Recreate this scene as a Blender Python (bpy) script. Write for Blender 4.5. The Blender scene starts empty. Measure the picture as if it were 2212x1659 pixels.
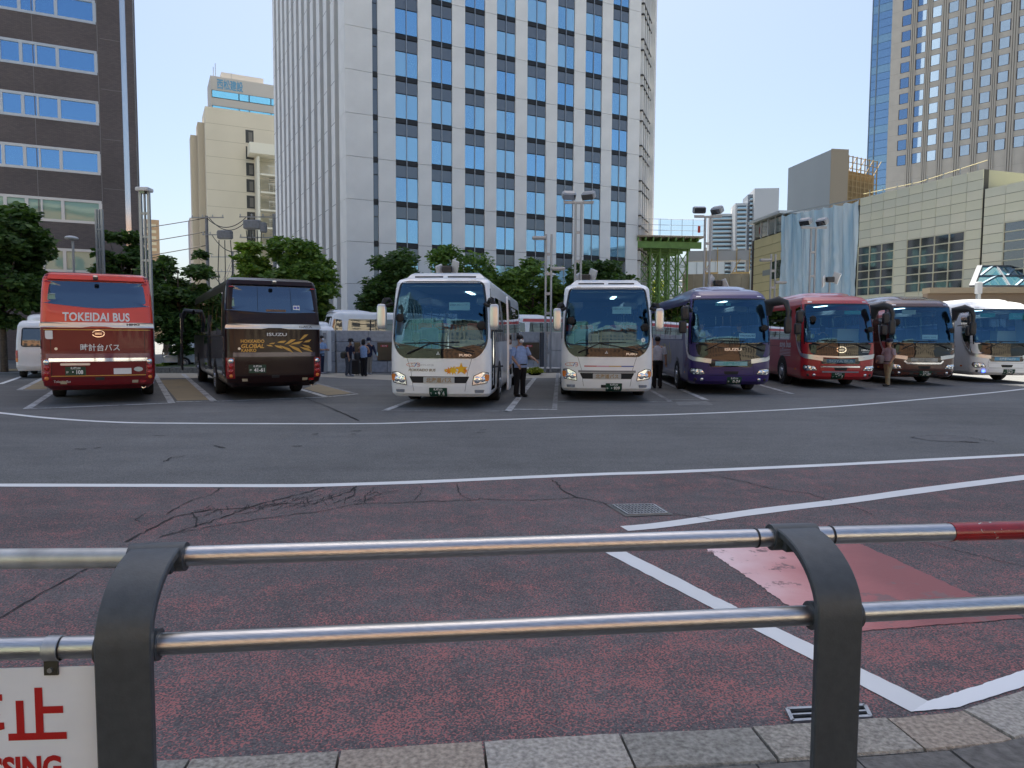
import bpy, math, random
from mathutils import Vector, Matrix, Euler
random.seed(7)
R = math.radians
sc = bpy.context.scene
COL = sc.collection

# ------------------------------------------------------------------ camera
FPX, CXP, CYP = 1534.0, 1106.0, 829.5      # focal length and centre in the 2212x1659 view of the photo
CAM_H, PITCH, ROLL = 1.75, 3.80, 0.28
cam_d = bpy.data.cameras.new('camera'); cam = bpy.data.objects.new('camera', cam_d); COL.objects.link(cam)
cam_d.sensor_fit = 'HORIZONTAL'; cam_d.sensor_width = 36.0
cam_d.lens = 36.0 * FPX / 2212.0
cam_d.clip_start = 0.05; cam_d.clip_end = 4000
cam.location = (0, 0, CAM_H)
CROT = Euler((R(90 - PITCH), 0, 0)).to_matrix() @ Matrix.Rotation(R(ROLL), 3, 'Z')
cam.rotation_euler = CROT.to_euler()
sc.camera = cam

# ------------------------------------------------------------------ sky, sun, exposure
SUN_AZ, SUN_EL = -2.5, 68.0                # azimuth from +Y towards +X
w = bpy.data.worlds.new('World'); sc.world = w; w.use_nodes = True
nt = w.node_tree; bg = nt.nodes['Background']
sky = nt.nodes.new('ShaderNodeTexSky'); sky.sky_type = 'NISHITA'; sky.sun_disc = False
sky.sun_elevation = R(SUN_EL); sky.sun_rotation = R(SUN_AZ)
sky.air_density = 1.0; sky.dust_density = 2.6; sky.ozone_density = 1.4; sky.altitude = 0
nt.links.new(sky.outputs[0], bg.inputs[0]); bg.inputs[1].default_value = 0.06
sun_d = bpy.data.lights.new('sun', 'SUN'); sun_d.energy = 5.0; sun_d.angle = R(0.53); sun_d.color = (1, .93, .82)
sun = bpy.data.objects.new('sun', sun_d); COL.objects.link(sun)
sdir = Vector((math.sin(R(SUN_AZ)) * math.cos(R(SUN_EL)), math.cos(R(SUN_AZ)) * math.cos(R(SUN_EL)), math.sin(R(SUN_EL))))
sun.rotation_euler = sdir.to_track_quat('Z', 'Y').to_euler(); sun.location = (0, 0, 60)
sc.view_settings.view_transform = 'Standard'; sc.view_settings.look = 'None'
sc.view_settings.gamma = 1.0; sc.view_settings.exposure = 1.70
sc.view_settings.use_curve_mapping = False
sc.cycles.use_denoising = True
sc.cycles.max_bounces = 8; sc.cycles.transparent_max_bounces = 12
sc.cycles.caustics_reflective = False; sc.cycles.caustics_refractive = False
sc.cycles.sample_clamp_indirect = 6.0

# ------------------------------------------------------------------ where a direction of view meets the place
def ray(px, py):
    return CROT @ Vector(((px - CXP) / FPX, -(py - CYP) / FPX, -1.0))
def G(px, py, z=0.0):                      # point on the level z
    d = ray(px, py); t = (z - CAM_H) / d.z
    return Vector((d.x * t, d.y * t, z))
def D(px, py, Y):                          # point at distance Y ahead
    d = ray(px, py); t = Y / d.y
    return Vector((d.x * t, Y, CAM_H + d.z * t))
def HZ(py, X, Y):                          # height at which the upright through (X, Y) shows at image row py
    lo, hi = -5.0, 300.0
    for _ in range(40):
        m = (lo + hi) / 2
        v = CROT.transposed() @ Vector((X, Y, m - CAM_H))
        yy = CYP - v.y / -v.z * FPX
        if yy > py: lo = m
        else: hi = m
    return lo

# ------------------------------------------------------------------ materials
MATS = {}
def lin(c):
    return tuple(((x / 255) / 12.92 if x / 255 <= .04045 else (((x / 255) + .055) / 1.055) ** 2.4) for x in c)
def mat(name, col, rough=.6, metal=0., spec=.5, var=0., vscale=3., bump=0., bscale=40., coat=0., emit=None, estr=1., alpha=1., trans=0., ior=1.45, var2=None, stretch=None):
    if name in MATS: return MATS[name]
    m = bpy.data.materials.new(name); m.use_nodes = True; MATS[name] = m
    n = m.node_tree.nodes; l = m.node_tree.links; b = n['Principled BSDF']
    c = (*col, 1.0)
    b.inputs['Base Color'].default_value = c
    b.inputs['Roughness'].default_value = rough; b.inputs['Metallic'].default_value = metal
    b.inputs['Specular IOR Level'].default_value = spec; b.inputs['IOR'].default_value = ior
    b.inputs['Coat Weight'].default_value = coat; b.inputs['Coat Roughness'].default_value = .04
    b.inputs['Alpha'].default_value = alpha; b.inputs['Transmission Weight'].default_value = trans
    if emit:
        b.inputs['Emission Color'].default_value = (*emit, 1); b.inputs['Emission Strength'].default_value = estr
    if var or bump:
        tc = n.new('ShaderNodeTexCoord'); mp = n.new('ShaderNodeMapping'); l.new(tc.outputs['Object'], mp.inputs[0])
        if stretch: mp.inputs['Scale'].default_value = stretch
    if var:
        no = n.new('ShaderNodeTexNoise'); no.inputs['Scale'].default_value = vscale; no.inputs['Detail'].default_value = 6
        l.new(mp.outputs[0], no.inputs['Vector'])
        cr = n.new('ShaderNodeValToRGB')
        d = var2 or tuple(x * (1 - var) for x in col)
        e = tuple(min(1, x * (1 + var)) for x in col)
        cr.color_ramp.elements[0].color = (*d, 1); cr.color_ramp.elements[1].color = (*e, 1)
        cr.color_ramp.elements[0].position = .3; cr.color_ramp.elements[1].position = .7
        l.new(no.outputs['Fac'], cr.inputs[0]); l.new(cr.outputs[0], b.inputs['Base Color'])
    if bump:
        n2 = n.new('ShaderNodeTexNoise'); n2.inputs['Scale'].default_value = bscale; n2.inputs['Detail'].default_value = 3
        l.new(mp.outputs[0], n2.inputs['Vector'])
        bp = n.new('ShaderNodeBump'); bp.inputs['Strength'].default_value = bump; bp.inputs['Distance'].default_value = .02
        l.new(n2.outputs['Fac'], bp.inputs['Height']); l.new(bp.outputs[0], b.inputs['Normal'])
    return m
def pane_mat(name, tint, refl=.12, rough=.02, gcol=(1, 1, 1)):
    """thin glass sheet: a Fresnel-weighted mirror over a tinted clear sheet"""
    if name in MATS: return MATS[name]
    m = bpy.data.materials.new(name); m.use_nodes = True; MATS[name] = m
    n = m.node_tree.nodes; l = m.node_tree.links
    n.remove(n['Principled BSDF']); out = n['Material Output']
    g = n.new('ShaderNodeBsdfGlossy'); g.inputs['Roughness'].default_value = rough; g.inputs['Color'].default_value = (*gcol, 1)
    t = n.new('ShaderNodeBsdfTransparent'); t.inputs['Color'].default_value = (*tint, 1)
    fr = n.new('ShaderNodeFresnel'); fr.inputs['IOR'].default_value = 1.5
    mr = n.new('ShaderNodeMapRange'); mr.inputs['From Min'].default_value = .04; mr.inputs['From Max'].default_value = 1
    mr.inputs['To Min'].default_value = refl; mr.inputs['To Max'].default_value = 1
    mx = n.new('ShaderNodeMixShader')
    l.new(fr.outputs[0], mr.inputs['Value']); l.new(mr.outputs[0], mx.inputs[0]); l.new(t.outputs[0], mx.inputs[1]); l.new(g.outputs[0], mx.inputs[2])
    l.new(mx.outputs[0], out.inputs[0])
    return m
def mirror_mat(name, col, refl=.4, rough=.03, wob=0., wscale=.6, gcol=(1, 1, 1)):
    """coated facade glass or dark gloss: part mirror, part body colour"""
    if name in MATS: return MATS[name]
    m = bpy.data.materials.new(name); m.use_nodes = True; MATS[name] = m
    n = m.node_tree.nodes; l = m.node_tree.links
    n.remove(n['Principled BSDF']); out = n['Material Output']
    g = n.new('ShaderNodeBsdfGlossy'); g.inputs['Roughness'].default_value = rough; g.inputs['Color'].default_value = (*gcol, 1)
    t = n.new('ShaderNodeBsdfDiffuse'); t.inputs['Color'].default_value = (*col, 1)
    fr = n.new('ShaderNodeFresnel'); fr.inputs['IOR'].default_value = 1.5
    mr = n.new('ShaderNodeMapRange'); mr.inputs['From Min'].default_value = .04; mr.inputs['To Min'].default_value = refl
    mx = n.new('ShaderNodeMixShader')
    l.new(fr.outputs[0], mr.inputs['Value']); l.new(mr.outputs[0], mx.inputs[0]); l.new(t.outputs[0], mx.inputs[1]); l.new(g.outputs[0], mx.inputs[2])
    l.new(mx.outputs[0], out.inputs[0])
    if wob:
        tc = n.new('ShaderNodeTexCoord'); no = n.new('ShaderNodeTexNoise'); no.inputs['Scale'].default_value = wscale
        no.inputs['Detail'].default_value = 1
        l.new(tc.outputs['Object'], no.inputs['Vector'])
        bp = n.new('ShaderNodeBump'); bp.inputs['Strength'].default_value = wob; bp.inputs['Distance'].default_value = .1
        l.new(no.outputs['Fac'], bp.inputs['Height']); l.new(bp.outputs[0], g.inputs['Normal'])
    return m

# ------------------------------------------------------------------ mesh builder
class MB:
    def __init__(s): s.v = []; s.f = []
    def add(s, vs, fs):
        o = len(s.v); s.v += [tuple(p) for p in vs]; s.f += [tuple(i + o for i in f) for f in fs]; return s
    def box(s, c, d, rz=0., rot=None):
        M = rot if rot is not None else Matrix.Rotation(rz, 3, 'Z')
        vs = [Vector(c) + M @ Vector((sx * d[0] / 2, sy * d[1] / 2, sz * d[2] / 2)) for sz in (-1, 1) for sx, sy in ((-1, -1), (1, -1), (1, 1), (-1, 1))]
        return s.add(vs, [(3, 2, 1, 0), (4, 5, 6, 7), (0, 1, 5, 4), (1, 2, 6, 5), (2, 3, 7, 6), (3, 0, 4, 7)])
    def bbox(s, c, d, b=.02, rot=None):    # box with chamfered edges
        x, y, z = (q / 2 for q in d); b = min(b, x * .9, y * .9, z * .9)
        M = rot if rot is not None else Matrix.Identity(3)
        rows = [(x - b, y - b, -z), (x, y, -z + b), (x, y, z - b), (x - b, y - b, z)]
        vs = []
        for i, (a, e, h) in enumerate(rows):
            k = b if 0 < i < 3 else b * .6
            for p in ((-a + k, -e), (a - k, -e), (a, -e + k), (a, e - k), (a - k, e), (-a + k, e), (-a, e - k), (-a, -e + k)):
                vs.append(Vector(c) + M @ Vector((p[0], p[1], h)))
        fs = [tuple(range(7, -1, -1)), tuple(range(24, 32))]
        for r in range(3):
            for i in range(8): fs.append((r * 8 + i, r * 8 + (i + 1) % 8, r * 8 + 8 + (i + 1) % 8, r * 8 + 8 + i))
        return s.add(vs, fs)
    def bar(s, a, b, wd, ht, up=(0, 0, 1)):
        a = Vector(a); b = Vector(b); d = (b - a); L = d.length; d.normalize()
        u = Vector(up)
        if abs(d.dot(u)) > .98: u = Vector((0, 1, 0))
        x = d.cross(u).normalized(); z = x.cross(d)
        return s.box((a + b) / 2, (wd, L, ht), rot=Matrix((x, d, z)).transposed())
    def tube(s, path, r, n=8, cap=True, closed=False):
        path = [Vector(p) for p in path]; rs = r if isinstance(r, (list, tuple)) else [r] * len(path)
        N = len(path); vs = []; ref = None
        for i, p in enumerate(path):
            t = (path[(i + 1) % N] - path[i - 1]) if closed else (path[min(i + 1, N - 1)] - path[max(i - 1, 0)])
            t.normalize()
            if ref is None: ref = Vector((0, 0, 1)) if abs(t.z) < .9 else Vector((1, 0, 0))
            x = t.cross(ref)
            if x.length < 1e-4: x = t.cross(Vector((.3, .8, .5)))
            x.normalize(); y = t.cross(x); ref = x.cross(t) if False else ref
            for k in range(n):
                a = 2 * math.pi * k / n; vs.append(p + (x * math.cos(a) + y * math.sin(a)) * rs[i])
        fs = []
        for i in range(N if closed else N - 1):
            j = (i + 1) % N
            for k in range(n): fs.append((i * n + k, i * n + (k + 1) % n, j * n + (k + 1) % n, j * n + k))
        if cap and not closed: fs += [tuple(range(n - 1, -1, -1)), tuple((N - 1) * n + k for k in range(n))]
        return s.add(vs, fs)
    def lathe(s, prof, n=20, c=(0, 0, 0), axis='Z', cap=True):
        vs = []
        for r, h in prof:
            for k in range(n):
                a = 2 * math.pi * k / n; x, y = r * math.cos(a), r * math.sin(a)
                p = {'Z': (x, y, h), 'X': (h, x, y), 'Y': (y, h, x)}[axis]
                vs.append((p[0] + c[0], p[1] + c[1], p[2] + c[2]))
        fs = []
        for i in range(len(prof) - 1):
            for k in range(n): fs.append((i * n + k, i * n + (k + 1) % n, (i + 1) * n + (k + 1) % n, (i + 1) * n + k))
        if cap: fs += [tuple(range(n - 1, -1, -1)), tuple((len(prof) - 1) * n + k for k in range(n))]
        return s.add(vs, fs)
    def ell(s, c, d, e=2.0, nu=14, nv=9, rot=None):   # superellipsoid: e=2 ball, e=5 rounded box
        M = rot if rot is not None else Matrix.Identity(3)
        sg = lambda v, p: math.copysign(abs(v) ** p, v)
        q = 2.0 / e; vs = []
        for j in range(nv + 1):
            ph = -math.pi / 2 + math.pi * j / nv
            for i in range(nu):
                th = 2 * math.pi * i / nu
                vs.append(Vector(c) + M @ Vector((d[0] * sg(math.cos(ph), q) * sg(math.cos(th), q), d[1] * sg(math.cos(ph), q) * sg(math.sin(th), q), d[2] * sg(math.sin(ph), q))))
        fs = [(j * nu + i, j * nu + (i + 1) % nu, (j + 1) * nu + (i + 1) % nu, (j + 1) * nu + i) for j in range(nv) for i in range(nu)]
        return s.add(vs, fs)
    def prism(s, pts, z0, z1):             # plan polygon raised
        n = len(pts)
        vs = [(p[0], p[1], z0) for p in pts] + [(p[0], p[1], z1) for p in pts]
        return s.add(vs, [tuple(range(n - 1, -1, -1)), tuple(range(n, 2 * n))] + [(i, (i + 1) % n, n + (i + 1) % n, n + i) for i in range(n)])
    def quad(s, a, b, c, d): return s.add([a, b, c, d], [(0, 1, 2, 3)])
    def mesh(s, name):
        me = bpy.data.meshes.new(name); me.from_pydata(s.v, [], s.f); me.validate(); me.update(); return me
    def build(s, name, m=None, parent=None, smooth=False, loc=None):
        return obj(name, s.mesh(name), m, parent, smooth, loc)
def obj(name, me, m=None, parent=None, smooth=False, loc=None, rz=None):
    o = bpy.data.objects.new(name, me); COL.objects.link(o)
    if m is not None:
        if len(me.materials): pass
        else: me.materials.append(m)
    if smooth:
        me.polygons.foreach_set('use_smooth', [True] * len(me.polygons))
        try: me.set_sharp_from_angle(angle=R(smooth if smooth is not True else 40))
        except Exception: pass
    if parent is not None: o.parent = parent
    if loc is not None: o.location = loc
    if rz is not None: o.rotation_euler.z = rz
    return o
def tag(o, label, cat, group=None, kind=None):
    if label: o['label'] = label
    if cat: o['category'] = cat
    if group: o['group'] = group
    if kind: o['kind'] = kind
    return o
def thing(name, label, cat, loc=(0, 0, 0), rz=0., group=None):
    o = bpy.data.objects.new(name, None); COL.objects.link(o); o.empty_display_size = .3
    o.location = loc; o.rotation_euler = (0, 0, rz)
    return tag(o, label, cat, group)
def struct(o, label=None): o['kind'] = 'structure'; return tag(o, label, None)
def stuff(o, label=None, cat=None): o['kind'] = 'stuff'; return tag(o, label, cat)
def copy_tree(o, parent=None):
    c = o.copy(); COL.objects.link(c); c.parent = parent
    for ch in list(o.children): copy_tree(ch, c)
    return c

TXT = {}
def text_mesh(s, size, bold=0., italic=0., width=None, ext=0., align='CENTER', space=1.0):
    """verts (x, y) and faces of a line of lettering, x centred, y from the baseline"""
    key = (s, size, bold, italic, width, align, space)
    if key not in TXT:
        cu = bpy.data.curves.new('lettering', 'FONT'); cu.body = s; cu.size = size; cu.shear = italic; cu.align_x = align
        cu.offset = bold; cu.resolution_u = 3; cu.space_character = space
        o = bpy.data.objects.new('lettering', cu)
        me = o.to_mesh()
        vs = [tuple(v.co[:2]) for v in me.vertices]; fs = [tuple(p.vertices) for p in me.polygons]
        o.to_mesh_clear(); bpy.data.objects.remove(o); bpy.data.curves.remove(cu)
        if width and vs:
            x0 = min(v[0] for v in vs); x1 = max(v[0] for v in vs); k = width / max(1e-6, x1 - x0); c = (x0 + x1) / 2
            vs = [((v[0] - c) * k, v[1]) for v in vs]
        TXT[key] = (vs, fs)
    return TXT[key]
def text_flat(name, s, size, m, parent, loc, rx=90., rz=0., **k):
    vs, fs = text_mesh(s, size, **k)
    me = bpy.data.meshes.new(name); me.from_pydata([(x, y, 0) for x, y in vs], [], fs)
    o = obj(name, me, m, parent); o.location = loc; o.rotation_euler = (R(rx), 0, rz)
    return o
# ================================================================== ground
def nodes_of(name):
    m = bpy.data.materials.new(name); m.use_nodes = True; MATS[name] = m
    return m, m.node_tree.nodes, m.node_tree.links
def NN(n, t, **k):
    q = n.new('ShaderNode' + t)
    for a, v in k.items():
        if a in q.inputs: q.inputs[a].default_value = v
        else: setattr(q, a, v)
    return q
def ramp(n, l, src, stops):
    cr = n.new('ShaderNodeValToRGB'); e = cr.color_ramp.elements
    while len(e) < len(stops): e.new(.5)
    for q, (p, c) in zip(e, stops): q.position = p; q.color = (*c, 1) if len(c) == 3 else c
    l.new(src, cr.inputs[0]); return cr.outputs[0]
def mixc(n, l, fac, a, b, mode='MIX'):
    q = n.new('ShaderNodeMix'); q.data_type = 'RGBA'; q.blend_type = mode
    for i, s in ((0, fac), (6, a), (7, b)):
        if isinstance(s, (int, float)): q.inputs[i].default_value = s
        elif isinstance(s, tuple): q.inputs[i].default_value = (*s, 1)
        else: l.new(s, q.inputs[i])
    return q.outputs[2]
def mth(n, l, op, a, b=None, clamp=False):
    q = n.new('ShaderNodeMath'); q.operation = op; q.use_clamp = clamp
    for i, s in enumerate((a, b)):
        if s is None: continue
        if isinstance(s, (int, float)): q.inputs[i].default_value = s
        else: l.new(s, q.inputs[i])
    return q.outputs[0]
def asphalt_mat(name, base, red=None):
    m, n, l = nodes_of(name); b = n['Principled BSDF']
    tc = NN(n, 'TexCoord'); O = tc.outputs['Object']
    big = NN(n, 'TexNoise', Scale=.22, Detail=8., Roughness=.65); l.new(O, big.inputs['Vector'])
    mid = NN(n, 'TexNoise', Scale=1.7, Detail=8., Roughness=.7); l.new(O, mid.inputs['Vector'])
    fine = NN(n, 'TexNoise', Scale=75., Detail=3., Roughness=.7); l.new(O, fine.inputs['Vector'])
    vor = NN(n, 'TexVoronoi', Scale=105.); l.new(O, vor.inputs['Vector'])
    k = [tuple(x * f for x in base) for f in (.72, 1.0, 1.28)]
    c = ramp(n, l, big.outputs['Fac'], [(.32, k[0]), (.5, k[1]), (.7, k[2])])
    c = mixc(n, l, .38, c, ramp(n, l, mid.outputs['Fac'], [(.3, k[0]), (.7, k[2])]))
    speck = ramp(n, l, vor.outputs['Color'], [(.1, (.45, .45, .47)), (.5, (1, 1, 1)), (.95, (1.75, 1.7, 1.65))])
    c = mixc(n, l, .75, c, speck, 'MULTIPLY')
    # tyre-darkened drifts
    mp = NN(n, 'Mapping'); mp.inputs['Scale'].default_value = (.25, 1.2, 1); mp.inputs['Rotation'].default_value = (0, 0, R(-6)); l.new(O, mp.inputs[0])
    st = NN(n, 'TexNoise', Scale=1.1, Detail=5.); l.new(mp.outputs[0], st.inputs['Vector'])
    c = mixc(n, l, .5, c, ramp(n, l, st.outputs['Fac'], [(.35, (.78, .78, .8)), (.6, (1.08, 1.08, 1.08))]), 'MULTIPLY')
    hgt = fine.outputs['Fac']; bd = .35
    if red:
        # thin red coat worn off the high stones: shows in the hollows, most along the kerb
        sep = NN(n, 'SeparateXYZ'); l.new(O, sep.inputs[0])
        # distance from the kerb line (rises away from the camera)
        dk = mth(n, l, 'SUBTRACT', sep.outputs['Y'], mth(n, l, 'MULTIPLY', sep.outputs['X'], .17))
        near = NN(n, 'MapRange'); l.new(dk, near.inputs['Value'])
        near.inputs['From Min'].default_value = 2.75; near.inputs['From Max'].default_value = 5.2
        near.inputs['To Min'].default_value = .27; near.inputs['To Max'].default_value = .12
        gut = NN(n, 'MapRange'); l.new(dk, gut.inputs['Value'])
        gut.inputs['From Min'].default_value = 2.7; gut.inputs['From Max'].default_value = 3.15
        gut.inputs['To Min'].default_value = -.22; gut.inputs['To Max'].default_value = 0
        thr = mth(n, l, 'ADD', near.outputs[0], gut.outputs[0])
        patch = NN(n, 'TexNoise', Scale=3.2, Detail=7., Roughness=.72); l.new(O, patch.inputs['Vector'])
        thr = mth(n, l, 'ADD', thr, mth(n, l, 'MULTIPLY', mth(n, l, 'SUBTRACT', patch.outputs['Fac'], .5), .85))
        v2 = NN(n, 'TexVoronoi', Scale=92.); l.new(O, v2.inputs['Vector'])
        wrp = NN(n, 'TexNoise', Scale=62., Detail=3.); l.new(O, wrp.inputs['Vector'])
        cell = mth(n, l, 'ADD', mth(n, l, 'MULTIPLY', v2.outputs['Distance'], .8), mth(n, l, 'MULTIPLY', wrp.outputs['Fac'], .55))
        fac = mth(n, l, 'MULTIPLY', mth(n, l, 'ADD', mth(n, l, 'SUBTRACT', cell, mth(n, l, 'SUBTRACT', 1.0, thr)), .06), 9., True)
        rc = mixc(n, l, mid.outputs['Fac'], red[0], red[1])
        c = mixc(n, l, fac, c, rc)
        hgt = mth(n, l, 'SUBTRACT', fine.outputs['Fac'], mth(n, l, 'MULTIPLY', cell, 1.1)); bd = .6
    l.new(c, b.inputs['Base Color'])
    b.inputs['Roughness'].default_value = .82; b.inputs['Specular IOR Level'].default_value = .35
    bp = NN(n, 'Bump', Strength=bd, Distance=.006); l.new(hgt, bp.inputs['Height']); l.new(bp.outputs[0], b.inputs['Normal'])
    return m
def paint_mat(name, col, under, wear=.5, scale=14.):
    m, n, l = nodes_of(name); b = n['Principled BSDF']
    tc = NN(n, 'TexCoord'); O = tc.outputs['Object']
    a = NN(n, 'TexNoise', Scale=scale, Detail=9., Roughness=.75); l.new(O, a.inputs['Vector'])
    g = NN(n, 'TexNoise', Scale=1.3, Detail=4.); l.new(O, g.inputs['Vector'])
    s = mth(n, l, 'ADD', mth(n, l, 'MULTIPLY', a.outputs['Fac'], .7), mth(n, l, 'MULTIPLY', g.outputs['Fac'], .3))
    fac = ramp(n, l, s, [(wear - .06, (0, 0, 0)), (wear + .05, (1, 1, 1))])
    tone = mixc(n, l, g.outputs['Fac'], tuple(x * .86 for x in col), tuple(min(1, x * 1.08) for x in col))
    l.new(mixc(n, l, fac, under, tone), b.inputs['Base Color']); b.inputs['Roughness'].default_value = .7
    bp = NN(n, 'Bump', Strength=.25, Distance=.004); l.new(a.outputs['Fac'], bp.inputs['Height']); l.new(bp.outputs[0], b.inputs['Normal'])
    return m
ASPH = (.125, .13, .13)
asphalt_mat('asphalt', ASPH)
asphalt_mat('red_coated_asphalt', (.108, .10, .104), ((.37, .125, .12), (.38, .16, .155)))
paint_mat('white_line_paint', (.72, .74, .74), (.2, .2, .21), .30)
paint_mat('worn_white_paint', (.5, .52, .53), (.14, .14, .145), .47, 9.)
paint_mat('faint_white_paint', (.32, .34, .35), (.13, .13, .135), .52, 9.)
paint_mat('thick_white_paint', (.82, .84, .85), (.25, .2, .2), .31, 22.)
paint_mat('ochre_paving', (.30, .235, .13), (.2, .17, .11), .44, 5.)
paint_mat('pale_paving', (.36, .33, .27), (.28, .26, .22), .4, 4.)

g = MB(); S = 1600
g.quad((-S, -S, 0), (S, -S, 0), (S, S, 0), (-S, S, 0))
struct(g.build('ground', MATS['asphalt']), 'grey worn asphalt of the bus yard')

def ribbon(pts, wd, z, m, name, label=None, parent=None, jag=0.):
    P = [Vector(p) for p in pts]
    # resample
    Q = [P[0]]
    for a, b in zip(P, P[1:]):
        k = max(1, int((b - a).length / .5))
        for i in range(1, k + 1): Q.append(a.lerp(b, i / k))
    vs = []; fs = []
    for i, p in enumerate(Q):
        t = Q[min(i + 1, len(Q) - 1)] - Q[max(i - 1, 0)]; t.z = 0; t.normalize()
        nrm = Vector((-t.y, t.x, 0)); ww = (wd[0] + (wd[1] - wd[0]) * i / max(1, len(Q) - 1)) if isinstance(wd, tuple) else wd
        j = random.uniform(-jag, jag)
        vs += [(p + nrm * (ww / 2 + j)).xy.to_3d() + Vector((0, 0, z)), (p - nrm * (ww / 2 + j)).xy.to_3d() + Vector((0, 0, z))]
    for i in range(len(Q) - 1): fs.append((2 * i, 2 * i + 1, 2 * i + 3, 2 * i + 2))
    o = MB().add(vs, fs).build(name, m, parent)
    if parent is None: struct(o, label)
    return o
def smooth_px(px, k=5):                    # Catmull-Rom through picture points
    out = []
    for i in range(len(px) - 1):
        p0, p1, p2, p3 = (Vector(px[max(0, min(len(px) - 1, i + d))]) for d in (-1, 0, 1, 2))
        for j in range(k):
            t = j / k
            out.append(.5 * ((2 * p1) + (-p0 + p2) * t + (2 * p0 - 5 * p1 + 4 * p2 - p3) * t * t + (-p0 + 3 * p1 - 3 * p2 + p3) * t ** 3))
    out.append(Vector(px[-1])); return out
LA = [(-260, 868), (-120, 882), (0, 892.5), (105, 903.7), (245, 912.5), (385, 915), (770, 916), (929, 912), (1104, 906.5), (1296, 899.6), (1438, 896.4), (1648, 888), (1823, 877.5), (1998, 862.4), (2138, 849), (2212, 840.7), (2330, 826)]
LB = [(-300, 1049), (0, 1049.3), (350, 1050), (630, 1050.4), (774, 1047), (929, 1041.6), (1139, 1032), (1314, 1024.8), (1438, 1021), (1788, 1005.6), (1998, 994.7), (2212, 983.5), (2500, 968)]
LC = [(1348, 1143.5), (1438, 1134.7), (1648, 1105), (1823, 1084), (1998, 1059.5), (2212, 1032.5), (2500, 1000)]
gl = lambda pts, k=4: [G(*p) for p in smooth_px(pts, k)]
ribbon(gl(LA), .16, .008, MATS['white_line_paint'], 'lane_line', 'long curved white line in front of the parked buses', jag=.004)
LBG = gl(LB)
# red coated strip between the second line and the kerb
kerb_px = [(-420, 1668), (60, 1651), (338.6, 1639), (732, 1617.7), (995, 1600), (1340, 1580), (1604, 1567), (1901, 1547.6), (2058, 1534.7), (2212, 1487), (2420, 1410)]
KZ = .12
kf = [G(x, y, KZ) for x, y in kerb_px]
kf = [kf[0] + (kf[0] - kf[1]).normalized() * 6] + kf + [kf[-1] + (kf[-1] - kf[-2]).normalized() * 2.5, kf[-1] + (kf[-1] - kf[-2]).normalized() * 6 + Vector((.9, 0, 0))]
rs = MB(); A = [p.xy for p in LBG]; Bp = [p.xy for p in kf]
def resamp(P, k):
    P = [Vector(p) for p in P]; d = [0]
    for a, b in zip(P, P[1:]): d.append(d[-1] + (b - a).length)
    out = []
    for i in range(k):
        t = d[-1] * i / (k - 1); j = max(q for q in range(len(d) - 1) if d[q] <= t + 1e-9)
        out.append(P[j].lerp(P[j + 1], (t - d[j]) / max(1e-9, d[j + 1] - d[j])))
    return out
A = resamp(A, 40); Bp2 = resamp(Bp, 40)
rs.add([(p.x, p.y, .004) for p in A] + [(p.x, p.y + .02, .004) for p in Bp2], [(i + 40, i + 41, i + 1, i) for i in range(39)])
struct(rs.build('red_road_surface', MATS['red_coated_asphalt']), 'worn red coated road strip along the kerb')
ribbon(LBG, .17, .0085, MATS['white_line_paint'], 'lane_line', 'white line dividing grey asphalt from the red strip', jag=.004)
ribbon(gl(LC), (.17, .22), .0085, MATS['white_line_paint'], 'lane_line', 'slanting white line beside the road grate', jag=.004)
def flat(px, z, m, name, label=None, par=None):
    P = [G(*p) for p in px]
    o = MB().add([(p.x, p.y, z) for p in P], [tuple(range(len(P)))[::-1]]).build(name, m, par)
    if o.data.polygons[0].normal.z < 0: o.data.flip_normals()
    if par is None: struct(o, label)
    return o
def fray(px, amp, sub):
    px = px + px[:1]; out = []
    for a, b_ in zip(px, px[1:]):
        for i in range(sub): t = i / sub; out.append((a[0] + (b_[0] - a[0]) * t + random.gauss(0, amp), a[1] + (b_[1] - a[1]) * t + random.gauss(0, amp * .45)))
    return out
flat(fray([(1272, 1177), (1318, 1177), (1573, 1305), (1660, 1349.6), (2008, 1519), (1968, 1541), (1605, 1349.6), (1518, 1305.5)], .8, 16), .0088, MATS['white_line_paint'], 'diagonal_line', 'thick white diagonal line running to the kerb')
flat(fray([(1968, 1541), (2003, 1519), (2105, 1487), (2212, 1451), (2400, 1380), (2420, 1412), (2212, 1487), (2062, 1533)], 1.1, 14), .0092, MATS['thick_white_paint'], 'kerb_line', 'thick chipped white paint beside the kerb')
FRAY = fray([(1500, 1172), (1838, 1167), (2212, 1338), (1790, 1371), (1604, 1241.5)], 1.3, 40)
m, n, l = nodes_of('red_slip_paint'); b = n['Principled BSDF']
tc = NN(n, 'TexCoord'); O = tc.outputs['Object']; sp = NN(n, 'SeparateXYZ'); l.new(O, sp.inputs[0])
n1 = NN(n, 'TexNoise', Scale=2.4, Detail=6.); l.new(O, n1.inputs['Vector']); n2 = NN(n, 'TexNoise', Scale=5., Detail=9., Roughness=.68); l.new(O, n2.inputs['Vector'])
gr = mth(n, l, 'ADD', mth(n, l, 'SUBTRACT', sp.outputs['X'], mth(n, l, 'MULTIPLY', sp.outputs['Y'], .22)), mth(n, l, 'MULTIPLY', n1.outputs['Fac'], .5))
gr = NN(n, 'MapRange'); 
l.new(mth(n, l, 'ADD', mth(n, l, 'SUBTRACT', sp.outputs['X'], mth(n, l, 'MULTIPLY', sp.outputs['Y'], .2)), mth(n, l, 'MULTIPLY', n1.outputs['Fac'], .6)), gr.inputs['Value'])
gr.inputs['From Min'].default_value = .85; gr.inputs['From Max'].default_value = 2.1
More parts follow.
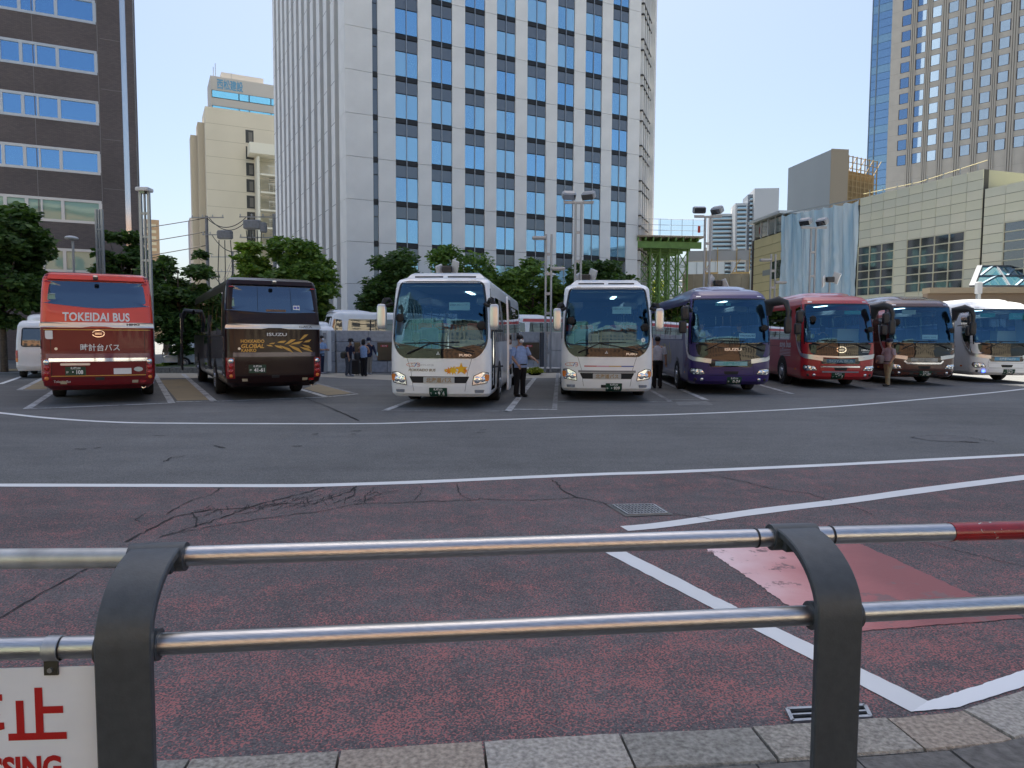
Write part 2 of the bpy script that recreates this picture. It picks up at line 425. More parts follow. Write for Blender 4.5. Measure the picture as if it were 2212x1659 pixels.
pc = ramp(n, l, gr.outputs[0], [(0, (.80, .60, .60)), (.35, (.62, .30, .29)), (.65, (.42, .14, .135)), (1, (.28, .09, .09))])
wf = ramp(n, l, n2.outputs['Fac'], [(.37, (0, 0, 0)), (.42, (1, 1, 1))])
l.new(mixc(n, l, wf, (.22, .12, .12), pc), b.inputs['Base Color']); b.inputs['Roughness'].default_value = .6
n3 = NN(n, 'TexNoise', Scale=70., Detail=4.); l.new(O, n3.inputs['Vector']); bp = NN(n, 'Bump', Strength=.5, Distance=.006); l.new(n3.outputs['Fac'], bp.inputs['Height']); l.new(bp.outputs[0], b.inputs['Normal'])
flat(FRAY, .0085, m, 'red_road_patch', 'faded pink and red painted patch on the road')
ww, fw = MATS['worn_white_paint'], MATS['faint_white_paint']
def slot(a, b, m=ww, wd=.16, ext=0.):
    A, B = G(*a), G(*b); B = B + (B - A).normalized() * ext
    return ribbon([A, B], wd, .008, m, 'bay_line', None)
bay = [((58, 884), (117, 845), ww, 9), ((371, 871), (337, 813), ww, 4), ((58, 884), (371, 871), ww, 0),
       ((463, 868), (411, 822), ww, 5), ((706, 858), (649, 841), ww, 9), ((463, 867.5), (706, 858), ww, 0), ((380, 868.5), (455, 867), ww, 0),
       ((0, 830), (70, 806), MATS['white_line_paint'], 0), ((-200, 806), (95, 805), MATS['white_line_paint'], 0), ((41, 843), (95, 816), ww, 2), ((41, 843), (100, 842.5), ww, 0),
       ((706, 858), (771, 851.5), ww, 0), ((771, 851.5), (680, 827), fw, 0),
       ((830, 888), (887, 866), ww, 9), ((835, 888), (1098, 888.5), fw, 0), ((1097, 889), (1152, 821), ww, 1.5), ((1109, 884.6), (1204, 885), ww, 0),
       ((1198, 884), (1204, 815), fw, 4), ((1110, 822), (1156, 820), ww, 0), ((1205.6, 867.7), (1449, 868), fw, 0), ((1449, 868), (1405, 843), fw, 8),
       ((1527, 865), (1424, 821), ww, 8), ((1436, 864), (1527, 864.5), fw, 0), ((1490, 850), (1711, 851), fw, 0), ((1711, 851), (1625, 827), ww, 8),
       ((1998, 834), (1935, 826), fw, 0), ((1820, 842), (2000, 838), fw, 0), ((1875, 840), (1800, 826), fw, 4)]
for i, (a, b_, mm, ex) in enumerate(bay):
    slot(a, b_, mm, .17 if mm is not fw else .13, ex)
for px, lb in (([(383, 866), (454, 864), (402, 819), (346, 821)], 'ochre hatch paving between the red bus and the brown bus'),
               ([(48, 841.5), (100, 841), (130, 812), (100, 814)], 'ochre hatch paving beside the red bus'),
               ([(656, 839.5), (708, 854), (766, 849.5), (690, 829)], 'ochre hatch paving beyond the brown bus'),):
    flat(px, .006, MATS['ochre_paving'], 'hatch_paving', lb)
flat([(690, 804), (843, 810.6), (1000, 815), (1000, 824), (843.5, 821.4), (692, 814.5)], .006, MATS['pale_paving'], 'pale_walkway', 'pale strip of paving along the stone wall')
flat([(330, 806), (420, 806), (520, 806), (520, 818), (420, 817), (334, 816)], .006, MATS['pale_paving'], 'pale_walkway', 'pale strip of paving along the planted verge')
flat([(-200, 797), (110, 797), (110, 801), (-200, 801)], .006, MATS['ochre_paving'], 'gutter_strip', 'ochre gutter strip behind the red bus')
flat([(1118, 800), (1225, 800), (1225, 816), (1106, 818)], .005, MATS['pale_paving'], 'pale_walkway', 'pale apron behind the white buses')
# repairs and cracks
crackm = mat('crack', (.03, .029, .03), .95)
c5 = lambda x, y: (x / 1.58 / 1.8083, (1400 + y / 1.58) / 1.8083)
c6 = lambda x, y: ((1300 + x / 1.58) / 1.8083, (1400 + y / 1.58) / 1.8083)
c7 = lambda x, y: ((2600 + x / 1.58) / 1.8083, (1400 + y / 1.58) / 1.8083)
def wig(px, amp=1.6, sub=7):
    out = []
    for a, b in zip(px, px[1:]):
        for i in range(sub):
            t = i / sub; out.append((a[0] + (b[0] - a[0]) * t + random.gauss(0, amp), a[1] + (b[1] - a[1]) * t + random.gauss(0, amp * .4)))
    out.append(px[-1]); return out
CR = MB()
def crack(px, wd=.018, amp=1.6):
    P = [G(*p) for p in wig(px, amp)]; vs = []; fs = []
    for i, p in enumerate(P):
        t = P[min(i + 1, len(P) - 1)] - P[max(i - 1, 0)]; t.normalize(); nr = Vector((-t.y, t.x, 0)); q = wd * .78 * random.uniform(.3, 1.25) / 2
        vs += [p + nr * q + Vector((0, 0, .0105)), p - nr * q + Vector((0, 0, .0105))]
    CR.add(vs, [(2 * i, 2 * i + 1, 2 * i + 3, 2 * i + 2) for i in range(len(P) - 1)])
crack([(-40, 1362), (0, 1338), (80, 1290), (185, 1232), (262, 1186)], .02, 1.2)
crack([c5(*p) for p in ((780, 1140), (940, 1050), (1080, 980), (1290, 940), (1500, 930), (1700, 880), (1900, 830), (2000, 800))], .028)
crack([c5(*p) for p in ((980, 1110), (1180, 1050), (1330, 1000), (1500, 940), (1700, 900), (1930, 900), (2150, 830), (2200, 790))], .025)
crack([c5(*p) for p in ((1000, 1100), (1300, 1040), (1640, 990), (1960, 950), (2212, 900))], .018)
crack([c5(*p) for p in ((1030, 960), (1180, 880), (1300, 850), (1370, 800))], .016)
crack([c5(*p) for p in ((940, 1035), (830, 1000), (900, 960))], .012)
crack([c5(*p) for p in ((1210, 1040), (1215, 1000), (1190, 960), (1290, 940))], .016)
random.seed(11)
for i in range(26):
    x = random.uniform(1180, 2300); y = 830 + (2300 - x) * .1 + random.uniform(-20, 60); L = random.uniform(60, 190)
    crack([c5(x, y), c5(x + L * .5, y - L * .12 + random.uniform(-14, 14)), c5(x + L, y - L * .25 + random.uniform(-14, 14))], .013, 1.3)
for i in range(16):
    x = random.uniform(1300, 2350); y = 820 + (2300 - x) * .1 + random.uniform(-10, 40)
    crack([c5(x, y), c5(x + random.uniform(-25, 25), y + random.uniform(18, 42))], .012, 1.0)
crack([c6(*p) for p in ((0, 900), (130, 850), (135, 800))], .025)
crack([c6(*p) for p in ((200, 900), (200, 850), (260, 800))], .016)
crack([c6(*p) for p in ((130, 900), (400, 895), (640, 885), (860, 880), (920, 870), (1200, 880), (1450, 868), (1510, 860), (1640, 890), (1700, 905))], .022)
crack([c6(*p) for p in ((1340, 748), (1390, 780), (1410, 815), (1510, 865))], .026)
crack([c6(*p) for p in ((760, 775), (790, 850), (860, 878))], .015)
crack([c6(*p) for p in ((545, 790), (545, 835), (500, 880))], .012)
crack([c6(*p) for p in ((2100, 965), (2212, 975))], .014)
crack([c7(*p) for p in ((225, 712), (480, 765), (640, 805), (880, 840), (1030, 885))], .02)
crack([c7(*p) for p in ((1100, 905), (1200, 935), (1290, 975))], .014)
crack([c7(*p) for p in ((50, 965), (200, 985), (340, 1005), (500, 1022))], .014)
crack([c7(*p) for p in ((1560, 1130), (1800, 1190), (2000, 1240), (2250, 1300))], .014)
crack([c7(*p) for p in ((1510, 490), (1600, 478), (1800, 480), (1930, 500), (2030, 522))], .02)
crack([c7(*p) for p in ((1810, 514), (1935, 520))], .05)
crack([c6(*p) for p in ((0, 318), (90, 350), (160, 386))], .04, .3)
crack([c5(*p) for p in ((1880, 245), (2050, 310), (2212, 385))], .04, .3)
crack([c5(*p) for p in ((1000, 645), (1060, 615), (1140, 605))], .03)
for p, q in (((460, 562), (530, 562)), ((580, 558), (625, 552)), ((1805, 545), (1865, 543)), ((950, 478), (1020, 480)), ((1320, 540), (1390, 555)), ((1925, 470), (1965, 468))):
    crack([c5(*p), c5(*q)], .06, .5)
for p, q in (((110, 452), (180, 449)), ((895, 461), (940, 459)), ((910, 446), (950, 441)), ((110, 470), (140, 469))):
    crack([c6(*p), c6(*q)], .06, .5)
co = CR.build('crack_network', crackm); stuff(co, 'dark cracks branching through the asphalt', None)
patchm = mat('asphalt_repair', (.125, .127, .13), .85, var=.2, vscale=8, bump=.3, bscale=120)
flat([c7(*p) for p in ((1515, 488), (1640, 474), (1800, 478), (1935, 522), (1800, 516), (1640, 510))], .006, patchm, 'asphalt_repair', 'smooth dark asphalt repair patch')
flat([c7(*p) for p in ((60, 268), (250, 262), (300, 290), (80, 292))], .006, mat('pale_repair', (.17, .175, .175), .85, var=.2, vscale=5), 'asphalt_repair', 'pale repair patch before the purple bus')

# ------------------------------------------------------------------ kerb and pavement
granite = mat('kerb_granite', (.30, .285, .25), .85, var=.45, vscale=55, bump=.5, bscale=90)
granite2 = mat('kerb_granite_warm', (.33, .285, .235), .85, var=.4, vscale=50, bump=.5, bscale=90)
kst_ = [granite, granite2] + [mat('kerb_granite_%s' % q, c_, .85, var=.4, vscale=48, bump=.5, bscale=85) for q, c_ in (('pale', (.36, .345, .31)), ('dull', (.255, .25, .225)))]
slabm = mat('paving_slab', (.14, .137, .13), .9, var=.3, vscale=25, bump=.3, bscale=80)
KP = resamp([p.xy for p in kf], 400)
kd = [0]
for a, b_ in zip(KP, KP[1:]): kd.append(kd[-1] + (b_ - a).length)
def kat(t):
    j = min(len(kd) - 2, max(0, next((i for i in range(len(kd)) if kd[i] > t), len(kd)) - 1))
    p = KP[j].lerp(KP[j + 1], (t - kd[j]) / max(1e-9, kd[j + 1] - kd[j])); d = (KP[min(j + 6, 399)] - KP[max(j - 6, 0)]).normalized()
    return p, Vector((d.y, -d.x)), d       # normal towards the pavement
def kpos(px):                              # arc position of a joint seen at column px
    best = None
    for i in range(0, 400):
        v = CROT.transposed() @ Vector((KP[i].x, KP[i].y, KZ - CAM_H)); x = CXP + v.x / -v.z * FPX
        if best is None or abs(x - px) < best[0]: best = (abs(x - px), kd[i])
    return best[1]
base = MB()
KW = .255
ks = MB(); Pk = [kat(kd[-1] * i / 60) for i in range(61)]
vs = [(p.x + q.x * KW, p.y + q.y * KW, KZ - .012) for p, q, _ in Pk] + [(-13, -9, KZ - .012), (14, -9, KZ - .012)]
sw = MB().add(vs, [tuple(range(61)) + (62, 61)]).build('pavement', mat('slab_joint', (.05, .05, .048), .95))
if sw.data.polygons[0].normal.z < 0: sw.data.flip_normals()
struct(sw, 'granite kerb and dark slabs of the pavement underfoot')
js = [kpos(x) for x in (-300, 90, 406, 732, 1048, 1345, 1631, 1902, 2069, 2330)]
js3 = js[3]
while js[-1] + .62 < kd[-1]: js.append(js[-1] + .62)
while js[0] - .62 > 0: js.insert(0, js[0] - .62)
for i, (a, b_) in enumerate(zip(js, js[1:])):
    g_ = .006; vs = []; NS = 7
    off = random.uniform(-.004, .004)
    for k in range(NS + 1):
        p, q, d = kat(a + g_ + (b_ - a - 2 * g_) * k / NS); e = random.uniform(-.003, .003)
        for (u, z) in ((0.0, -.06), (.002, KZ - .018 + off), (.016 + e, KZ + off), (KW - .012, KZ + off), (KW - .004, KZ - .01 + off), (KW - .004, -.03)):
            vs.append((p.x + q.x * u, p.y + q.y * u, z))
    fs = []
    for k in range(NS):
        for r_ in range(5): fs.append((k * 6 + r_, k * 6 + r_ + 1, k * 6 + r_ + 7, k * 6 + r_ + 6))
    fs += [tuple(range(6)), tuple(NS * 6 + r_ for r_ in range(5, -1, -1))]
    MB().add(vs, fs).build('kerb_stone', kst_[i % 4], sw)
for c_ in range(-8, 16):                   # paving slabs behind the kerb
    for r_ in range(0, 4):
        a = js3 + (c_ - 2) * .4; u0 = KW + .01 + r_ * .3; 
        if a < js[0] or a + .4 > js[-1]: continue
        vs = []
        for z in (-.03, KZ - .004):
            for t, u in ((a + .004, u0), (a + .396, u0), (a + .396, u0 + .292), (a + .004, u0 + .292)):
                p, q, d = kat(t); vs.append((p.x + q.x * u, p.y + q.y * u, z))
        MB().add(vs, [(3, 2, 1, 0), (4, 5, 6, 7), (0, 1, 5, 4), (1, 2, 6, 5), (2, 3, 7, 6), (3, 0, 4, 7)]).build('paving_slab', slabm, sw)

# ------------------------------------------------------------------ drains
galv = mat('galvanised_steel', (.42, .44, .46), .45, .9, var=.2, vscale=20)
def grate(P, nb, nc, name, label, frame=.05, concrete=None):
    t = thing(name, label, 'drain grate', (0, 0, 0))
    A, B, C, E = [Vector((p.x, p.y, 0)) for p in P]     # far-left, far-right, near-right, near-left
    L = lambda u, v: A.lerp(B, u).lerp(E.lerp(C, u), v)
    if concrete:
        mm = MB(); k = .12
        for (a, b_, c_, d_) in (((-k, -k), (1 + k, -k), (1, 0), (0, 0)), ((0, 1), (1, 1), (1 + k, 1 + k), (-k, 1 + k)), ((-k, -k), (0, 0), (0, 1), (-k, 1 + k)), ((1, 0), (1 + k, -k), (1 + k, 1 + k), (1, 1))):
            mm.add([Vector((L(*q).x, L(*q).y, .011)) for q in (a, b_, c_, d_)], [(0, 1, 2, 3)])
        mm.build('surround', concrete, t)
    pit = MB(); q = [L(0, 0), L(1, 0), L(1, 1), L(0, 1)]
    pit.add([(p.x, p.y, .0095) for p in q], [(0, 3, 2, 1)]); pit.build('pit', mat('drain_dark', (.01, .01, .01), 1), t)
    fr = MB()
    for a, b_ in ((q[0], q[1]), (q[1], q[2]), (q[2], q[3]), (q[3], q[0])): fr.bar(a + Vector((0, 0, .017)), b_ + Vector((0, 0, .017)), .018, .014)
    fr.build('frame', galv, t)
    for i in range(1, nb): MB().bar(L(i / nb, 0) + Vector((0, 0, .018)), L(i / nb, 1) + Vector((0, 0, .018)), .009, .012).build('bar', galv, t)
    for i in range(1, nc): MB().bar(L(0, i / nc) + Vector((0, 0, .0165)), L(1, i / nc) + Vector((0, 0, .0165)), .012, .012).build('cross_bar', galv, t)
    return t
grate([G(1324, 1094), G(1411, 1093), G(1441, 1112), G(1358, 1115)], 12, 5, 'drain_grate', 'square steel drain grate set in the cracked road', concrete=mat('drain_concrete', (.14, .145, .14), .9, var=.2))
grate([G(1700, 1540), G(1868, 1532), G(1880, 1556), G(1712, 1566)], 3, 2, 'drain_grate', 'steel gutter grate against the kerb by the railing post')

# ------------------------------------------------------------------ guard railing
steel = mat('brushed_rail', (.50, .505, .51), .33, 1.0, bump=.05, bscale=14, var=.16, vscale=8, stretch=(2, 30, 30))
dull = mat('dull_rail', (.44, .45, .44), .5, .85, var=.25, vscale=9)
post_m = mat('charcoal_post', (.062, .072, .08), .45, .1, spec=.5, bump=.06, bscale=160, var=.12, vscale=30)
clip_m = mat('dark_clip', (.03, .03, .032), .5, .3)
ZT, ZL = 1.085, .905
T = [G(x, y, ZT) for x, y in ((-260, 1209), (335, 1205), (345, 1203), (1700, 1160), (1725, 1158), (2480, 1138))]
Lr = [G(x, y, ZL) for x, y in ((-300, 1409), (270, 1395), (285, 1394), (1790, 1327), (1815, 1325), (2480, 1292))]
tr = T[4].lerp(T[5], .42)
for P_ in (T, Lr): P_[0] = P_[1] + (P_[0] - P_[1]).normalized() * 4.6; P_[5] = P_[4] + (P_[5] - P_[4]).normalized() * 4.6
rail = thing('guard_railing', 'tubular steel pedestrian railing on charcoal arched posts', 'railing', (T[2].x, T[2].y, KZ))
inv = -Vector((T[2].x, T[2].y, KZ))
def rp(p): return Vector(p) + inv
MB().tube([rp(T[0]), rp(T[1])], .030, 20).build('top_rail', dull, rail, 60)
MB().tube([rp(T[2]), rp(T[3])], .030, 20).build('top_rail', steel, rail, 60)
MB().tube([rp(T[4]), rp(tr)], .030, 20).build('top_rail', steel, rail, 60)
redm = mat('chipped_red', (.28, .012, .012), .28, 0, coat=.5, var=.2, vscale=10)
n = redm.node_tree.nodes; l = redm.node_tree.links
q = NN(n, 'TexNoise', Scale=38., Detail=4.); tcx = NN(n, 'TexCoord'); l.new(tcx.outputs['Object'], q.inputs['Vector'])
bb = n['Principled BSDF']; src_ = bb.inputs['Base Color'].links[0].from_socket
chip = ramp(n, l, q.outputs['Fac'], [(.63, (0, 0, 0)), (.66, (1, 1, 1))]); l.new(mixc(n, l, chip, src_, (.5, .48, .42)), bb.inputs['Base Color'])
MB().tube([rp(tr), rp(T[5])], .0325, 20).build('red_sleeve', redm, rail, 60)
MB().tube([rp(Lr[0]), rp(Lr[1])], .030, 20).build('lower_rail', steel, rail, 60)
MB().tube([rp(Lr[2]), rp(Lr[3])], .030, 20).build('lower_rail', steel, rail, 60)
MB().tube([rp(Lr[4]), rp(Lr[5])], .030, 20).build('lower_rail', steel, rail, 60)
def rail_post(Tp, Lp, dirv, name='post'):
    d = Vector((dirv.x, dirv.y, 0)).normalized(); out = Vector((-d.y, d.x, 0))      # out = towards the road
    W2, TH = .071, .026
    foot = Vector((Lp.x, Lp.y, 0)) - out * (TH + .042)
    ut = (Vector((Tp.x, Tp.y, 0)) - foot).dot(out); rad = ut - .01; rz_ = .20; zt = ZT + .036
    foot = Vector((Tp.x, Tp.y, 0)) - out * ut
    path = [(0, KZ), (0, .3), (0, .6), (0, zt - rz_ - .06)]
    for k in range(13):
        a = math.pi / 2 * k / 12; path.append((rad - rad * math.cos(a), zt - rz_ + rz_ * math.sin(a)))
    path.append((ut + .035, zt))
    vs = []; N = len(path)
    for i, (u, z) in enumerate(path):
        a = path[max(0, i - 1)]; b_ = path[min(N - 1, i + 1)]
        t = Vector((b_[0] - a[0], b_[1] - a[1])).normalized(); nr = Vector((-t.y, t.x))       # towards camera/up
        ch = .004
        for (wv, th) in ((-W2 + ch, 0), (W2 - ch, 0), (W2, ch), (W2, TH - ch), (W2 - ch, TH), (-W2 + ch, TH), (-W2, TH - ch), (-W2, ch)):
            uu, zz = u - nr.x * th, z - nr.y * th
            p = foot + out * uu + d * wv; vs.append(rp(Vector((p.x, p.y, zz))))
    fs = []
    for i in range(N - 1):
        for k in range(8): fs.append((i * 8 + k, i * 8 + (k + 1) % 8, i * 8 + 8 + (k + 1) % 8, i * 8 + 8 + k))
    fs += [tuple(range(7, -1, -1)), tuple((N - 1) * 8 + k for k in range(8))]
    po = MB().add(vs, fs).build(name, post_m, rail, 35)
    # sockets that hold the tubes
    for c, up in ((Vector((Tp.x, Tp.y, ZT)), True), (Lp, False)):
        s_ = MB(); a = rp(c - d * (W2 + .008)); b_ = rp(c + d * (W2 + .008))
        s_.tube([a, a, b_, b_], [.030, .043, .043, .030], 20); s_.build('socket', post_m, po, 40)
        if up:
            MB().box(rp(Vector((Tp.x, Tp.y, ZT - .012)) - out * .04), (W2 * 2 - .03, .05, .04), rz=math.atan2(d.y, d.x)).build('gusset', post_m, po)
    return po, foot, d, out
d1 = T[3] - T[2]
po1 = rail_post(G(343, 1204, ZT), G(280, 1395, ZL), d1)
po2 = rail_post(G(1712, 1159, ZT), G(1800, 1327, ZL), d1)
rail_post(T[4] + (T[5] - T[4]).normalized() * 2.0, Lr[4] + (Lr[5] - Lr[4]).normalized() * 2.0, T[5] - T[4])
rail_post(T[1] + (T[0] - T[1]).normalized() * 2.0, Lr[1] + (Lr[0] - Lr[1]).normalized() * 2.0, T[1] - T[0])
# steel collars and cable ties
def collar(a, b_, t0, wd, r, m, name): 
    p = a.lerp(b_, t0); d = (b_ - a).normalized()
    return MB().tube([rp(p - d * wd / 2), rp(p + d * wd / 2)], r, 20).build(name, m, rail, 40)
collar(T[2], T[3], .945, .006, .0325, clip_m, 'cable_tie'); collar(T[4], T[5], .025, .006, .0325, clip_m, 'cable_tie')
# warning board on the railing
sg_d = (Lr[1] - Lr[0]).normalized(); sx = G(213, 1398, ZL)
sign = thing('warning_board', 'white board with red no crossing lettering hung on the railing', 'sign', (sx.x, sx.y, 0), math.atan2(sg_d.y, sg_d.x))
bw, top = .92, ZL - .045
MB().bbox((-bw / 2 + .045, -.012, top - .27), (bw, .004, .54), .006).build('board', mat('white_board', (.76, .83, .90), .45, var=.04, vscale=6), sign)
rl = mat('sign_red', (.42, .012, .012), .5)
text_flat('kanji_lettering', '横断禁止', .158, rl, sign, (-.398, -.0155, top - .192), bold=.004, width=.63)
text_flat('latin_lettering', 'NO CROSSING', .086, rl, sign, (-.33, -.0155, top - .308), bold=.0035, width=.46)
inx = MB().box((.055, -.018, top - .105), (.055, .006, .036)); inx.build('side_clip', galv, sign)
for x in (-.115, -.75):
    MB().box((x, -.017, top + .012), (.036, .006, .065)).build('strap', mat('bronze_strap', (.12, .12, .1), .4, .9), sign)
    MB().lathe([(.032, -.02), (.034, -.018), (.034, .018), (.032, .02)], 18, (x, 0, top + .045), 'X', False).build('clamp_band', galv, sign, 40)
    MB().lathe([(.007, -.027), (.007, -.016)], 6, (x, 0, top - .005), 'Y').build('bolt', galv, sign)
# ================================================================== buildings
def wpt(px, Y): return Vector(((px - CXP) / FPX * Y, Y))
class Face:
    """an upright front: a thing at its corner whose local +x runs along the front and -y faces out"""
    def __init__(s, o, d, name, label, cat='building'):
        s.o = Vector(o[:2]); s.d = Vector(d[:2]).normalized()
        s.t = thing(name, label, cat, (s.o.x, s.o.y, 0), math.atan2(s.d.y, s.d.x))
    def u(s, px):                          # distance along the front seen at picture column px (horizon row)
        t = (px - CXP) / FPX
        return (t * s.o.y - s.o.x) / (s.d.x - t * s.d.y)
    def z(s, py, u):
        p = s.o + s.d * u; return HZ(py, p.x, p.y)
def pbox(name, m, par, x0, x1, y0, y1, z0, z1):
    return MB().box(((x0 + x1) / 2, (y0 + y1) / 2, (z0 + z1) / 2), (x1 - x0, y1 - y0, z1 - z0)).build(name, m, par)
_sh = {}
def shbox(name, m, par, c, d):             # boxes of one size share their mesh
    k = (name, m.name, tuple(round(q, 3) for q in d))
    if k not in _sh:
        _sh[k] = MB().box((0, 0, 0), d).mesh(name); _sh[k].materials.append(m)
    return obj(name, _sh[k], None, par, loc=c)

# ------------------------------------------------------------------ central office tower
stone = mat('pale_tower_panel', (.78, .78, .765), .75, var=.05, vscale=.6, bump=.05, bscale=30)
tglass = mirror_mat('tower_glass', (.03, .10, .20), .72, .02, .05, .25, (.45, .76, 1))
tblind = mirror_mat('tower_glass_blind', (.30, .50, .62), .50, .04, .04, .25, (.5, .8, 1))
tblind2 = mirror_mat('tower_glass_half_blind', (.16, .32, .45), .58, .03, .05, .25, (.45, .76, 1))
tspan = mirror_mat('tower_spandrel', (.11, .13, .16), .10, .1)
tframe = mat('tower_frame', (.018, .02, .024), .5)
tmull = mat('tower_mullion', (.38, .40, .42), .4, .7)
cA, cB = Vector((-34.1, 103.5)), Vector((-15.5, 67.0))
dF = Vector((.891, .454)); dS = Vector((-.454, .891))
F = Face(cB, dF, 'office_tower', 'tall pale office tower with blue glass bays filling the middle of the picture')
TW = F.u(2481.7 / 1.8083); TH_ = 215.
cols = [(1549.6, 1635.5), (1687, 1766), (1815, 1891), (1935.6, 2007), (2052, 2124), (2167, 2231), (2273, 2336), (2376, 2436.5)]
cols = [(F.u(a / 1.8083), F.u(b / 1.8083)) for a, b in cols]
uc = sum(cols[0]) / 2
z1, z6 = F.z(79, uc), F.z(529, uc); FP = (z1 - z6) / 5
zb0 = z1 - FP * round(z1 / FP) + 0.0       # a slab level near the ground
NF = 13
cD = cB + dF * TW + Vector((2.5, 7.0)); ctr = [cB, cB + dF * TW, cD, cD + dS * 30, cB + dS * 41]
loc = lambda p: ((p - cB).dot(dF), (p - cB).dot(dS))
core = [loc(p) for p in ctr]; ins = []
cxm = sum(p[0] for p in core) / 5; cym = sum(p[1] for p in core) / 5
core_in = [(p[0] + (cxm - p[0]) * .08, p[1] + (cym - p[1]) * .07) for p in core]
MB().prism(core_in, 0, TH_ - .5).build('core', mat('tower_core', (.05, .13, .14), .8), F.t)
MB().prism(core, zb0 + FP * NF + .05, TH_).build('upper_storeys', stone, F.t)  # unseen mass, raised high enough to shade the whole yard
MB().prism([(p[0] + (p[0] - cxm) * .004, p[1] + (p[1] - cym) * .004) for p in core], -.1, 1.6).build('plinth', mat('dark_plinth', (.12, .12, .12), .6), F.t)
piers = [(0.0, F.u(1463 / 1.8083)), (F.u(1483 / 1.8083), cols[0][0])] + [(cols[i][1], cols[i + 1][0]) for i in range(7)] + [(cols[7][1], TW)]
pd = .10
for k in range(NF):
    za, zb_ = zb0 + FP * k, zb0 + FP * (k + 1)
    for i, (a, b) in enumerate(piers):
        shbox('pier_panel', stone, F.t, ((a + b) / 2, .5 if i else 1.2, (za + zb_) / 2), (b - a, 1.1 if i else 2.45, FP - .035))
for i, (a, b) in enumerate(piers):         # joints behind the panels
    pbox('pier_core', tframe, F.t, a + .03, b - .03, .1, 1.0, 0, zb0 + FP * NF)
random.seed(5)
glz = cols + [(F.u(1463 / 1.8083), F.u(1483 / 1.8083))]
for ci, (a, b) in enumerate(glz):
    wd = b - a; one = ci == 8
    pbox('glazing_frame', tframe, F.t, a, b, pd + .03, pd + .3, 0, zb0 + FP * NF)
    for k in range(NF):
        za = zb0 + FP * k
        for h in range(1 if one else 2):
            w1 = wd if one else wd / 2 - .05
            x = a + wd / 2 if one else a + .02 + w1 / 2 + h * (wd / 2 + .01)
            bl = (k * 7 + ci * 3) % 11 not in (3, 8) if ci != 8 else False
            if (k == 8 and ci < 3) or (k == 7 and ci == 5): bl = False
            if one: wo = shbox('window_pane', tspan, F.t, (x, pd, za + FP * .045 + FP * .575 / 2), (w1, .06, FP * .565))
            else: wo = shbox('window_pane', (tblind if (k * 5 + ci * 7 + h) % 4 else tblind2) if bl and k > 1 else tglass, F.t, (x, pd, za + FP * .045 + FP * .575 / 2), (w1, .06, FP * .565))
            wo.rotation_euler = (R(random.uniform(-.5, .5)), 0, R(random.uniform(-.6, .6)))
            shbox('spandrel_pane', tspan, F.t, (x, pd, za + FP * .64 + FP * .27 / 2), (w1, .06, FP * .27))
        pbox_c = shbox('slab_edge', tframe, F.t, (a + wd / 2, pd + .0, za - FP * .02), (wd, .14, FP * .1))
    if not one: pbox('mullion', tmull, F.t, a + wd / 2 - .035, a + wd / 2 + .035, pd - .12, pd + .02, zb0, zb0 + FP * NF)
# left flank with closely set fins: an Empty-free part, built in the tower's own axes (x = 0 side, y along the flank)
NB = 12; FL = 41.; bp_ = (FL - 2.4) / NB
for i in range(NB):
    y0 = 2.4 + i * bp_                     # window first, fin behind it
    pbox('flank_frame', tframe, F.t, .62, .9, y0, y0 + bp_ * .52, 0, zb0 + FP * NF)
    pbox('fin', stone, F.t, .0, .75, y0 + bp_ * .52, y0 + bp_, 0, zb0 + FP * NF)
    for k in range(0, NF - 1):
        za = zb0 + FP * k
        shbox('flank_pane', mirror_mat('flank_glass', (.10, .16, .16), .30, .03), F.t, (.6, y0 + bp_ * .26, za + FP * .33), (.06, bp_ * .48, FP * .56))
        shbox('flank_spandrel', tspan, F.t, (.6, y0 + bp_ * .26, za + FP * .79), (.06, bp_ * .48, FP * .27))
        shbox('sill', tmull, F.t, (.5, y0 + bp_ * .26, za), (.2, bp_ * .5, .12))
        if k: shbox('fin_joint', tframe, F.t, (-.004, y0 + bp_ * .76, za + .1), (.01, bp_ * .48, .04))
# narrow splayed flank on the other corner
Dl = core[2]; C0 = core[1]; e = Vector((Dl[0] - C0[0], Dl[1] - C0[1])); eL = e.length; ea = math.atan2(e.y, e.x)
for i in range(4):
    p = Vector(C0) + e * ((i + .6) / 5.2)
    o = MB().box((0, 0, (zb0 + FP * NF) / 2), (.35, .5, zb0 + FP * NF)).build('slim_fin', stone, F.t, loc=(p.x, p.y, 0)); o.rotation_euler.z = ea
p = Vector(Dl); o = MB().box((-.5, -.2, (zb0 + FP * NF) / 2), (1.1, .9, zb0 + FP * NF)).build('corner_pier', stone, F.t, loc=(p.x, p.y, 0)); o.rotation_euler.z = ea
for k in range(NF):
    for f in (0, .3):
        p = Vector(C0) + e * .42
        o = shbox('ledge', tframe, F.t, (p.x, p.y, zb0 + FP * (k + f)), (eL * .75, .62, .09)); o.rotation_euler.z = ea

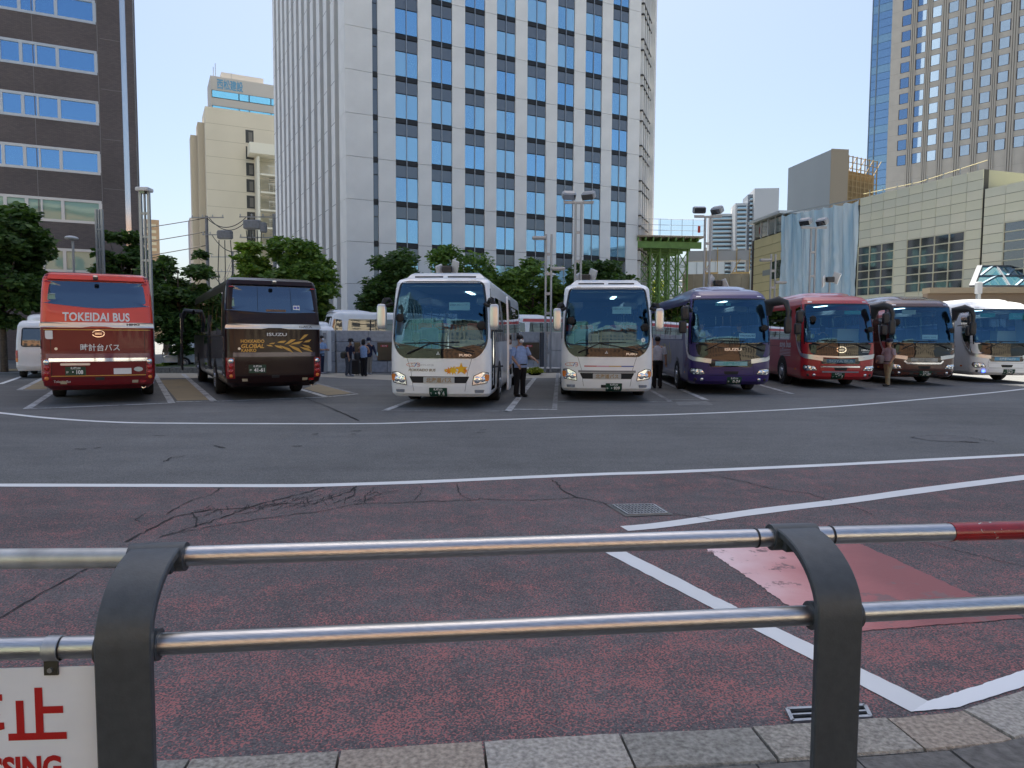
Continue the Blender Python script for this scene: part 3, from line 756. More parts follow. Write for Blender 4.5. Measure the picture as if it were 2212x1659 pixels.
# ------------------------------------------------------------------ brown brick office block at the picture's left edge
m, n, l = nodes_of('brown_brick_tile'); b = n['Principled BSDF']
tc = NN(n, 'TexCoord'); mp = NN(n, 'Mapping'); mp.inputs['Rotation'].default_value = (R(90), 0, 0); l.new(tc.outputs['Object'], mp.inputs[0])
bk = NN(n, 'TexBrick', Scale=1.0); bk.inputs['Brick Width'].default_value = .24; bk.inputs['Row Height'].default_value = .075; bk.inputs['Mortar Size'].default_value = .008
bk.inputs['Color1'].default_value = (.105, .085, .085, 1); bk.inputs['Color2'].default_value = (.135, .108, .105, 1); bk.inputs['Mortar'].default_value = (.075, .065, .065, 1)
l.new(mp.outputs[0], bk.inputs['Vector']); ns = NN(n, 'TexNoise', Scale=.35, Detail=6.); l.new(tc.outputs['Object'], ns.inputs['Vector'])
l.new(mixc(n, l, .6, bk.outputs['Color'], ramp(n, l, ns.outputs['Fac'], [(.3, (.75, .75, .75)), (.7, (1.2, 1.2, 1.2))]), 'MULTIPLY'), b.inputs['Base Color']); b.inputs['Roughness'].default_value = .6
bp = NN(n, 'Bump', Strength=.3, Distance=.01); l.new(bk.outputs['Fac'], bp.inputs['Height']); bp.invert = True; l.new(bp.outputs[0], b.inputs['Normal'])
brick_t = m
wframe = mat('silver_window_frame', (.55, .57, .58), .4, .6)
bglass = mirror_mat('block_glass', (.02, .06, .12), .60, .02, .06, .5, (.38, .66, 1))
gglass = mirror_mat('block_glass_green', (.24, .40, .32), .08, .03, .05, .5)
cR = wpt(308, 52.); dL = Vector((.90, .436)); cL = cR - dL * 24
LBk = Face(cL, dL, 'brick_office_block', 'dark brown brick office block with ribbon windows behind the red bus')
UE = 24.
HB = 36.
U = lambda crop: LBk.u(crop / 1.508 / 1.8083)
Zc = lambda crop_y, u_: LBk.z(crop_y / 1.508 / 1.8083, u_)
ur = U(625)
rows = []
for (t, bm, ux) in ((10 - 300, 133 - 300, 605), (5, 133, 605), (310, 435, 620), (607, 732, 630), (903, 1027, 645), (1195, 1318, 655)):
    rows.append((Zc(bm, U(ux)), Zc(t, U(ux))))
rows.append((rows[-1][0] - (rows[-2][0] - rows[-1][0]), rows[-1][1] - (rows[-2][1] - rows[-1][1])))
rows[1] = (rows[1][0], rows[1][0] + (rows[2][1] - rows[2][0])); rows[0] = (rows[1][0] * 2 - rows[2][0], rows[1][1] * 2 - rows[2][0] * 1 - (rows[2][1] - rows[2][0]))
rows[0] = (rows[1][0] + (rows[1][0] - rows[2][0]), rows[1][1] + (rows[1][0] - rows[2][0]))
rows.sort()
mid = U(628)                               # right end of the ribbons
zs = [-.1] + [q for r_ in rows for q in r_] + [HB]
stripe = (U(765), U(797))
for i in range(0, len(zs), 2):             # brick bands between the ribbons
    pbox('brick_band', brick_t, LBk.t, 0, mid, 0, .4, zs[i], zs[i + 1])
pbox('brick_pier', brick_t, LBk.t, mid, stripe[0], .0, .4, -.1, HB)
pbox('brick_pier', brick_t, LBk.t, stripe[1], UE, 0, .4, -.1, HB)
pbox('metal_strip', mirror_mat('strip_metal', (.45, .47, .5), .55, .12), LBk.t, stripe[0], stripe[1], .08, .3, 4, HB)
pbox('back_mass', brick_t, LBk.t, 0, UE, .9, 5.2, -.1, HB - .1)
pbox('end_wall', mat('lit_end_wall', (.62, .62, .6), .6), LBk.t, UE - .25, UE - .002, .4, 5.0, -.1, HB - .05)  # pale colour stands in for the light on this narrow end
pbox('inner_mass', mat('dim_interior', (.02, .025, .03), .9), LBk.t, .2, UE - .5, .4, .9, 0, HB - .2)
jl = mat('brick_joint', (.2, .19, .19), .7)
for x in (U(262), mid + .06): pbox('joint', jl, LBk.t, x - .02, x + .02, -.006, .1, 0, HB)
for r_ in rows: pbox('joint', jl, LBk.t, mid + .2, stripe[0], -.006, .1, r_[0] - 1.0, r_[0] - .97); 
cuts = [U(c) for c in (68, 193, 280, 402)]
pitch = cuts[3] - cuts[0]
edges = []
e0 = cuts[0]
lows = [cuts[0] - pitch * k for k in range(1, 5)]
for lo in sorted(lows):
    edges += [lo, lo + (cuts[1] - cuts[0]), lo + (cuts[2] - cuts[0])]
edges += cuts + [mid]
edges = [q for q in edges if q > 0.2]
for ri, (za, zb_) in enumerate(rows):
    gm = gglass if ri < 2 else bglass
    for zz in (za, zb_): pbox('frame_rail', wframe, LBk.t, 0, mid, -.03, .12, zz - .09, zz + .09)
    for j, x in enumerate([0.1] + edges):
        wd = .12 if j % 3 == 0 else .2
        shbox('frame_post', wframe, LBk.t, (min(x, mid - .07), .045, (za + zb_) / 2), (wd, .15, zb_ - za - .18))
    ee = [0.1] + edges
    for a, b_ in zip(ee, ee[1:]): pbox('window_pane', gm, LBk.t, a + .05, b_ - .05, .06, .09, za + .08, zb_ - .08)

# ------------------------------------------------------------------ beige slab block with a fire stair
beige = mat('beige_render', (.68, .61, .48), .8, var=.05, vscale=.15)
greyb = mat('grey_beige_render', (.50, .47, .43), .8, var=.05, vscale=.15)
cream = mat('cream_render', (.78, .74, .62), .75)
BB = Face(wpt(455, 150.), dF, 'beige_slab_block', 'tall beige block with blank wall, roof lettering and fire stair')
dk = mat('dark_opening', (.05, .05, .05), .6)
Bz = lambda cy, u_: BB.z((200 + cy / 1.658) / 1.8083, u_)
Bu = lambda cx: BB.u((700 + cx / 1.658) / 1.8083)
zt1 = Bz(355, 0)
pbox('wall', beige, BB.t, 0, 60, 0, 9, 0, zt1)
uo = 1.2; zt2 = Bz(150, uo)
pbox('upper_storeys', greyb, BB.t, uo, 60, .6, 9, zt1 - .02, zt2)
pbox('penthouse', greyb, BB.t, Bu(320), Bu(590), 3, 8, zt2 - .02, Bz(104, Bu(320)))
pbox('wing', mat('beige_wing', (.56, .48, .36), .8), BB.t, -1.3, .05, 3, 8, 0, Bz(438, 0))
pbox('wing', mat('beige_wing', (.56, .48, .36), .8), BB.t, -2.6, -1.25, 5, 9, 0, Bz(512, 0))
bgl = mirror_mat('band_glass', (.05, .20, .32), .5, .03, gcol=(.18, .5, .8))
for t, bm in ((243, 292), (343, 372)):
    za, zb_ = Bz(bm, Bu(250)), Bz(t, Bu(250)); pbox('window_band', dk, BB.t, Bu(250), 56, .55, .59, za, zb_)
    x = Bu(250); k = 0
    while x < 50:
        wd = (5.2, 1.9, 4.3, 1.8, 4.2)[k % 5]; pbox('window_pane', bgl, BB.t, x + .1, x + wd, .48, .54, za + .1, zb_ - .1); x += wd + .12; k += 1
for k in range(7):
    zc = Bz(553, Bu(482)) - k * (Bz(553, Bu(482)) - Bz(1188, Bu(482))) / 6
    u0, u1 = Bu(457), Bu(508)
    pbox('window', dk, BB.t, u0, u1, -.03, .02, zc - 1.35, zc + 1.35)
    pbox('window_louvre', mat('grey_louvre', (.16, .15, .13), .5), BB.t, u0 + .6, u1 - .25, -.05, -.032, zc - 1.0, zc + .9)
for k in range(6): pbox('joint', mat('beige_joint', (.38, .33, .23), .8), BB.t, 0, 30, -.012, .0, Bz(460 + k * 108, 0) - .06, Bz(460 + k * 108, 0))
st0, st1 = Bu(513), Bu(640)
pbox('stair_canopy', cream, BB.t, st0 - 1.5, st1, -4.2, -.02, Bz(690, st0), Bz(622, st0))
pbox('stair_wall', cream, BB.t, st0, st0 + .5, -3.4, -.01, 0, Bz(700, st0))
for k in range(9):
    zc = Bz(815, Bu(580)) - k * (Bz(935, Bu(580)) - Bz(1048, Bu(580)) )
    if zc < 3: break
    pbox('stair_landing', cream, BB.t, st0 + .6, st1, -3.4, -1.2, zc - .35, zc)
    pbox('stair_rail', mat('pale_rail', (.6, .58, .5), .6), BB.t, st0 + 2.2, st1, -3.4, -3.3, zc + 1.6, zc + 1.75)
    for j in range(8): shbox('baluster', mat('pale_rail', (.6, .58, .5), .6), BB.t, (st0 + 2.4 + j * .85, -3.35, zc + .8), (.08, .06, 1.6))
    for j in range(8): shbox('step', mat('stair_step', (.35, .33, .28), .7), BB.t, (st0 + 4.2, -2.0 + j * .2, zc - .6 - j * .35), (3.2, .3, .08))
text_flat('roof_lettering', '西松建設', 2.2, mat('blue_letters', (.10, .30, .48), .5), BB.t, (Bu(368), .55, Bz(243, Bu(368))), bold=.05, width=Bu(450) - Bu(285))
for x, h in ((270, 2.6), (283, 3.4), (385, 2.)): MB().tube([(Bu(x), 3, zt2), (Bu(x), 3, zt2 + h)], .07, 5).build('aerial', mat('aerial_grey', (.3, .32, .34), .5), BB.t)

# small far blocks in the gap
pk = Face(wpt(417, 200.), dF, 'parking_block', 'narrow pale block carrying a blue letter P sign')
zt = pk.z(470, 0); pbox('wall', mat('pale_mauve_wall', (.44, .40, .39), .8), pk.t, 0, 12, 0, 10, 0, zt)
pbox('sign_panel', mat('white_sign', (.72, .73, .72), .6), pk.t, 1.3, 9, -.25, -.02, pk.z(511, 3), pk.z(478, 3))
text_flat('sign_letter', 'P', 8.6, mat('parking_blue', (.03, .22, .55), .5), pk.t, (3.6, -.28, pk.z(507, 3)), bold=.25)
pbox('sign_strip', mat('parking_blue', (.03, .22, .55), .5), pk.t, 1.5, 8, -.26, -.03, pk.z(518, 3), pk.z(513.5, 3))
ok_ = Face(wpt(318, 230.), dF, 'far_orange_block', 'small far orange block beyond the verge trees')
pbox('wall', mat('orange_wall', (.48, .33, .20), .8), ok_.t, 0, 4.5, 0, 8, 0, ok_.z(473, 0))
for k in range(5): pbox('window', mat('bright_blind', (.7, .62, .42), .5), ok_.t, .8, 3.6, -.1, 0, ok_.z(483 + k * 13, 0) - .9, ok_.z(483 + k * 13, 0))

# ------------------------------------------------------------------ tan tower at the right edge
tan = mat('tan_stone', (.53, .49, .43), .7, var=.06, vscale=.5)
tan2 = mat('tan_stone_rib', (.47, .435, .38), .7)
tg = mirror_mat('tan_tower_glass', (.02, .05, .12), .46, .02, .05, .2, (.55, .75, 1))
a0, b0 = wpt(1898, 172.), wpt(2212, 151.)
RT = Face(a0, b0 - a0, 'tan_stone_tower', 'tan stone tower with a grid of square blue windows')
Ru = lambda cx, cy=600: RT.u((3250 + cx / 2.37) / 1.8083)
RL = 44.; RH = 118.
pbox('wall', tan, RT.t, 0, RL, 0, 30, 0, RH)
wz = [RT.z((cy / 2.37) / 1.8083, Ru(565)) for cy in (480, 625)]
rp_ = wz[0] - wz[1]; zc0 = wz[0]
wc = [(530, 602), (665, 740), (800, 872), (944, 1022), (1095, 1178), (1250, 1340), (1405, 1497), (1578, 1670), (1745, 1840), (1920, 2020), (2105, 2205)]
uw = [(Ru(a), Ru(b_)) for a, b_ in wc]
shft = 0.
for ci, (a, b_) in enumerate(uw):
    for k in range(-7, 13):
        zc = zc0 + (k + .5 * 0) * rp_
        if zc < 16 or zc > 84: continue
        shbox('window_pane', tg, RT.t, ((a + b_) / 2, -.03, zc), (uw[3][1] - uw[3][0], .05, rp_ * .62))
        shbox('window_reveal', mat('tan_reveal', (.09, .07, .06), .7), RT.t, ((a + b_) / 2, -.01, zc), (uw[3][1] - uw[3][0] + .35, .03, rp_ * .66))
    if ci + 1 < len(uw):
        c_ = (b_ + uw[ci + 1][0]) / 2; gap = uw[ci + 1][0] - b_
        for s_ in (-.28, 0, .28): pbox('rib', tan2, RT.t, c_ + gap * s_ - gap * .09, c_ + gap * s_ + gap * .09, -.35, 0, 0, RH)
for k in range(0, 24): pbox('joint', tan2, RT.t, 0, RL, -.02, 0, 14 + k * rp_, 14.12 + k * rp_)
gl_ = mirror_mat('corner_glass', (.04, .09, .17), .5, .03, gcol=(.6, .8, 1)); gl2 = mirror_mat('corner_glass_light', (.12, .22, .26), .42, .03, gcol=(.7, .88, 1))
for k in range(0, 22):
    zc = 12 + k * rp_
    shbox('corner_pane', gl2 if k % 1 == 0 and k % 2 else gl_, RT.t, (-2.4, 1.2, zc + rp_ * .27), (4.7, .3, rp_ * .5))
    shbox('corner_pane', gl_, RT.t, (-2.4, 1.2, zc + rp_ * .77), (4.7, .3, rp_ * .46))
pbox('corner_core', mat('dim_interior', (.02, .025, .03), .9), RT.t, -4.6, 0, 1.4, 28, 0, RH)
for x in (-4.75, -3.4): pbox('corner_mullion', mat('corner_mullion', (.2, .26, .32), .5), RT.t, x - .1, x + .1, .9, 1.4, 0, RH)

# ------------------------------------------------------------------ station side: panelled wall, sheeted wall, yellow block
Wa, Wb = wpt(1845, 60.), wpt(2105, 49.6); wd_ = (Wb - Wa)
PW = Face(Wa, wd_, 'panelled_station_wall', 'pale olive panelled wall with dark gridded windows above the right-hand buses')
PL = wd_.length; ph = PW.z(428, 0)
pan = [mat('olive_panel_%s' % q, c_, .55, var=.03, vscale=.5) for q, c_ in (('one', (.74, .73, .56)), ('two', (.70, .70, .56)), ('three', (.77, .75, .59)))]
back = mat('panel_gap', (.08, .08, .07), .9); dglass = mirror_mat('smoked_glass', (.035, .04, .045), .18, .05, .05, .4)
ymul = mat('cream_mullion', (.62, .6, .45), .5)
def panel_wall(t, x0, x1, nc, z0, z1, rh, wins, yy=0.):
    nr = int(round((z1 - z0) / rh)); rh = (z1 - z0) / nr; cw = (x1 - x0) / nc
    pbox('backing', back, t, x0, x1, yy + .06, yy + .5, z0, z1 - .02)
    for r_ in range(nr):
        for c_ in range(nc):
            if any(a <= c_ < b_ and lo <= r_ < hi for a, b_, lo, hi in wins): continue
            o = shbox('wall_panel', pan[(r_ * 5 + c_ * 3 + (r_ * c_) % 2) % 3], t, (x0 + (c_ + .5) * cw, yy + .03 + random.uniform(-.006, .006), z0 + (r_ + .5) * rh), (cw - .03, .06, rh - .03))
    for a, b_, lo, hi in wins:
        for r_ in range(lo, hi, 1):
            for c_ in range(a, b_):
                shbox('window_pane', dglass, t, (x0 + (c_ + .5) * cw, yy + .045, z0 + (r_ + .5) * rh), (cw - .06, .03, rh - .06))
        for r_ in range(lo, hi + 1): pbox('mullion', ymul, t, x0 + a * cw, x0 + b_ * cw, yy - .03, yy + .04, z0 + r_ * rh - .04, z0 + r_ * rh + .04)
        for c_ in range(a, b_ + 1): pbox('mullion', ymul, t, x0 + c_ * cw - .035, x0 + c_ * cw + .035, yy - .036, yy + .04, z0 + lo * rh, z0 + hi * rh)
nrw = 16
pz0 = 2.6
zr = lambda py, u_: int(round((PW.z(py, u_) - pz0) / ((ph - pz0) / nrw)))
panel_wall(PW.t, 0, PL, 9, pz0, ph, (ph - pz0) / nrw, [(0, 3, 4, 10), (4, 8, 4, 10)])
pbox('mass', mat('olive_mass', (.4, .4, .3), .8), PW.t, 0, PL, .5, 14, 0, ph - .03)
for i in range(8): MB().tube([(PL * (i + .5) / 8, .3, ph - .3), (PL * (i + .5) / 8, .3, ph + .55)], .03, 5).build('roof_stanchion', galv, PW.t)
MB().tube([(0, .3, ph + .35), (PL * .5, .3, ph + .22), (PL, .3, ph + .6)], .03, 5).build('roof_rope', mat('rope', (.5, .45, .25), .8), PW.t)
P2 = Face(Wb + wd_.normalized() * .10 + Vector((.06, .02)), wd_, 'panelled_station_annex', 'lower olive panelled wall at the right edge beside the skylight')
p2h = P2.z(408, 0); P2L = 12.
panel_wall(P2.t, 0, P2L, 8, pz0, p2h, (p2h - pz0) / 15, [(1, 8, 5, 11)])
pbox('mass', mat('olive_mass', (.4, .4, .3), .8), P2.t, 0, P2L, .5, 12, 0, p2h - .03)
sk = Face(wpt(2086, 46.), Vector((1, -.12)), 'skylight_canopy', 'sloping blue glass skylight with dark diagonal trusses at the right edge')
zf0, zf1 = sk.z(634, 0), sk.z(622, 0)
fas = mat('tan_fascia', (.40, .32, .22), .7); fr_ = mat('steel_blue_frame', (.07, .09, .12), .6); sgl = mirror_mat('skylight_glass', (.05, .17, .22), .45, .03)
pbox('fascia', fas, sk.t, -2.6, 12, -.5, .6, zf0, zf1)
pbox('lower_wall', mat('tan_wall_lower', (.25, .19, .14), .8), sk.t, -2.6, 12, -.2, .5, 0, zf0)
sx0 = 0.; zt_ = sk.z(571, 2.5)
def skp(u, v): return Vector((sx0 + u * 9 + v * 1.6 * max(0, 1 - u * 3), -.3 + v * 2.4, zf1 + .1 + v * (zt_ - zf1)))
for i in range(4):
    for j in range(2):
        q = [skp(i / 4, j / 2), skp((i + 1) / 4, j / 2), skp((i + 1) / 4, (j + 1) / 2), skp(i / 4, (j + 1) / 2)]
        MB().quad(*[p + Vector((0, .05, 0)) for p in q]).build('glass_pane', sgl, sk.t)
        MB().bar(skp((i + .15) / 4, j / 2) + Vector((0, .02, 0)), skp((i + .75) / 4, (j + 1) / 2) + Vector((0, .02, 0)), .16, .05).build('truss', mat('truss_blue', (.14, .24, .33), .5), sk.t)
for i in range(5): MB().bar(skp(i / 4, 0), skp(i / 4, 1), .1 if i else .3, .12).build('glazing_bar', fr_, sk.t)
for j in range(3): MB().bar(skp(0, j / 2), skp(1, j / 2), .1, .1).build('glazing_bar', fr_, sk.t)

# sheeting
S1 = wpt(1680, 69.2); S0 = wpt(1844, 60.1)
SH = Face(S1, S0 - S1, 'sheeted_wall', 'pale blue plastic construction sheeting hung over a station wall')
SL = (S0 - S1).length; m, n, l = nodes_of('blue_sheeting'); b = n['Principled BSDF']
tc = NN(n, 'TexCoord'); mp = NN(n, 'Mapping'); mp.inputs['Scale'].default_value = (1.1, 1, .12); l.new(tc.outputs['Object'], mp.inputs[0])
ns = NN(n, 'TexNoise', Scale=1.0, Detail=4.); l.new(mp.outputs[0], ns.inputs['Vector'])
l.new(ramp(n, l, ns.outputs['Fac'], [(.35, (.36, .54, .66)), (.55, (.56, .68, .74)), (.75, (.66, .74, .77))]), b.inputs['Base Color']); b.inputs['Roughness'].default_value = .35
v = []; f = []; NX, NZ = 90, 46; zt = SH.z(465, 0); zt2_ = SH.z(432, SL)
for j in range(NZ + 1):
    for i in range(NX + 1):
        u = i / NX * SL; top_ = zt + (zt2_ - zt) * i / NX - .18 * abs(math.sin(i / NX * math.pi * 7)); z = 1.5 + (top_ - 1.5) * j / NZ
        y = .05 + .10 * math.sin(u * 5.2 + .4 * math.sin(z * .7)) + .05 * math.sin(u * 11 + z * .9) + .04 * math.sin(z * 5 + 2.5 * math.sin(u * 2.4)) * (.4 + .6 * math.sin(z * .8 + u)) 
        v.append((u, y - .1, z))
for j in range(NZ):
    for i in range(NX): a = j * (NX + 1) + i; f.append((a, a + 1, a + NX + 2, a + NX + 1))
MB().add(v, f).build('sheet', m, SH.t, 60)
pbox('wall_behind', back, SH.t, 0, SL, .4, 9, 0, min(zt, zt2_) - .3)
for i in range(1, 6): MB().tube([(SL * i / 6, -.13, 1.6), (SL * i / 6 + .1, -.16, 6), (SL * i / 6, -.13, zt - .1)], .012, 4).build('lashing', mat('lashing_blue', (.08, .2, .35), .6), SH.t)
MB().bar((0, 0, zt + .1), (SL, 0, zt2_ + .1), .08, .08).build('top_pole', galv, SH.t)

# yellow block with upper glazing
yb = mat('yellow_panel', (.66, .56, .30), .6, var=.04, vscale=.6)
Y1 = wpt(1622, 76.); Y0 = wpt(1682, 69.6)
YB = Face(Y1, Y0 - Y1, 'yellow_station_block', 'mustard panelled station block with dark upper windows beside the blue sheeting')
YL = (Y0 - Y1).length; yz = lambda cy: YB.z((550 + cy / 2.458) / 1.8083, YL)
z_sill, z_head, z_eave = yz(872), yz(700), yz(672)
nr = 11; z_b = 2.0
for r_ in range(nr):
    for c_ in range(3):
        o = shbox('wall_panel', yb, YB.t, (YL * (c_ + .5) / 3, .05, z_b + (z_sill - z_b) * (r_ + .5) / nr), (YL / 3 - .03, .1, (z_sill - z_b) / nr - .04))
pbox('backing', back, YB.t, 0, YL, .12, 10, 0, z_head)
for c_ in range(4):
    pbox('window_pane', dglass, YB.t, YL * c_ / 4 + .08, YL * (c_ + 1) / 4 - .08, .02, .08, z_sill + .1, z_head)
    pbox('window_post', wframe, YB.t, YL * c_ / 4 - .07, YL * c_ / 4 + .07, -.05, .1, z_sill, z_head)
pbox('eave', wframe, YB.t, -.6, YL + .3, -.5, 10, z_head, z_eave)
pbox('grey_window', mat('pale_window', (.30, .31, .30), .4), YB.t, YL * .35, YL * .62, -.02, .04, yz(1265), yz(1210))
pbox('grey_window', dglass, YB.t, YL * .66, YL * .98, -.02, .04, yz(1315), yz(1140))
pbox('dark_jamb', mat('brown_jamb', (.05, .035, .03), .7), YB.t, -.5, -.02, 0, 1, 2, z_sill)
# grey roof plant block and its mesh screen
gb = mat('plant_grey', (.30, .335, .38), .7, var=.03, vscale=.2); 
g1, g0 = wpt(1690, 112.), wpt(1780, 101.)
GB = Face(g1, g0 - g1, 'grey_plant_block', 'blank grey rooftop block behind the blue sheeting')
GL = (g0 - g1).length; gz = GB.z(323, GL)
pbox('wall', gb, GB.t, 0, GL, 0, 2.4, 8, gz)
pbox('corner_return', mat('tan_return', (.33, .28, .21), .7), GB.t, GL, GL + .12, -.02, 2.6, 8, gz + .1)
MS = Face(g0 + Vector((1.6, .6)), Vector((.86, .5)), 'mesh_screen', 'tan mesh scaffold screen on the roof beside the grey block')
mt = mat('tan_mesh', (.38, .27, .13), .8); msz0 = MS.z(440, 0); msz1 = MS.z(331, 0)
pbox('dark_post', mat('brown_jamb', (.05, .035, .03), .7), MS.t, -.5, -.15, .0, .3, msz0 - 6, msz1)
for i in range(10): pbox('upright', mt, MS.t, i * .95 - .06, i * .95 + .06, 0, .12, msz0 - 5, msz1)
for j in range(13): pbox('ledger', mt, MS.t, 0, 8.6, -.03, 0, msz0 - 3 + j * (msz1 - msz0 + 3) / 12.2 - .05, msz0 - 3 + j * (msz1 - msz0 + 3) / 12.2 + .05)
for i in range(0, 9, 2): MB().bar((i * .95, .05, msz1 - 2.4), (i * .95 + 1.9, .05, msz1), .08, .08).build('brace', mt, MS.t)
pbox('netting', mat('tan_net', (.30, .21, .10), .9, var=.2, vscale=1.5), MS.t, 0, 8.6, .5, .6, msz0 - 5, msz1 - 2.0)

# ------------------------------------------------------------------ far apartment towers
aw = mat('apartment_white', (.55, .56, .56), .7); ag = mat('apartment_grey', (.24, .27, .31), .7); ab = mirror_mat('balcony_glass', (.18, .34, .42), .35, .05)
def apart(px0, px1, top, Y, name, label, wall, dz=3.05, seed=0, blank=0.):
    f_ = Face(wpt(px0, Y), Vector((1, -.12)), name, label); u1 = f_.u(px1); zt = f_.z(top, 0)
    pbox('wall', wall, f_.t, 0, u1, 0, 18, 0, zt)
    nb = max(1, int(u1 / 9)); k = 0; zz = zt - 4 - blank
    while zz > 40:
        for i in range(nb):
            x0, x1 = u1 * i / nb + 1.0, u1 * (i + 1) / nb - .8
            shbox('balcony_slab', aw, f_.t, ((x0 + x1) / 2, -.9, zz - .25), (x1 - x0, 1.8, .4))
            shbox('balcony_glass', ab, f_.t, ((x0 + x1) / 2, -1.8, zz + .5), (x1 - x0 - .3, .12, 1.0))
            shbox('balcony_shade', mat('balcony_recess', (.10, .13, .16), .5), f_.t, ((x0 + x1) / 2, -.04, zz + 1.3), (x1 - x0 - .6, .1, 2.0))
        zz -= dz
    return f_
apart(1529, 1581, 462, 520, 'apartment_tower', 'lower far apartment tower with rows of balconies behind the floodlight mast', aw)
apart(1580, 1606, 439, 505, 'apartment_tower', 'slim far apartment tower beside the grey one', aw)
apart(1606, 1620, 420, 506, 'apartment_tower', 'narrow grey far apartment tower between two white ones', ag)
apart(1620, 1672, 407, 500, 'apartment_tower', 'tallest far white apartment tower beside the grey roof block', aw, blank=22)

# ------------------------------------------------------------------ green works scaffold
gs = mat('green_steel', (.15, .27, .07), .5, .1, var=.15, vscale=2); deckm = mat('deck_timber', (.40, .33, .24), .8); meshm = mat('site_netting', (.55, .66, .70), .6)
SCF = Face(wpt(1450, 84.), Vector((1, .10)), 'green_scaffold', 'green steel works platform on braced columns right of the tower')
sz = lambda cy: SCF.z((880 + cy / 4.706) / 1.8083, 0)
su = lambda cx: SCF.u((2480 + cx / 4.706) / 1.8083)
zd = sz(330)
for j, yy in enumerate((0, 4.2, 8.4)):
    for cx in (60, 245, 420, 590, 755, 925):
        MB().tube([(su(cx), yy, 0), (su(cx), yy, zd - .5)], .12, 8).build('column', gs, SCF.t, 60)
    cxs = [60, 245, 420, 590, 755, 925]
    for i in range(5):
        for k in range(5):
            a, b_ = su(cxs[i]), su(cxs[i + 1]); h0, h1 = zd - 1 - (k + 1) * 1.75, zd - 1 - k * 1.75
            MB().bar((a, yy, h0), (b_, yy, h1), .10, .10).build('brace', gs, SCF.t); MB().bar((a, yy + .08, h1), (b_, yy + .08, h0), .10, .10).build('brace', gs, SCF.t)
            MB().bar((a, yy, h0), (b_, yy, h0), .06, .08).build('ledger', gs, SCF.t)
for cx in (60, 245, 420, 590, 755, 925):
    for k in range(5): MB().bar((su(cx), 0, zd - 1 - (k + 1) * 1.75), (su(cx), 8.4, zd - 1 - k * 1.75), .05, .05).build('brace', gs, SCF.t)
for yy in (-1.2, 1.4, 4.0, 6.6, 9.2): pbox('girder', gs, SCF.t, su(-60), su(1040 if yy > 0 else 1100), yy - .15, yy + .15, zd - .75, zd)
for i in range(9): pbox('joist', gs, SCF.t, su(-60) + i * .92 * (su(1100) - su(-60)) / 8, su(-60) + i * .92 * (su(1100) - su(-60)) / 8 + .14, -1.8, 9.8, zd + .02, zd + .42)
pbox('deck', deckm, SCF.t, su(-60), su(1130), -1.9, 9.9, zd + .45, zd + .62)
for i in range(7):
    x = su(-60) + (su(1110) - su(-60)) * i / 6
    MB().tube([(x, -1.8, zd + .6), (x, -1.8, zd + 2.5)], .03, 5).build('guard_post', galv, SCF.t)
for h in (1.2, 1.8, 2.45): MB().tube([(su(-60), -1.8, zd + h), (su(1120), -1.8, zd + h)], .028, 5).build('guard_pipe', galv, SCF.t)
MB().quad((su(300), -1.75, zd + .7), (su(1100), -1.75, zd + .7), (su(1100), -1.75, zd + 2.4), (su(300), -1.75, zd + 2.4)).build('guard_net', pane_mat('netting_clear', (.72, .84, .9), .03, rough=.4), SCF.t)
pbox('red_tag', mat('red_tag', (.5, .06, .04), .6), SCF.t, su(1000), su(1045), -1.86, -1.82, zd + 1.0, zd + 1.75)
# gantry, viaduct and catenary beyond
VI = Face(wpt(1470, 92.), Vector((1, -.18)), 'viaduct', 'low tan concrete viaduct parapet behind the purple bus')
vz = lambda py: VI.z(py, 8)
vc = mat('viaduct_concrete', (.34, .29, .21), .85, var=.15, vscale=.6)
vl = VI.u(1622)
for i in range(6): pbox('parapet_panel', vc, VI.t, vl * i / 6 + .02, vl * (i + 1) / 6 - .02, 0, .5, 0, vz(591) + .0 * i)
pbox('pier_block', mat('pale_concrete', (.45, .46, .42), .8), VI.t, vl * .95, vl * 1.04, -.3, .5, 0, vz(584))
GA = Face(wpt(1478, 96.), Vector((1, -.16)), 'signal_gantry', 'grey box gantry with hanging walkways between the mast and the yellow block')
ga = mat('gantry_grey', (.34, .35, .37), .5); gw = mat('walkway_ochre', (.42, .30, .13), .7)
l_ = GA.u(1615); z0_, z1_ = GA.z(563, 5), GA.z(541, 5)
pbox('box_beam', ga, GA.t, 0, l_, 0, 1.2, z0_, z1_)
for f_ in (.30, .48, .78, .98):
    pbox('hanger', gw, GA.t, l_ * f_, l_ * f_ + .1, -.15, -.05, z0_ - 1.6, z1_ + .4)
for a, b_ in ((.28, .5), (.72, 1.0)):
    pbox('walkway', gw, GA.t, l_ * a, l_ * b_, -.4, 1.4, z0_ - 1.7, z0_ - 1.55); MB().bar((l_ * a, -.3, z0_ - 1.6), (l_ * (a + .12), -.3, z0_ + .2), .1, .1).build('stay', gw, GA.t)
for f_ in (0, .62, .97): pbox('column', ga, GA.t, l_ * f_ - .2, l_ * f_ + .2, .2, .8, 0, z0_ if f_ != .62 else z0_ - 3)
for h in (2.6, 3.4, 4.6): MB().tube([(-1, .6, z0_ - h), (l_, .6, z0_ - h)], .09, 5).build('catenary_boom', galv, GA.t)
for i in range(14): MB().bar((l_ * i / 14, .6, z0_ - 3.4), (l_ * (i + .5) / 14, .6, z0_ - 4.6), .05, .05).build('lattice', galv, GA.t); MB().bar((l_ * (i + .5) / 14, .6, z0_ - 4.6), (l_ * (i + 1) / 14, .6, z0_ - 3.4), .05, .05).build('lattice', galv, GA.t)
SC2 = Face(wpt(1480, 118.), Vector((1, 0)), 'works_enclosure', 'white sheeted works enclosure behind the green platform')
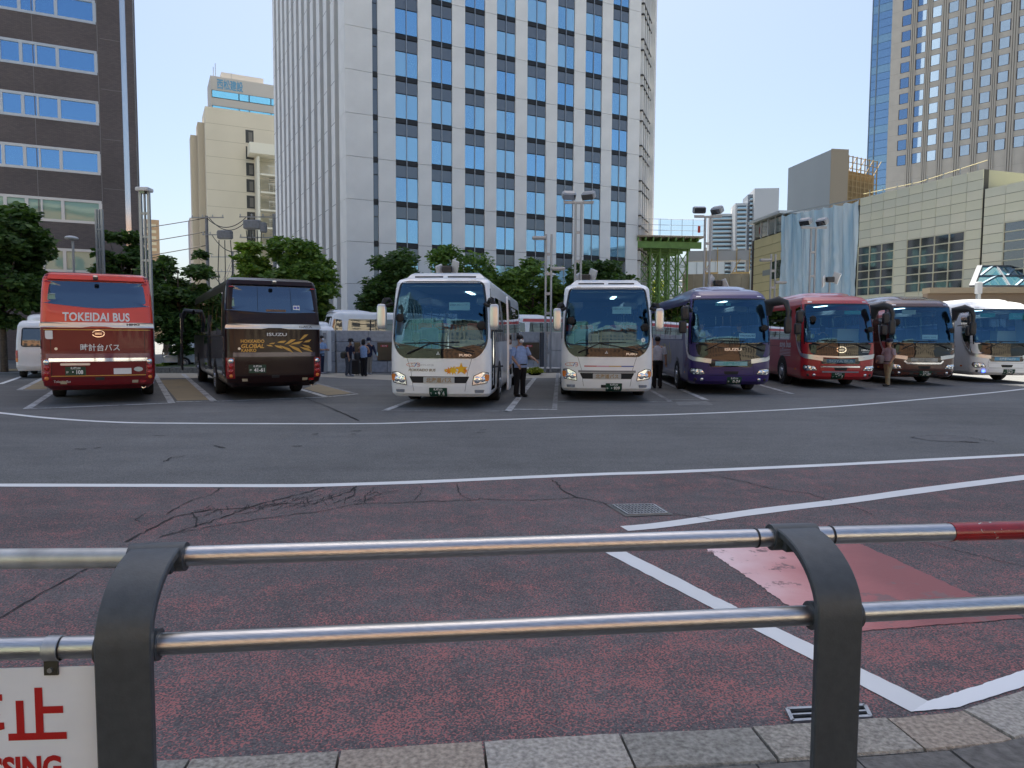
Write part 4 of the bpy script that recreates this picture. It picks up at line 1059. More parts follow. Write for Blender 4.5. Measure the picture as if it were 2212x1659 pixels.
e1 = SC2.u(1560); pbox('sheet_wall', mat('white_sheeting', (.75, .78, .8), .6), SC2.t, -6, e1, .2, 6, 0, SC2.z(556, 0))
for i in range(9): pbox('pole', mat('pole_grey', (.45, .48, .5), .5), SC2.t, -6 + (e1 + 6) * i / 8 - .04, -6 + (e1 + 6) * i / 8 + .04, 0, .1, 0, SC2.z(552, 0))
for i in range(6): pbox('pole', mat('pole_grey', (.45, .48, .5), .5), SC2.t, -6, e1, -.06, 0, 4 + i * 1.5, 4.08 + i * 1.5)

# ------------------------------------------------------------------ blocks across the street behind the viewpoint (seen in the windscreens; enlarged and paled to throw fill light)
def winwall(name, wall, glass, sx_, sz_, off=.5, mort=.35):
    m, n, l = nodes_of(name); b = n['Principled BSDF']
    tc = NN(n, 'TexCoord'); mp = NN(n, 'Mapping'); mp.inputs['Rotation'].default_value = (R(90), 0, 0); l.new(tc.outputs['Object'], mp.inputs[0])
    bk = NN(n, 'TexBrick', Scale=1.0); bk.offset = 0; bk.inputs['Brick Width'].default_value = sx_; bk.inputs['Row Height'].default_value = sz_; bk.inputs['Mortar Size'].default_value = mort
    bk.inputs['Color1'].default_value = (*glass, 1); bk.inputs['Color2'].default_value = tuple(x * 1.6 for x in glass) + (1,); bk.inputs['Mortar'].default_value = (*wall, 1); bk.inputs['Mortar Smooth'].default_value = 0
    l.new(mp.outputs[0], bk.inputs['Vector']); l.new(bk.outputs['Color'], b.inputs['Base Color']); b.inputs['Roughness'].default_value = .6
    return m
def rear(name, label, x0, x1, y0, y1, h, m):
    t = thing(name, label, 'building', ((x0 + x1) / 2, y1, 0))
    pbox('wall', m, t, -(x1 - x0) / 2, (x1 - x0) / 2, y0 - y1, 0, 0, h)
    pbox('parapet', mat('pale_concrete', (.45, .46, .42), .8), t, -(x1 - x0) / 2 - .3, (x1 - x0) / 2 + .3, y0 - y1, .3, h, h + .9)
rear('street_block', 'brown brick block across the street, mirrored in the bus glass', -14, 27, -62, -44, 25, winwall('brown_winwall', (.50, .29, .17), (.06, .05, .045), 3.2, 3.4, mort=.85))
rear('street_block', 'green glass block across the street, mirrored in the bus glass', -62, -17, -66, -48, 30, winwall('green_winwall', (.34, .38, .30), (.17, .23, .16), 2.4, 3.4, mort=.3))
rear('street_block', 'cream banded block across the street, mirrored in the bus glass', 30, 66, -80, -50, 21, winwall('cream_winwall', (.72, .64, .48), (.06, .06, .06), 4.0, 3.5, mort=.9))
rear('street_block', 'tall white block across the street, mirrored in the bus glass', -112, -66, -110, -60, 70, winwall('white_winwall', (.72, .70, .64), (.07, .09, .1), 3.0, 3.5, mort=.7))

pl = MB().quad((-70, -47.5, .012), (70, -47.5, .012), (70, -9, .012), (-70, -9, .012)).build('bounce_plaza', mat('bounce_paving', (.42, .40, .36), .8, var=.1, vscale=.5)); struct(pl, 'unseen pale paving added behind the viewpoint to bounce light')  # out of view, added as a pale reflector for fill light
# ================================================================== coaches
def interp(tab, z, k):
    if z <= tab[0][0]: return tab[0][k]
    for a, b in zip(tab, tab[1:]):
        if z <= b[0]: return a[k] + (b[k] - a[k]) * (z - a[0]) / (b[0] - a[0])
    return tab[-1][k]
def rpoly(pts, r=.05, n=5):
    out = []; N = len(pts)
    for i in range(N):
        p = Vector(pts[i]); a = Vector(pts[i - 1]); b = Vector(pts[(i + 1) % N]); rr = r[i] if isinstance(r, (list, tuple)) else r
        da = (a - p); db = (b - p); q = min(rr, da.length * .48, db.length * .48)
        A = p + da.normalized() * q; C = p + db.normalized() * q
        if q < 1e-4: out.append(p); continue
        for k in range(n + 1):
            t = k / n; out.append(A * (1 - t) ** 2 + p * 2 * t * (1 - t) + C * t * t)
    return out
def dens(o, d=.1):
    out = []
    for a, b in zip(o, o[1:] + o[:1]):
        a, b = Vector(a), Vector(b); k = max(1, int(math.ceil((b - a).length / d)))
        out += [a.lerp(b, i / k) for i in range(k)]
    return out
def inside(p, poly):
    x, y = p; c = False
    for a, b in zip(poly, poly[1:] + poly[:1]):
        if (a[1] > y) != (b[1] > y) and x < (b[0] - a[0]) * (y - a[1]) / (b[1] - a[1]) + a[0]: c = not c
    return c
def rect(x0, x1, z0, z1, r=.03): return rpoly([(x0, z0), (x1, z0), (x1, z1), (x0, z1)], r)
class Body:
    def __init__(s, prof, w=1.245, L=11.9, bulge=.1, rc=.3, rr=.2):
        s.prof, s.w, s.L = prof, w, L
        P = []; x1 = w - rc; N = 16
        for i in range(N + 1): x = x1 * i / N; P.append((x, bulge * (x / x1) ** 2))
        a0 = math.atan(2 * bulge / x1); R0 = rc / math.cos(a0) if False else rc
        cx = w - rc; y0 = bulge; 
        for i in range(1, 9):
            a = a0 + (math.pi / 2 - a0) * i / 8
            P.append((cx + rc * (math.sin(a) - math.sin(a0)) / (1 - math.sin(a0)), y0 + rc * (math.cos(a0) - math.cos(a)) / math.cos(a0)))
        k = 24
        ys = P[-1][1]
        for i in range(1, k + 1): P.append((w, ys + (L - rr - ys) * i / k))
        for i in range(1, 6): a = math.pi / 2 * i / 5; P.append((w - rr + rr * math.cos(a), L - rr + rr * math.sin(a)))
        P.append((0, L + .03))
        s.pts = [Vector(p) for p in P]; s.cum = [0]
        for a, b in zip(s.pts, s.pts[1:]): s.cum.append(s.cum[-1] + (b - a).length)
        s.nrm = []
        for i in range(len(P)):
            t = s.pts[min(i + 1, len(P) - 1)] - s.pts[max(i - 1, 0)]; t.normalize(); s.nrm.append(Vector((t.y, -t.x)))
        s.nrm[0] = Vector((0, -1)); s.S = s.cum[-1]; s.sF = s.cum[N + 8]
    def P(s, q, z, off=0.):
        a = min(abs(q), s.S); sg = 1 if q >= 0 else -1
        lo, hi = 0, len(s.cum) - 1
        while hi - lo > 1:
            m_ = (lo + hi) // 2
            if s.cum[m_] <= a: lo = m_
            else: hi = m_
        t = (a - s.cum[lo]) / (s.cum[hi] - s.cum[lo]); p = s.pts[lo].lerp(s.pts[hi], t); n_ = s.nrm[lo].lerp(s.nrm[hi], t)
        ins, rk = interp(s.prof, z, 1), interp(s.prof, z, 2); h = s.L / 2
        x = p.x * (s.w - ins) / s.w + n_.x * off
        y = h + (p.y - h) * (h - ins) / h + n_.y * off + rk * max(0, 1 - p.y / 2.5)
        return Vector((x * sg, y, z))
    def shell(s, name, m, par, holes=(), ss=(), zs=(), fine=.065):
        S_ = []
        q = 0.
        while q < s.sF + .3: S_.append(q); q += fine
        while q < s.S: S_.append(q); q += .45
        S_ = sorted(set([round(v, 4) for v in S_] + [round(v, 4) for v in ss] + [s.S]))
        S_ = [-v for v in S_[::-1] if v > 0] + S_
        Z = [p[0] for p in s.prof]; z = s.prof[0][0]; top = s.prof[-1][0]
        while z < top: Z.append(z); z += .07
        Z = sorted(set([round(v, 4) for v in Z] + [round(v, 4) for v in zs]))
        n = len(S_); vs = [s.P(a, z) for z in Z for a in S_]; fs = []
        for j in range(len(Z) - 1):
            for i in range(n - 1):
                c = ((S_[i] + S_[i + 1]) / 2, (Z[j] + Z[j + 1]) / 2)
                if any(inside(c, h) for h in holes): continue
                fs.append((j * n + i, j * n + i + 1, (j + 1) * n + i + 1, (j + 1) * n + i))
        b = (len(Z) - 1) * n
        for i in range(n // 2): 
            if n - 2 - i > i + 1: fs.append((b + i, b + i + 1, b + n - 2 - i, b + n - 1 - i))
        return MB().add(vs, fs).build(name, m, par, 35)
    def patch(s, name, o, off, m, par, rings=4, rim=.012, d=.09, smooth=50):
        o = dens([Vector(p) for p in o], d); N = len(o)
        c = Vector((sum(p.x for p in o) / N, sum(p.y for p in o) / N)); vs = []; fs = []; r = 0
        if rim: vs += [s.P(p.x, p.y, off - rim) for p in o]; r = 1
        for k in range(rings):
            f = 1 - k / rings; vs += [s.P(c.x + (p.x - c.x) * f, c.y + (p.y - c.y) * f, off) for p in o]
        vs.append(s.P(c.x, c.y, off)); T_ = rings + r
        for k in range(T_ - 1):
            for i in range(N): fs.append((k * N + i, k * N + (i + 1) % N, (k + 1) * N + (i + 1) % N, (k + 1) * N + i))
        for i in range(N): fs.append(((T_ - 1) * N + i, (T_ - 1) * N + (i + 1) % N, T_ * N))
        return MB().add(vs, fs).build(name, m, par, smooth)
    def ring(s, name, o, inset, off, m, par, th=.02, d=.09):
        o = dens([Vector(p) for p in o], d); N = len(o); inn = []
        A2 = sum(a.x * b.y - b.x * a.y for a, b in zip(o, o[1:] + o[:1])); sg = 1 if A2 > 0 else -1
        for i in range(N):
            t = (o[(i + 1) % N] - o[i - 1]).normalized(); inn.append(o[i] + Vector((-t.y, t.x)) * inset * sg)
        vs = [s.P(p.x, p.y, off - th) for p in o] + [s.P(p.x, p.y, off) for p in o] + [s.P(p.x, p.y, off) for p in inn] + [s.P(p.x, p.y, off - th) for p in inn]
        fs = [(k * N + i, k * N + (i + 1) % N, (k + 1) * N + (i + 1) % N, (k + 1) * N + i) for k in range(3) for i in range(N)]
        return MB().add(vs, fs).build(name, m, par, 40), inn
    def text(s, name, tx, size, s0, z0, m, par, off=.006, mirror=False, **k):
        vs, fs = text_mesh(tx, size, **k)
        return MB().add([s.P(s0 + x, z0 + y, off) for x, y in vs], fs).build(name, m, par)
    def poly(s, name, pts, m, par, off=.006):
        return s.patch(name, pts, off, m, par, 2, .004, .08)
    def strip(s, name, path, wd, m, par, off=.008, d=.12):
        P_ = [Vector(p) for p in path]; Q = []
        for a, b in zip(P_, P_[1:]):
            k = max(1, int((b - a).length / d)); Q += [a.lerp(b, i / k) for i in range(k)]
        Q.append(P_[-1]); vs = []; fs = []
        for i, p in enumerate(Q):
            t = (Q[min(i + 1, len(Q) - 1)] - Q[max(0, i - 1)]).normalized(); nn = Vector((-t.y, t.x))
            w_ = wd if not isinstance(wd, tuple) else wd[0] + (wd[1] - wd[0]) * i / (len(Q) - 1)
            a, b = p + nn * w_ / 2, p - nn * w_ / 2
            vs += [s.P(a.x, a.y, off - .01), s.P(a.x, a.y, off), s.P(b.x, b.y, off), s.P(b.x, b.y, off - .01)]
        for i in range(len(Q) - 1):
            for k in range(3): fs.append((i * 4 + k, i * 4 + k + 1, i * 4 + k + 5, i * 4 + k + 4))
        return MB().add(vs, fs).build(name, m, par, 40)
    def disc(s, name, s0, z0, r, m, par, off=.01, depth=.03, n=16):
        """round lamp facing out of the skin"""
        c = s.P(s0, z0, off); t = (s.P(s0 + .02, z0) - s.P(s0 - .02, z0)).normalized(); up = (s.P(s0, z0 + .02) - s.P(s0, z0 - .02)).normalized(); nn = t.cross(up).normalized()
        if nn.y > .3 and abs(c.y) < 2: nn = -nn
        vs = []; prof_ = [(1.0, -.01), (1.0, depth * .4), (.88, depth * .55), (.55, depth * .9), (.2, depth)]
        for rr, h in prof_:
            for k in range(n): a = 2 * math.pi * k / n; vs.append(c + (t * math.cos(a) + up * math.sin(a)) * r * rr + nn * h)
        fs = [(j * n + k, j * n + (k + 1) % n, (j + 1) * n + (k + 1) % n, (j + 1) * n + k) for j in range(len(prof_) - 1) for k in range(n)] + [tuple((len(prof_) - 1) * n + k for k in range(n))]
        return MB().add(vs, fs).build(name, m, par, 50)

# coach materials
def paint(name, c, coat=.6, rough=.32, metal=0.): return mat('paint_' + name, c, rough, metal, spec=.5 if coat > .3 else .25, coat=coat, var=.05, vscale=2.0)
M_white = paint('white', (.83, .85, .87)); M_purple = paint('purple', (.032, .016, .13)); M_maroon = paint('maroon', (.17, .012, .016), .3)
M_red = paint('red', (.78, .075, .04)); M_brown = paint('brown', (.02, .008, .008), .25, .28); M_copper = paint('copper_brown', (.085, .03, .022), .8, .22)
M_cherry = paint('cherry', (.42, .022, .028)); M_silver = mat('coach_silver', (.62, .63, .64), .3, .75); M_chrome = mat('coach_chrome', (.85, .86, .88), .06, 1.)
M_black = mirror_mat('coach_black', (.012, .013, .015), .045, .03); M_rub = mat('coach_rubber', (.016, .016, .017), .7); M_dkgrey = mat('coach_dark_plastic', (.03, .032, .035), .45)
M_wind = pane_mat('windscreen', (.62, .85, .93), .15, rough=.01, gcol=(.30, .66, 1)); M_sideg = pane_mat('coach_side_glass', (.22, .28, .30), .10, rough=.015)
M_rearg = mirror_mat('coach_rear_glass', (.006, .009, .015), .20, .015, .03, .6, (.62, .78, 1)); M_darkg = mirror_mat('coach_dark_glass', (.01, .013, .015), .16, .02, .03, .5)
M_lens = pane_mat('lamp_lens', (.9, .93, .95), .10); M_refl = mat('lamp_reflector', (.8, .82, .85), .12, 1.); M_amber = mat('amber_lens', (.75, .22, .03), .2, coat=.6); M_redl = mat('red_lens', (.40, .012, .012), .18, coat=.8); M_reddeep = mat('red_lamp_panel', (.24, .01, .014), .25, coat=.7)
M_plate = mat('plate_green', (.008, .05, .03), .4); M_ltr = mat('letter_white', (.8, .8, .8), .5); M_gold = mat('letter_gold', (.55, .33, .08), .35, .3); M_tyre = mat('tyre', (.022, .022, .023), .85, bump=.2, bscale=60); M_rim = mat('wheel_rim', (.55, .56, .58), .3, .9)
M_seat = mat('seat_blue', (.10, .14, .30), .9); M_seat2 = mat('seat_grey', (.20, .21, .23), .9); M_head = mat('headrest_red', (.45, .06, .06), .9); M_int = mat('coach_interior', (.36, .37, .38), .8); M_dash = mat('coach_dash', (.05, .052, .056), .6); M_paper = mat('paper', (.78, .84, .82), .7)
M_glow = mat('ceiling_strip', (.8, .85, .85), .5, emit=(.75, .95, 1), estr=1.6)

PROF_B = [(.32, .10, .06), (.42, .02, .015), (.60, 0, 0), (1.05, 0, 0), (1.6, .0, .03), (2.0, .012, .09), (2.5, .035, .20), (2.95, .065, .33), (3.10, .12, .42), (3.22, .22, .56), (3.30, .38, .80), (3.34, .62, 1.1)]
PROF_A = [(.28, .07, .05), (.36, .015, .01), (.55, 0, 0), (1.3, 0, .015), (1.7, .005, .05), (2.2, .02, .12), (2.7, .045, .21), (3.08, .075, .30), (3.16, .12, .36), (3.22, .22, .46), (3.25, .40, .7)]
PROF_C = [(.36, .16, .12), (.48, .03, .03), (.66, 0, 0), (1.4, 0, .0), (1.95, .0, .01), (2.3, .015, .05), (2.8, .04, .11), (3.15, .07, .17), (3.25, .11, .19), (3.32, .22, .26), (3.36, .42, .5)]
def wheel(par, x, y, z=.5, r=.5, wd=.30, sgn=1):
    t = MB().lathe([(r * .6, -wd / 2), (r * .93, -wd / 2), (r, -wd * .36), (r, wd * .36), (r * .93, wd / 2), (r * .6, wd / 2)], 28, (0, 0, 0), 'X').build('wheel', M_tyre, par, 40, (x, y, z))
    q = sgn * wd / 2
    MB().lathe([(r * .60, q), (r * .58, q + sgn * .006), (r * .52, q - sgn * .05), (r * .30, q - sgn * .02), (r * .26, q + sgn * .03), (r * .14, q + sgn * .035), (.02, q + sgn * .035)], 22, (0, 0, 0), 'X').build('rim', M_rim, t, 40)
    for k in range(8): a = k * math.pi / 4; MB().ell((q + sgn * .02, math.cos(a) * r * .36, math.sin(a) * r * .36), (.02, .018, .018), 2, 6, 4).build('wheel_nut', M_chrome, t)
    return t
def wheels(B, par, ys, x_in=.135):
    for sx in (-1, 1):
        for y in ys:
            wheel(par, sx * (B.w - x_in), y, sgn=sx)
            s0 = B.sF + (y - B.pts[24].y); arc = [(sx * (s0 + .62 * math.cos(a)), .5 + .6 * math.sin(a)) for a in [math.pi * k / 14 for k in range(15)]]
            arc = [(sx * (s0 + .62), .34)] + arc + [(sx * (s0 - .62), .34)]
            B.patch('wheel_arch', arc, .004, M_rub, par, 2, .0)
def plate(B, par, s0, z0, top, kana, num, off=.03):
    p = B.patch('number_plate', rect(s0 - .22, s0 + .22, z0, z0 + .22, .015), off, M_plate, par, 2, .03)
    B.text('plate_lettering', top, .062, s0, z0 + .158, M_ltr, p, off + .004, bold=.001)
    B.text('plate_lettering', num, .135, s0 + .045, z0 + .035, M_ltr, p, off + .004, bold=.004, width=.27 if len(num) > 4 else .235)
    B.text('plate_lettering', kana, .06, s0 - .175, z0 + .06, M_ltr, p, off + .004, bold=.001)
    return p
def seat(name, m, par, c, head=None, w=.46):
    x, y, z = c; s_ = MB()
    s_.bbox((0, 0, .42), (w, .46, .14), .04); s_.bbox((0, .24, .80), (w, .13, .72), .05)
    k = ('seatmesh', m.name, w)
    if k not in _sh: _sh[k] = s_.mesh('seat'); _sh[k].materials.append(m)
    o = obj(name, _sh[k], None, par, loc=c)
    if head:
        k2 = ('headmesh', head.name)
        if k2 not in _sh: _sh[k2] = MB().bbox((0, .225, 1.08), (w * .86, .15, .2), .03).mesh('headrest_cover'); _sh[k2].materials.append(head)
        obj('headrest_cover', _sh[k2], None, o)
    return o
def interior(B, par, fz=.95, head=None, dashz=1.35, drv=-.62, seatm=M_seat, glow=True, rows=6, y0=2.6):
    L = B.L
    MB().box((0, L / 2 + .3, fz - .05), (2.3, L - 1.0, .1)).build('cabin_floor', M_dash, par)
    MB().box((0, L - .6, 1.9), (2.2, .1, 2.2)).build('rear_bulkhead', M_dash, par)
    MB().bbox((0, .78, dashz - .32), (2.1, .62, .5), .1).build('dashboard', M_dash, par)
    MB().box((0, 2.6, 3.02), (2.0, 3.6, .04)).build('ceiling', M_int, par)
    for x in (-.82, .82): MB().bbox((x, L / 2 + .8, 2.72), (.42, L - 3.2, .2), .04).build('luggage_rack', M_int, par)
    if glow: MB().box((.35, 3.2, 2.985), (.12, 1.2, .02)).build('ceiling_lamp', M_glow, par)
    d = seat('driver_seat', M_seat, par, (drv, 1.75, fz - .12), None, .52)
    st = MB().tube([(drv + .23 * math.cos(a), 1.16 + .08 * math.sin(a), fz + .52 + .20 * math.sin(a)) for a in [2 * math.pi * k / 20 for k in range(20)]], .016, 6, closed=True).build('steering_wheel', M_rub, par)
    MB().bar((drv, 1.15, fz + .5), (drv, 1.0, fz + .2), .05, .05).build('column', M_rub, st)
    MB().bbox((drv, 2.25, fz + .42), (.95, .05, .95), .02).build('driver_partition', M_int, par)
    MB().bbox((.66, 2.1, fz + .3), (.95, .05, .82), .02).build('guide_partition', M_int, par)
    MB().tube([(drv + .48, 2.2, fz + .1), (drv + .48, 2.2, fz + 1.0), (drv + .2, 2.2, fz + 1.05)], .018, 6).build('grab_rail', M_chrome, par)
    for r_ in range(rows):
        for x in (-.95, -.47, .47, .95): seat('seat', seatm, par, (x, y0 + .3 + r_ * .85, fz), head)
    return d
def mirror_a(par, x, z, sgn):
    h = MB().ell((0, 0, 0), (.115, .085, .305), 5, 16, 12).build('mirror_housing', M_silver, par, 60, (x, -.14, z))
    MB().ell((0, .035, 0), (.10, .07, .285), 6, 14, 10).build('mirror_back', M_rub, h, 60)
    MB().tube([(-sgn * .02, .02, .28), (-sgn * .06, .06, .40), (-sgn * .12, .20, .42), (-sgn * .2, .34, .30)], [.05, .06, .055, .04], 10).build('mirror_arm', M_rub, h, 60)
    MB().tube([(-sgn * .05, .03, .27), (-sgn * .16, .0, .27), (-sgn * .25, -.02, .32)], [.035, .045, .03], 8).build('under_mirror_arm', M_rub, h, 60)
    return h
def mirror_b(par, B, sgn, z=2.86):
    """the broad horn-shaped mirror arms of the later coaches"""
    x0 = B.w
    if sgn > 0:
        a = MB(); pts = [(x0 - .10, .28, z - .42), (x0 - .10, .22, z - .05), (x0 + .12, .02, z + .02), (x0 + .30, -.10, z - .04), (x0 + .36, -.13, z - .26), (x0 + .36, -.12, z - .52)]
        o = a.tube(pts, [.07, .17, .15, .10, .07, .06], 12).build('mirror_arm', M_dkgrey, par, 60)
        MB().ell((x0 + .37, -.10, z - .72), (.105, .09, .26), 4, 14, 10).build('mirror_housing', M_dkgrey, o, 60)
        MB().tube([(x0 - .02, .2, z - .62), (x0 + .32, -.08, z - .56)], .018, 6).build('mirror_stay', M_rub, o)
    else:
        o = MB().tube([(-x0 + .06, .36, z - .3), (-x0 - .05, .22, z - .16), (-x0 - .17, .12, z - .18)], [.05, .06, .07], 8).build('mirror_arm', M_dkgrey, par, 60)
        MB().ell((-x0 - .17, .1, z - .36), (.12, .09, .21), 5, 14, 10).build('mirror_housing', M_dkgrey, o, 60)
        MB().ell((-x0 - .23, .1, z - .78), (.115, .09, .2), 5, 14, 10).build('mirror_housing', M_dkgrey, o, 60)
    return o
def round_mirror(par, c, r=.11):
    o = MB().ell(c, (r, .035, r), 2.2, 14, 8).build('inner_round_mirror', M_rub, par, 60)
    return o
def wiper(B, par, p0, p1, p2, off=.05):
    w_ = MB(); a, b, c = (B.P(*p, off) for p in (p0, p1, p2))
    e = B.P(2 * p1[0] - p2[0], 2 * p1[1] - p2[1], off)
    o = MB().tube([a, a.lerp(b, .5) + Vector((0, -.02, 0)), b], [.022, .016, .012], 6).build('wiper_arm', M_rub, par)
    MB().tube([e, b, c], [.011, .016, .011], 5).build('wiper_blade', M_rub, o)
    return o
def headlamp(B, par, o, bulbs, amber=None, m_base=M_refl, name='headlight'):
    h = B.patch(name, o, .010, m_base, par, 3, .015, .05)
    for (s0, z0, r) in bulbs:
        d = B.disc('reflector_bowl', s0, z0, r, M_refl, h, .012, .022); B.disc('bulb', s0, z0, r * .38, mat('lamp_clear', (.7, .75, .78), .05, 0, coat=1), h, .03, .02)
    if amber: B.patch('indicator', amber, .020, M_amber, h, 2, .01, .05)
    B.ring('bezel', o, .016, .018, M_dkgrey, h, .01, .05)
    return h
def coach_at(name, label, cat, X, Y, az, group='coaches parked in the bus yard'):
    """X, Y = front corner seen on the picture's left; az = heading of the coach's length"""
    a = R(az); r_ = Vector((math.cos(a), -math.sin(a))); f_ = Vector((math.sin(a), math.cos(a)))
    c = Vector((X, Y)) + r_ * 1.245 - f_ * .25
    return thing(name, label, cat, (c.x, c.y, 0), -a, group)
def underside(B, par, z=.36): MB().box((0, B.L / 2 + .2, z + .05), (2.1, B.L - .9, .25)).build('chassis', M_rub, par)
def side_glazing(B, par, z0, z1, s0, n, pitch, glass=M_sideg, fr=M_black, lead=None, sides=(-1, 1)):
    for sx in sides:
        a = s0; e = s0 + n * pitch
        o = [(sx * a, z0), (sx * e, z0), (sx * e, z1), (sx * a, z1)]
        if lead and sx in lead: o = [(sx * q, z) for q, z in lead[sx]] + [(sx * e, z0), (sx * e, z1)]
        g_ = B.patch('side_glass', rpoly(o, .08), .008, glass, par, 4, .01, .12)
        for k in range(1, n): B.strip('window_pillar', [(sx * (a + k * pitch), z0 + .02), (sx * (a + k * pitch), z1 - .02)], .07, fr, g_, .012, .4)
        B.strip('window_rail', [(sx * (a + .3), z0 + (z1 - z0) * .70), (sx * (e - .1), z0 + (z1 - z0) * .70)], .03, fr, g_, .012, .5)

# ------------------------------------------------------------------ white front-facing coaches
def white_coach(name, label, X, Y, az, plate_, door_open, decor):
    B = Body(PROF_A, L=11.9, bulge=.10, rc=.24)
    t = coach_at(name, label, 'bus', X, Y, az)
    glass = rpoly([(-.98, 1.40), (.98, 1.40), (1.17, 1.62), (1.17, 2.4), (1.10, 3.09), (-1.10, 3.09), (-1.17, 2.4), (-1.17, 1.62)], [.1, .1, .18, .3, .16, .16, .3, .18])
    mask = rpoly([(-.86, 1.22), (.86, 1.22), (1.02, 1.32), (1.20, 1.60), (1.20, 2.4), (1.125, 3.12), (-1.125, 3.12), (-1.20, 2.4), (-1.20, 1.60), (-1.02, 1.32)], [.05, .05, .2, .2, .3, .17, .17, .3, .2, .2])
    sd = B.sF + .02
    holes = [glass] + [[(sx * (sd + 1.15), 1.62), (sx * (sd + 10.6), 1.62), (sx * (sd + 10.6), 2.78), (sx * (sd + 1.15), 2.78)] for sx in (-1, 1)]
    if door_open: holes.append([(sd + .08, .42), (sd + .98, .42), (sd + .98, 2.75), (sd + .08, 2.75)])
    B.shell('body', M_white, t, holes, ss=(sd + .08, sd + .98, sd + 1.15, sd + 10.6), zs=(.42, 1.62, 2.75, 2.78))
    ws, inn = B.ring('windscreen_frame', mask, .055, .010, M_black, t)
    low = [p for p in mask if p[1] < 1.62]
    lowo = [(-1.155, 1.62), (-1.16, 1.56), (-1.0, 1.34), (-.86, 1.235), (.86, 1.235), (1.0, 1.34), (1.16, 1.56), (1.155, 1.62), (1.0, 1.47), (0, 1.455), (-1.0, 1.47)]
    lm = B.patch('lower_mask', lowo, .014, M_black, t, 3, .01)
    g_ = B.patch('windscreen', glass, .006, M_wind, t, 6, 0)
    wiper(B, t, (-.78, 1.33), (-.18, 1.60), (.5, 1.62)); wiper(B, t, (.82, 1.33), (.28, 1.50), (-.30, 1.60))
    # nose
    B.strip('panel_seam', [(-.80, 1.22), (-.70, .90), (-.62, .30)], .008, M_dkgrey, t, .002); B.strip('panel_seam', [(.80, 1.22), (.70, .90), (.62, .30)], .008, M_dkgrey, t, .002)
    gr = B.patch('grille', rpoly([(-.66, .62), (.66, .62), (.74, .78), (-.74, .78)], .02), .006, M_rub, t, 2)
    sg_ = B.patch('name_board', rect(-.38, .38, .615, .765, .02), .022, mat('board_grey', (.45, .46, .45), .5), gr, 2, .02)
    B.text('board_lettering', '北海道バス', .125, 0, .645, mat('board_gold', (.34, .22, .10), .5), sg_, .028, bold=.003, width=.62)
    for sx in (-1, 1):
        o = rpoly([(sx * .80, .56), (sx * 1.18, .62), (sx * 1.22, .88), (sx * 1.05, .90), (sx * .84, .80)], .03)
        headlamp(B, t, o, [(sx * .93, .70, .085), (sx * 1.06, .71, .065)], rpoly([(sx * 1.10, .66), (sx * 1.22, .68), (sx * 1.24, .82), (sx * 1.12, .84)], .03), M_refl)
        B.patch('fog_lamp', rpoly([(sx * .88, .38), (sx * 1.10, .38), (sx * 1.11, .455), (sx * .87, .46)], .02), .006, M_refl, t, 2)
        mirror_a(t, sx * 1.36, 2.22, sx)
        B.patch('clearance_lamp', rect(sx * .86 - .07, sx * .86 + .07, 3.135, 3.16, .01), .01, M_silver, t, 2)
    round_mirror(t, (-.98, .12, 2.20), .105); round_mirror(t, (1.02, .16, 2.02), .11)
    plate(B, t, plate_[0], .285, '札幌230', plate_[1], plate_[2])
    # roof pod
    pod = MB(); vs = []
    rows_ = [(0, 1.02, .95, 3.20), (0, .96, 1.05, 3.33), (0, .90, 1.25, 3.385), (0, .90, 4.0, 3.385), (0, .98, 4.3, 3.22)]
    for _, hw, y, z in rows_:
        for x in (-hw, -hw * .93, -hw * .5, 0, hw * .5, hw * .93, hw):
            vs.append((x, y, z - (.06 if abs(x) > hw * .95 else 0) if z > 3.25 else z))
    fs = [(r_ * 7 + i, r_ * 7 + i + 1, r_ * 7 + i + 8, r_ * 7 + i + 7) for r_ in range(4) for i in range(6)]
    sk_ = [(r_ * 7, r_ * 7 + 7, r_ * 7 + 7, r_ * 7) for r_ in range(0)]
    base_ = len(vs)
    for _, hw, y, z in rows_: vs += [(-hw - .04, y, 3.1), (hw + .04, y, 3.1)]
    for r_ in range(4): fs += [(base_ + r_ * 2, r_ * 7, r_ * 7 + 7, base_ + r_ * 2 + 2), (r_ * 7 + 6, base_ + r_ * 2 + 1, base_ + r_ * 2 + 3, r_ * 7 + 13)]
    fs += [(base_, base_ + 1, 6, 5, 4, 3, 2, 1, 0)]
    pd_ = MB().add(vs, fs).build('air_conditioner', M_white, t, 35)
    for sx in (-1, 1): MB().box((sx * .42, .985, 3.262), (.72, .03, .035)).build('intake_slot', M_rub, pd_)
    side_glazing(B, t, 1.62, 2.78, sd + 1.15, 7, 1.35)
    for sx in (-1, 1): B.patch('quarter_glass', rpoly([(sx * (sd - .10), 1.7), (sx * (sd + .02), 1.7), (sx * (sd + .02), 2.95), (sx * (sd - .06), 2.95)], .04), .006, M_darkg, t, 3)
    if door_open:
        # plug door slid outward and back
        dg = mirror_mat('door_glass', (.03, .04, .045), .14, .02)
        dr = B.patch('door', rpoly([(sd + .95, .36), (sd + 1.85, .36), (sd + 1.85, 2.80), (sd + .95, 2.80)], [.14, .05, .05, .1]), .36, M_white, t, 4, .05)
        B.patch('door_glass', rect(sd + 1.0, sd + 1.80, 1.55, 2.72, .06), .368, dg, dr, 3, .004); B.patch('door_glass', rpoly([(sd + 1.0, .75), (sd + 1.80, .75), (sd + 1.80, 1.42), (sd + 1.0, 1.42)], [.3, .05, .05, .05]), .368, dg, dr, 3, .004)
        MB().box((.85, .8, .45), (.6, .8, .1)).build('step', M_dash, t); MB().box((.75, .9, .72), (.4, .8, .1)).build('step', M_dash, t)
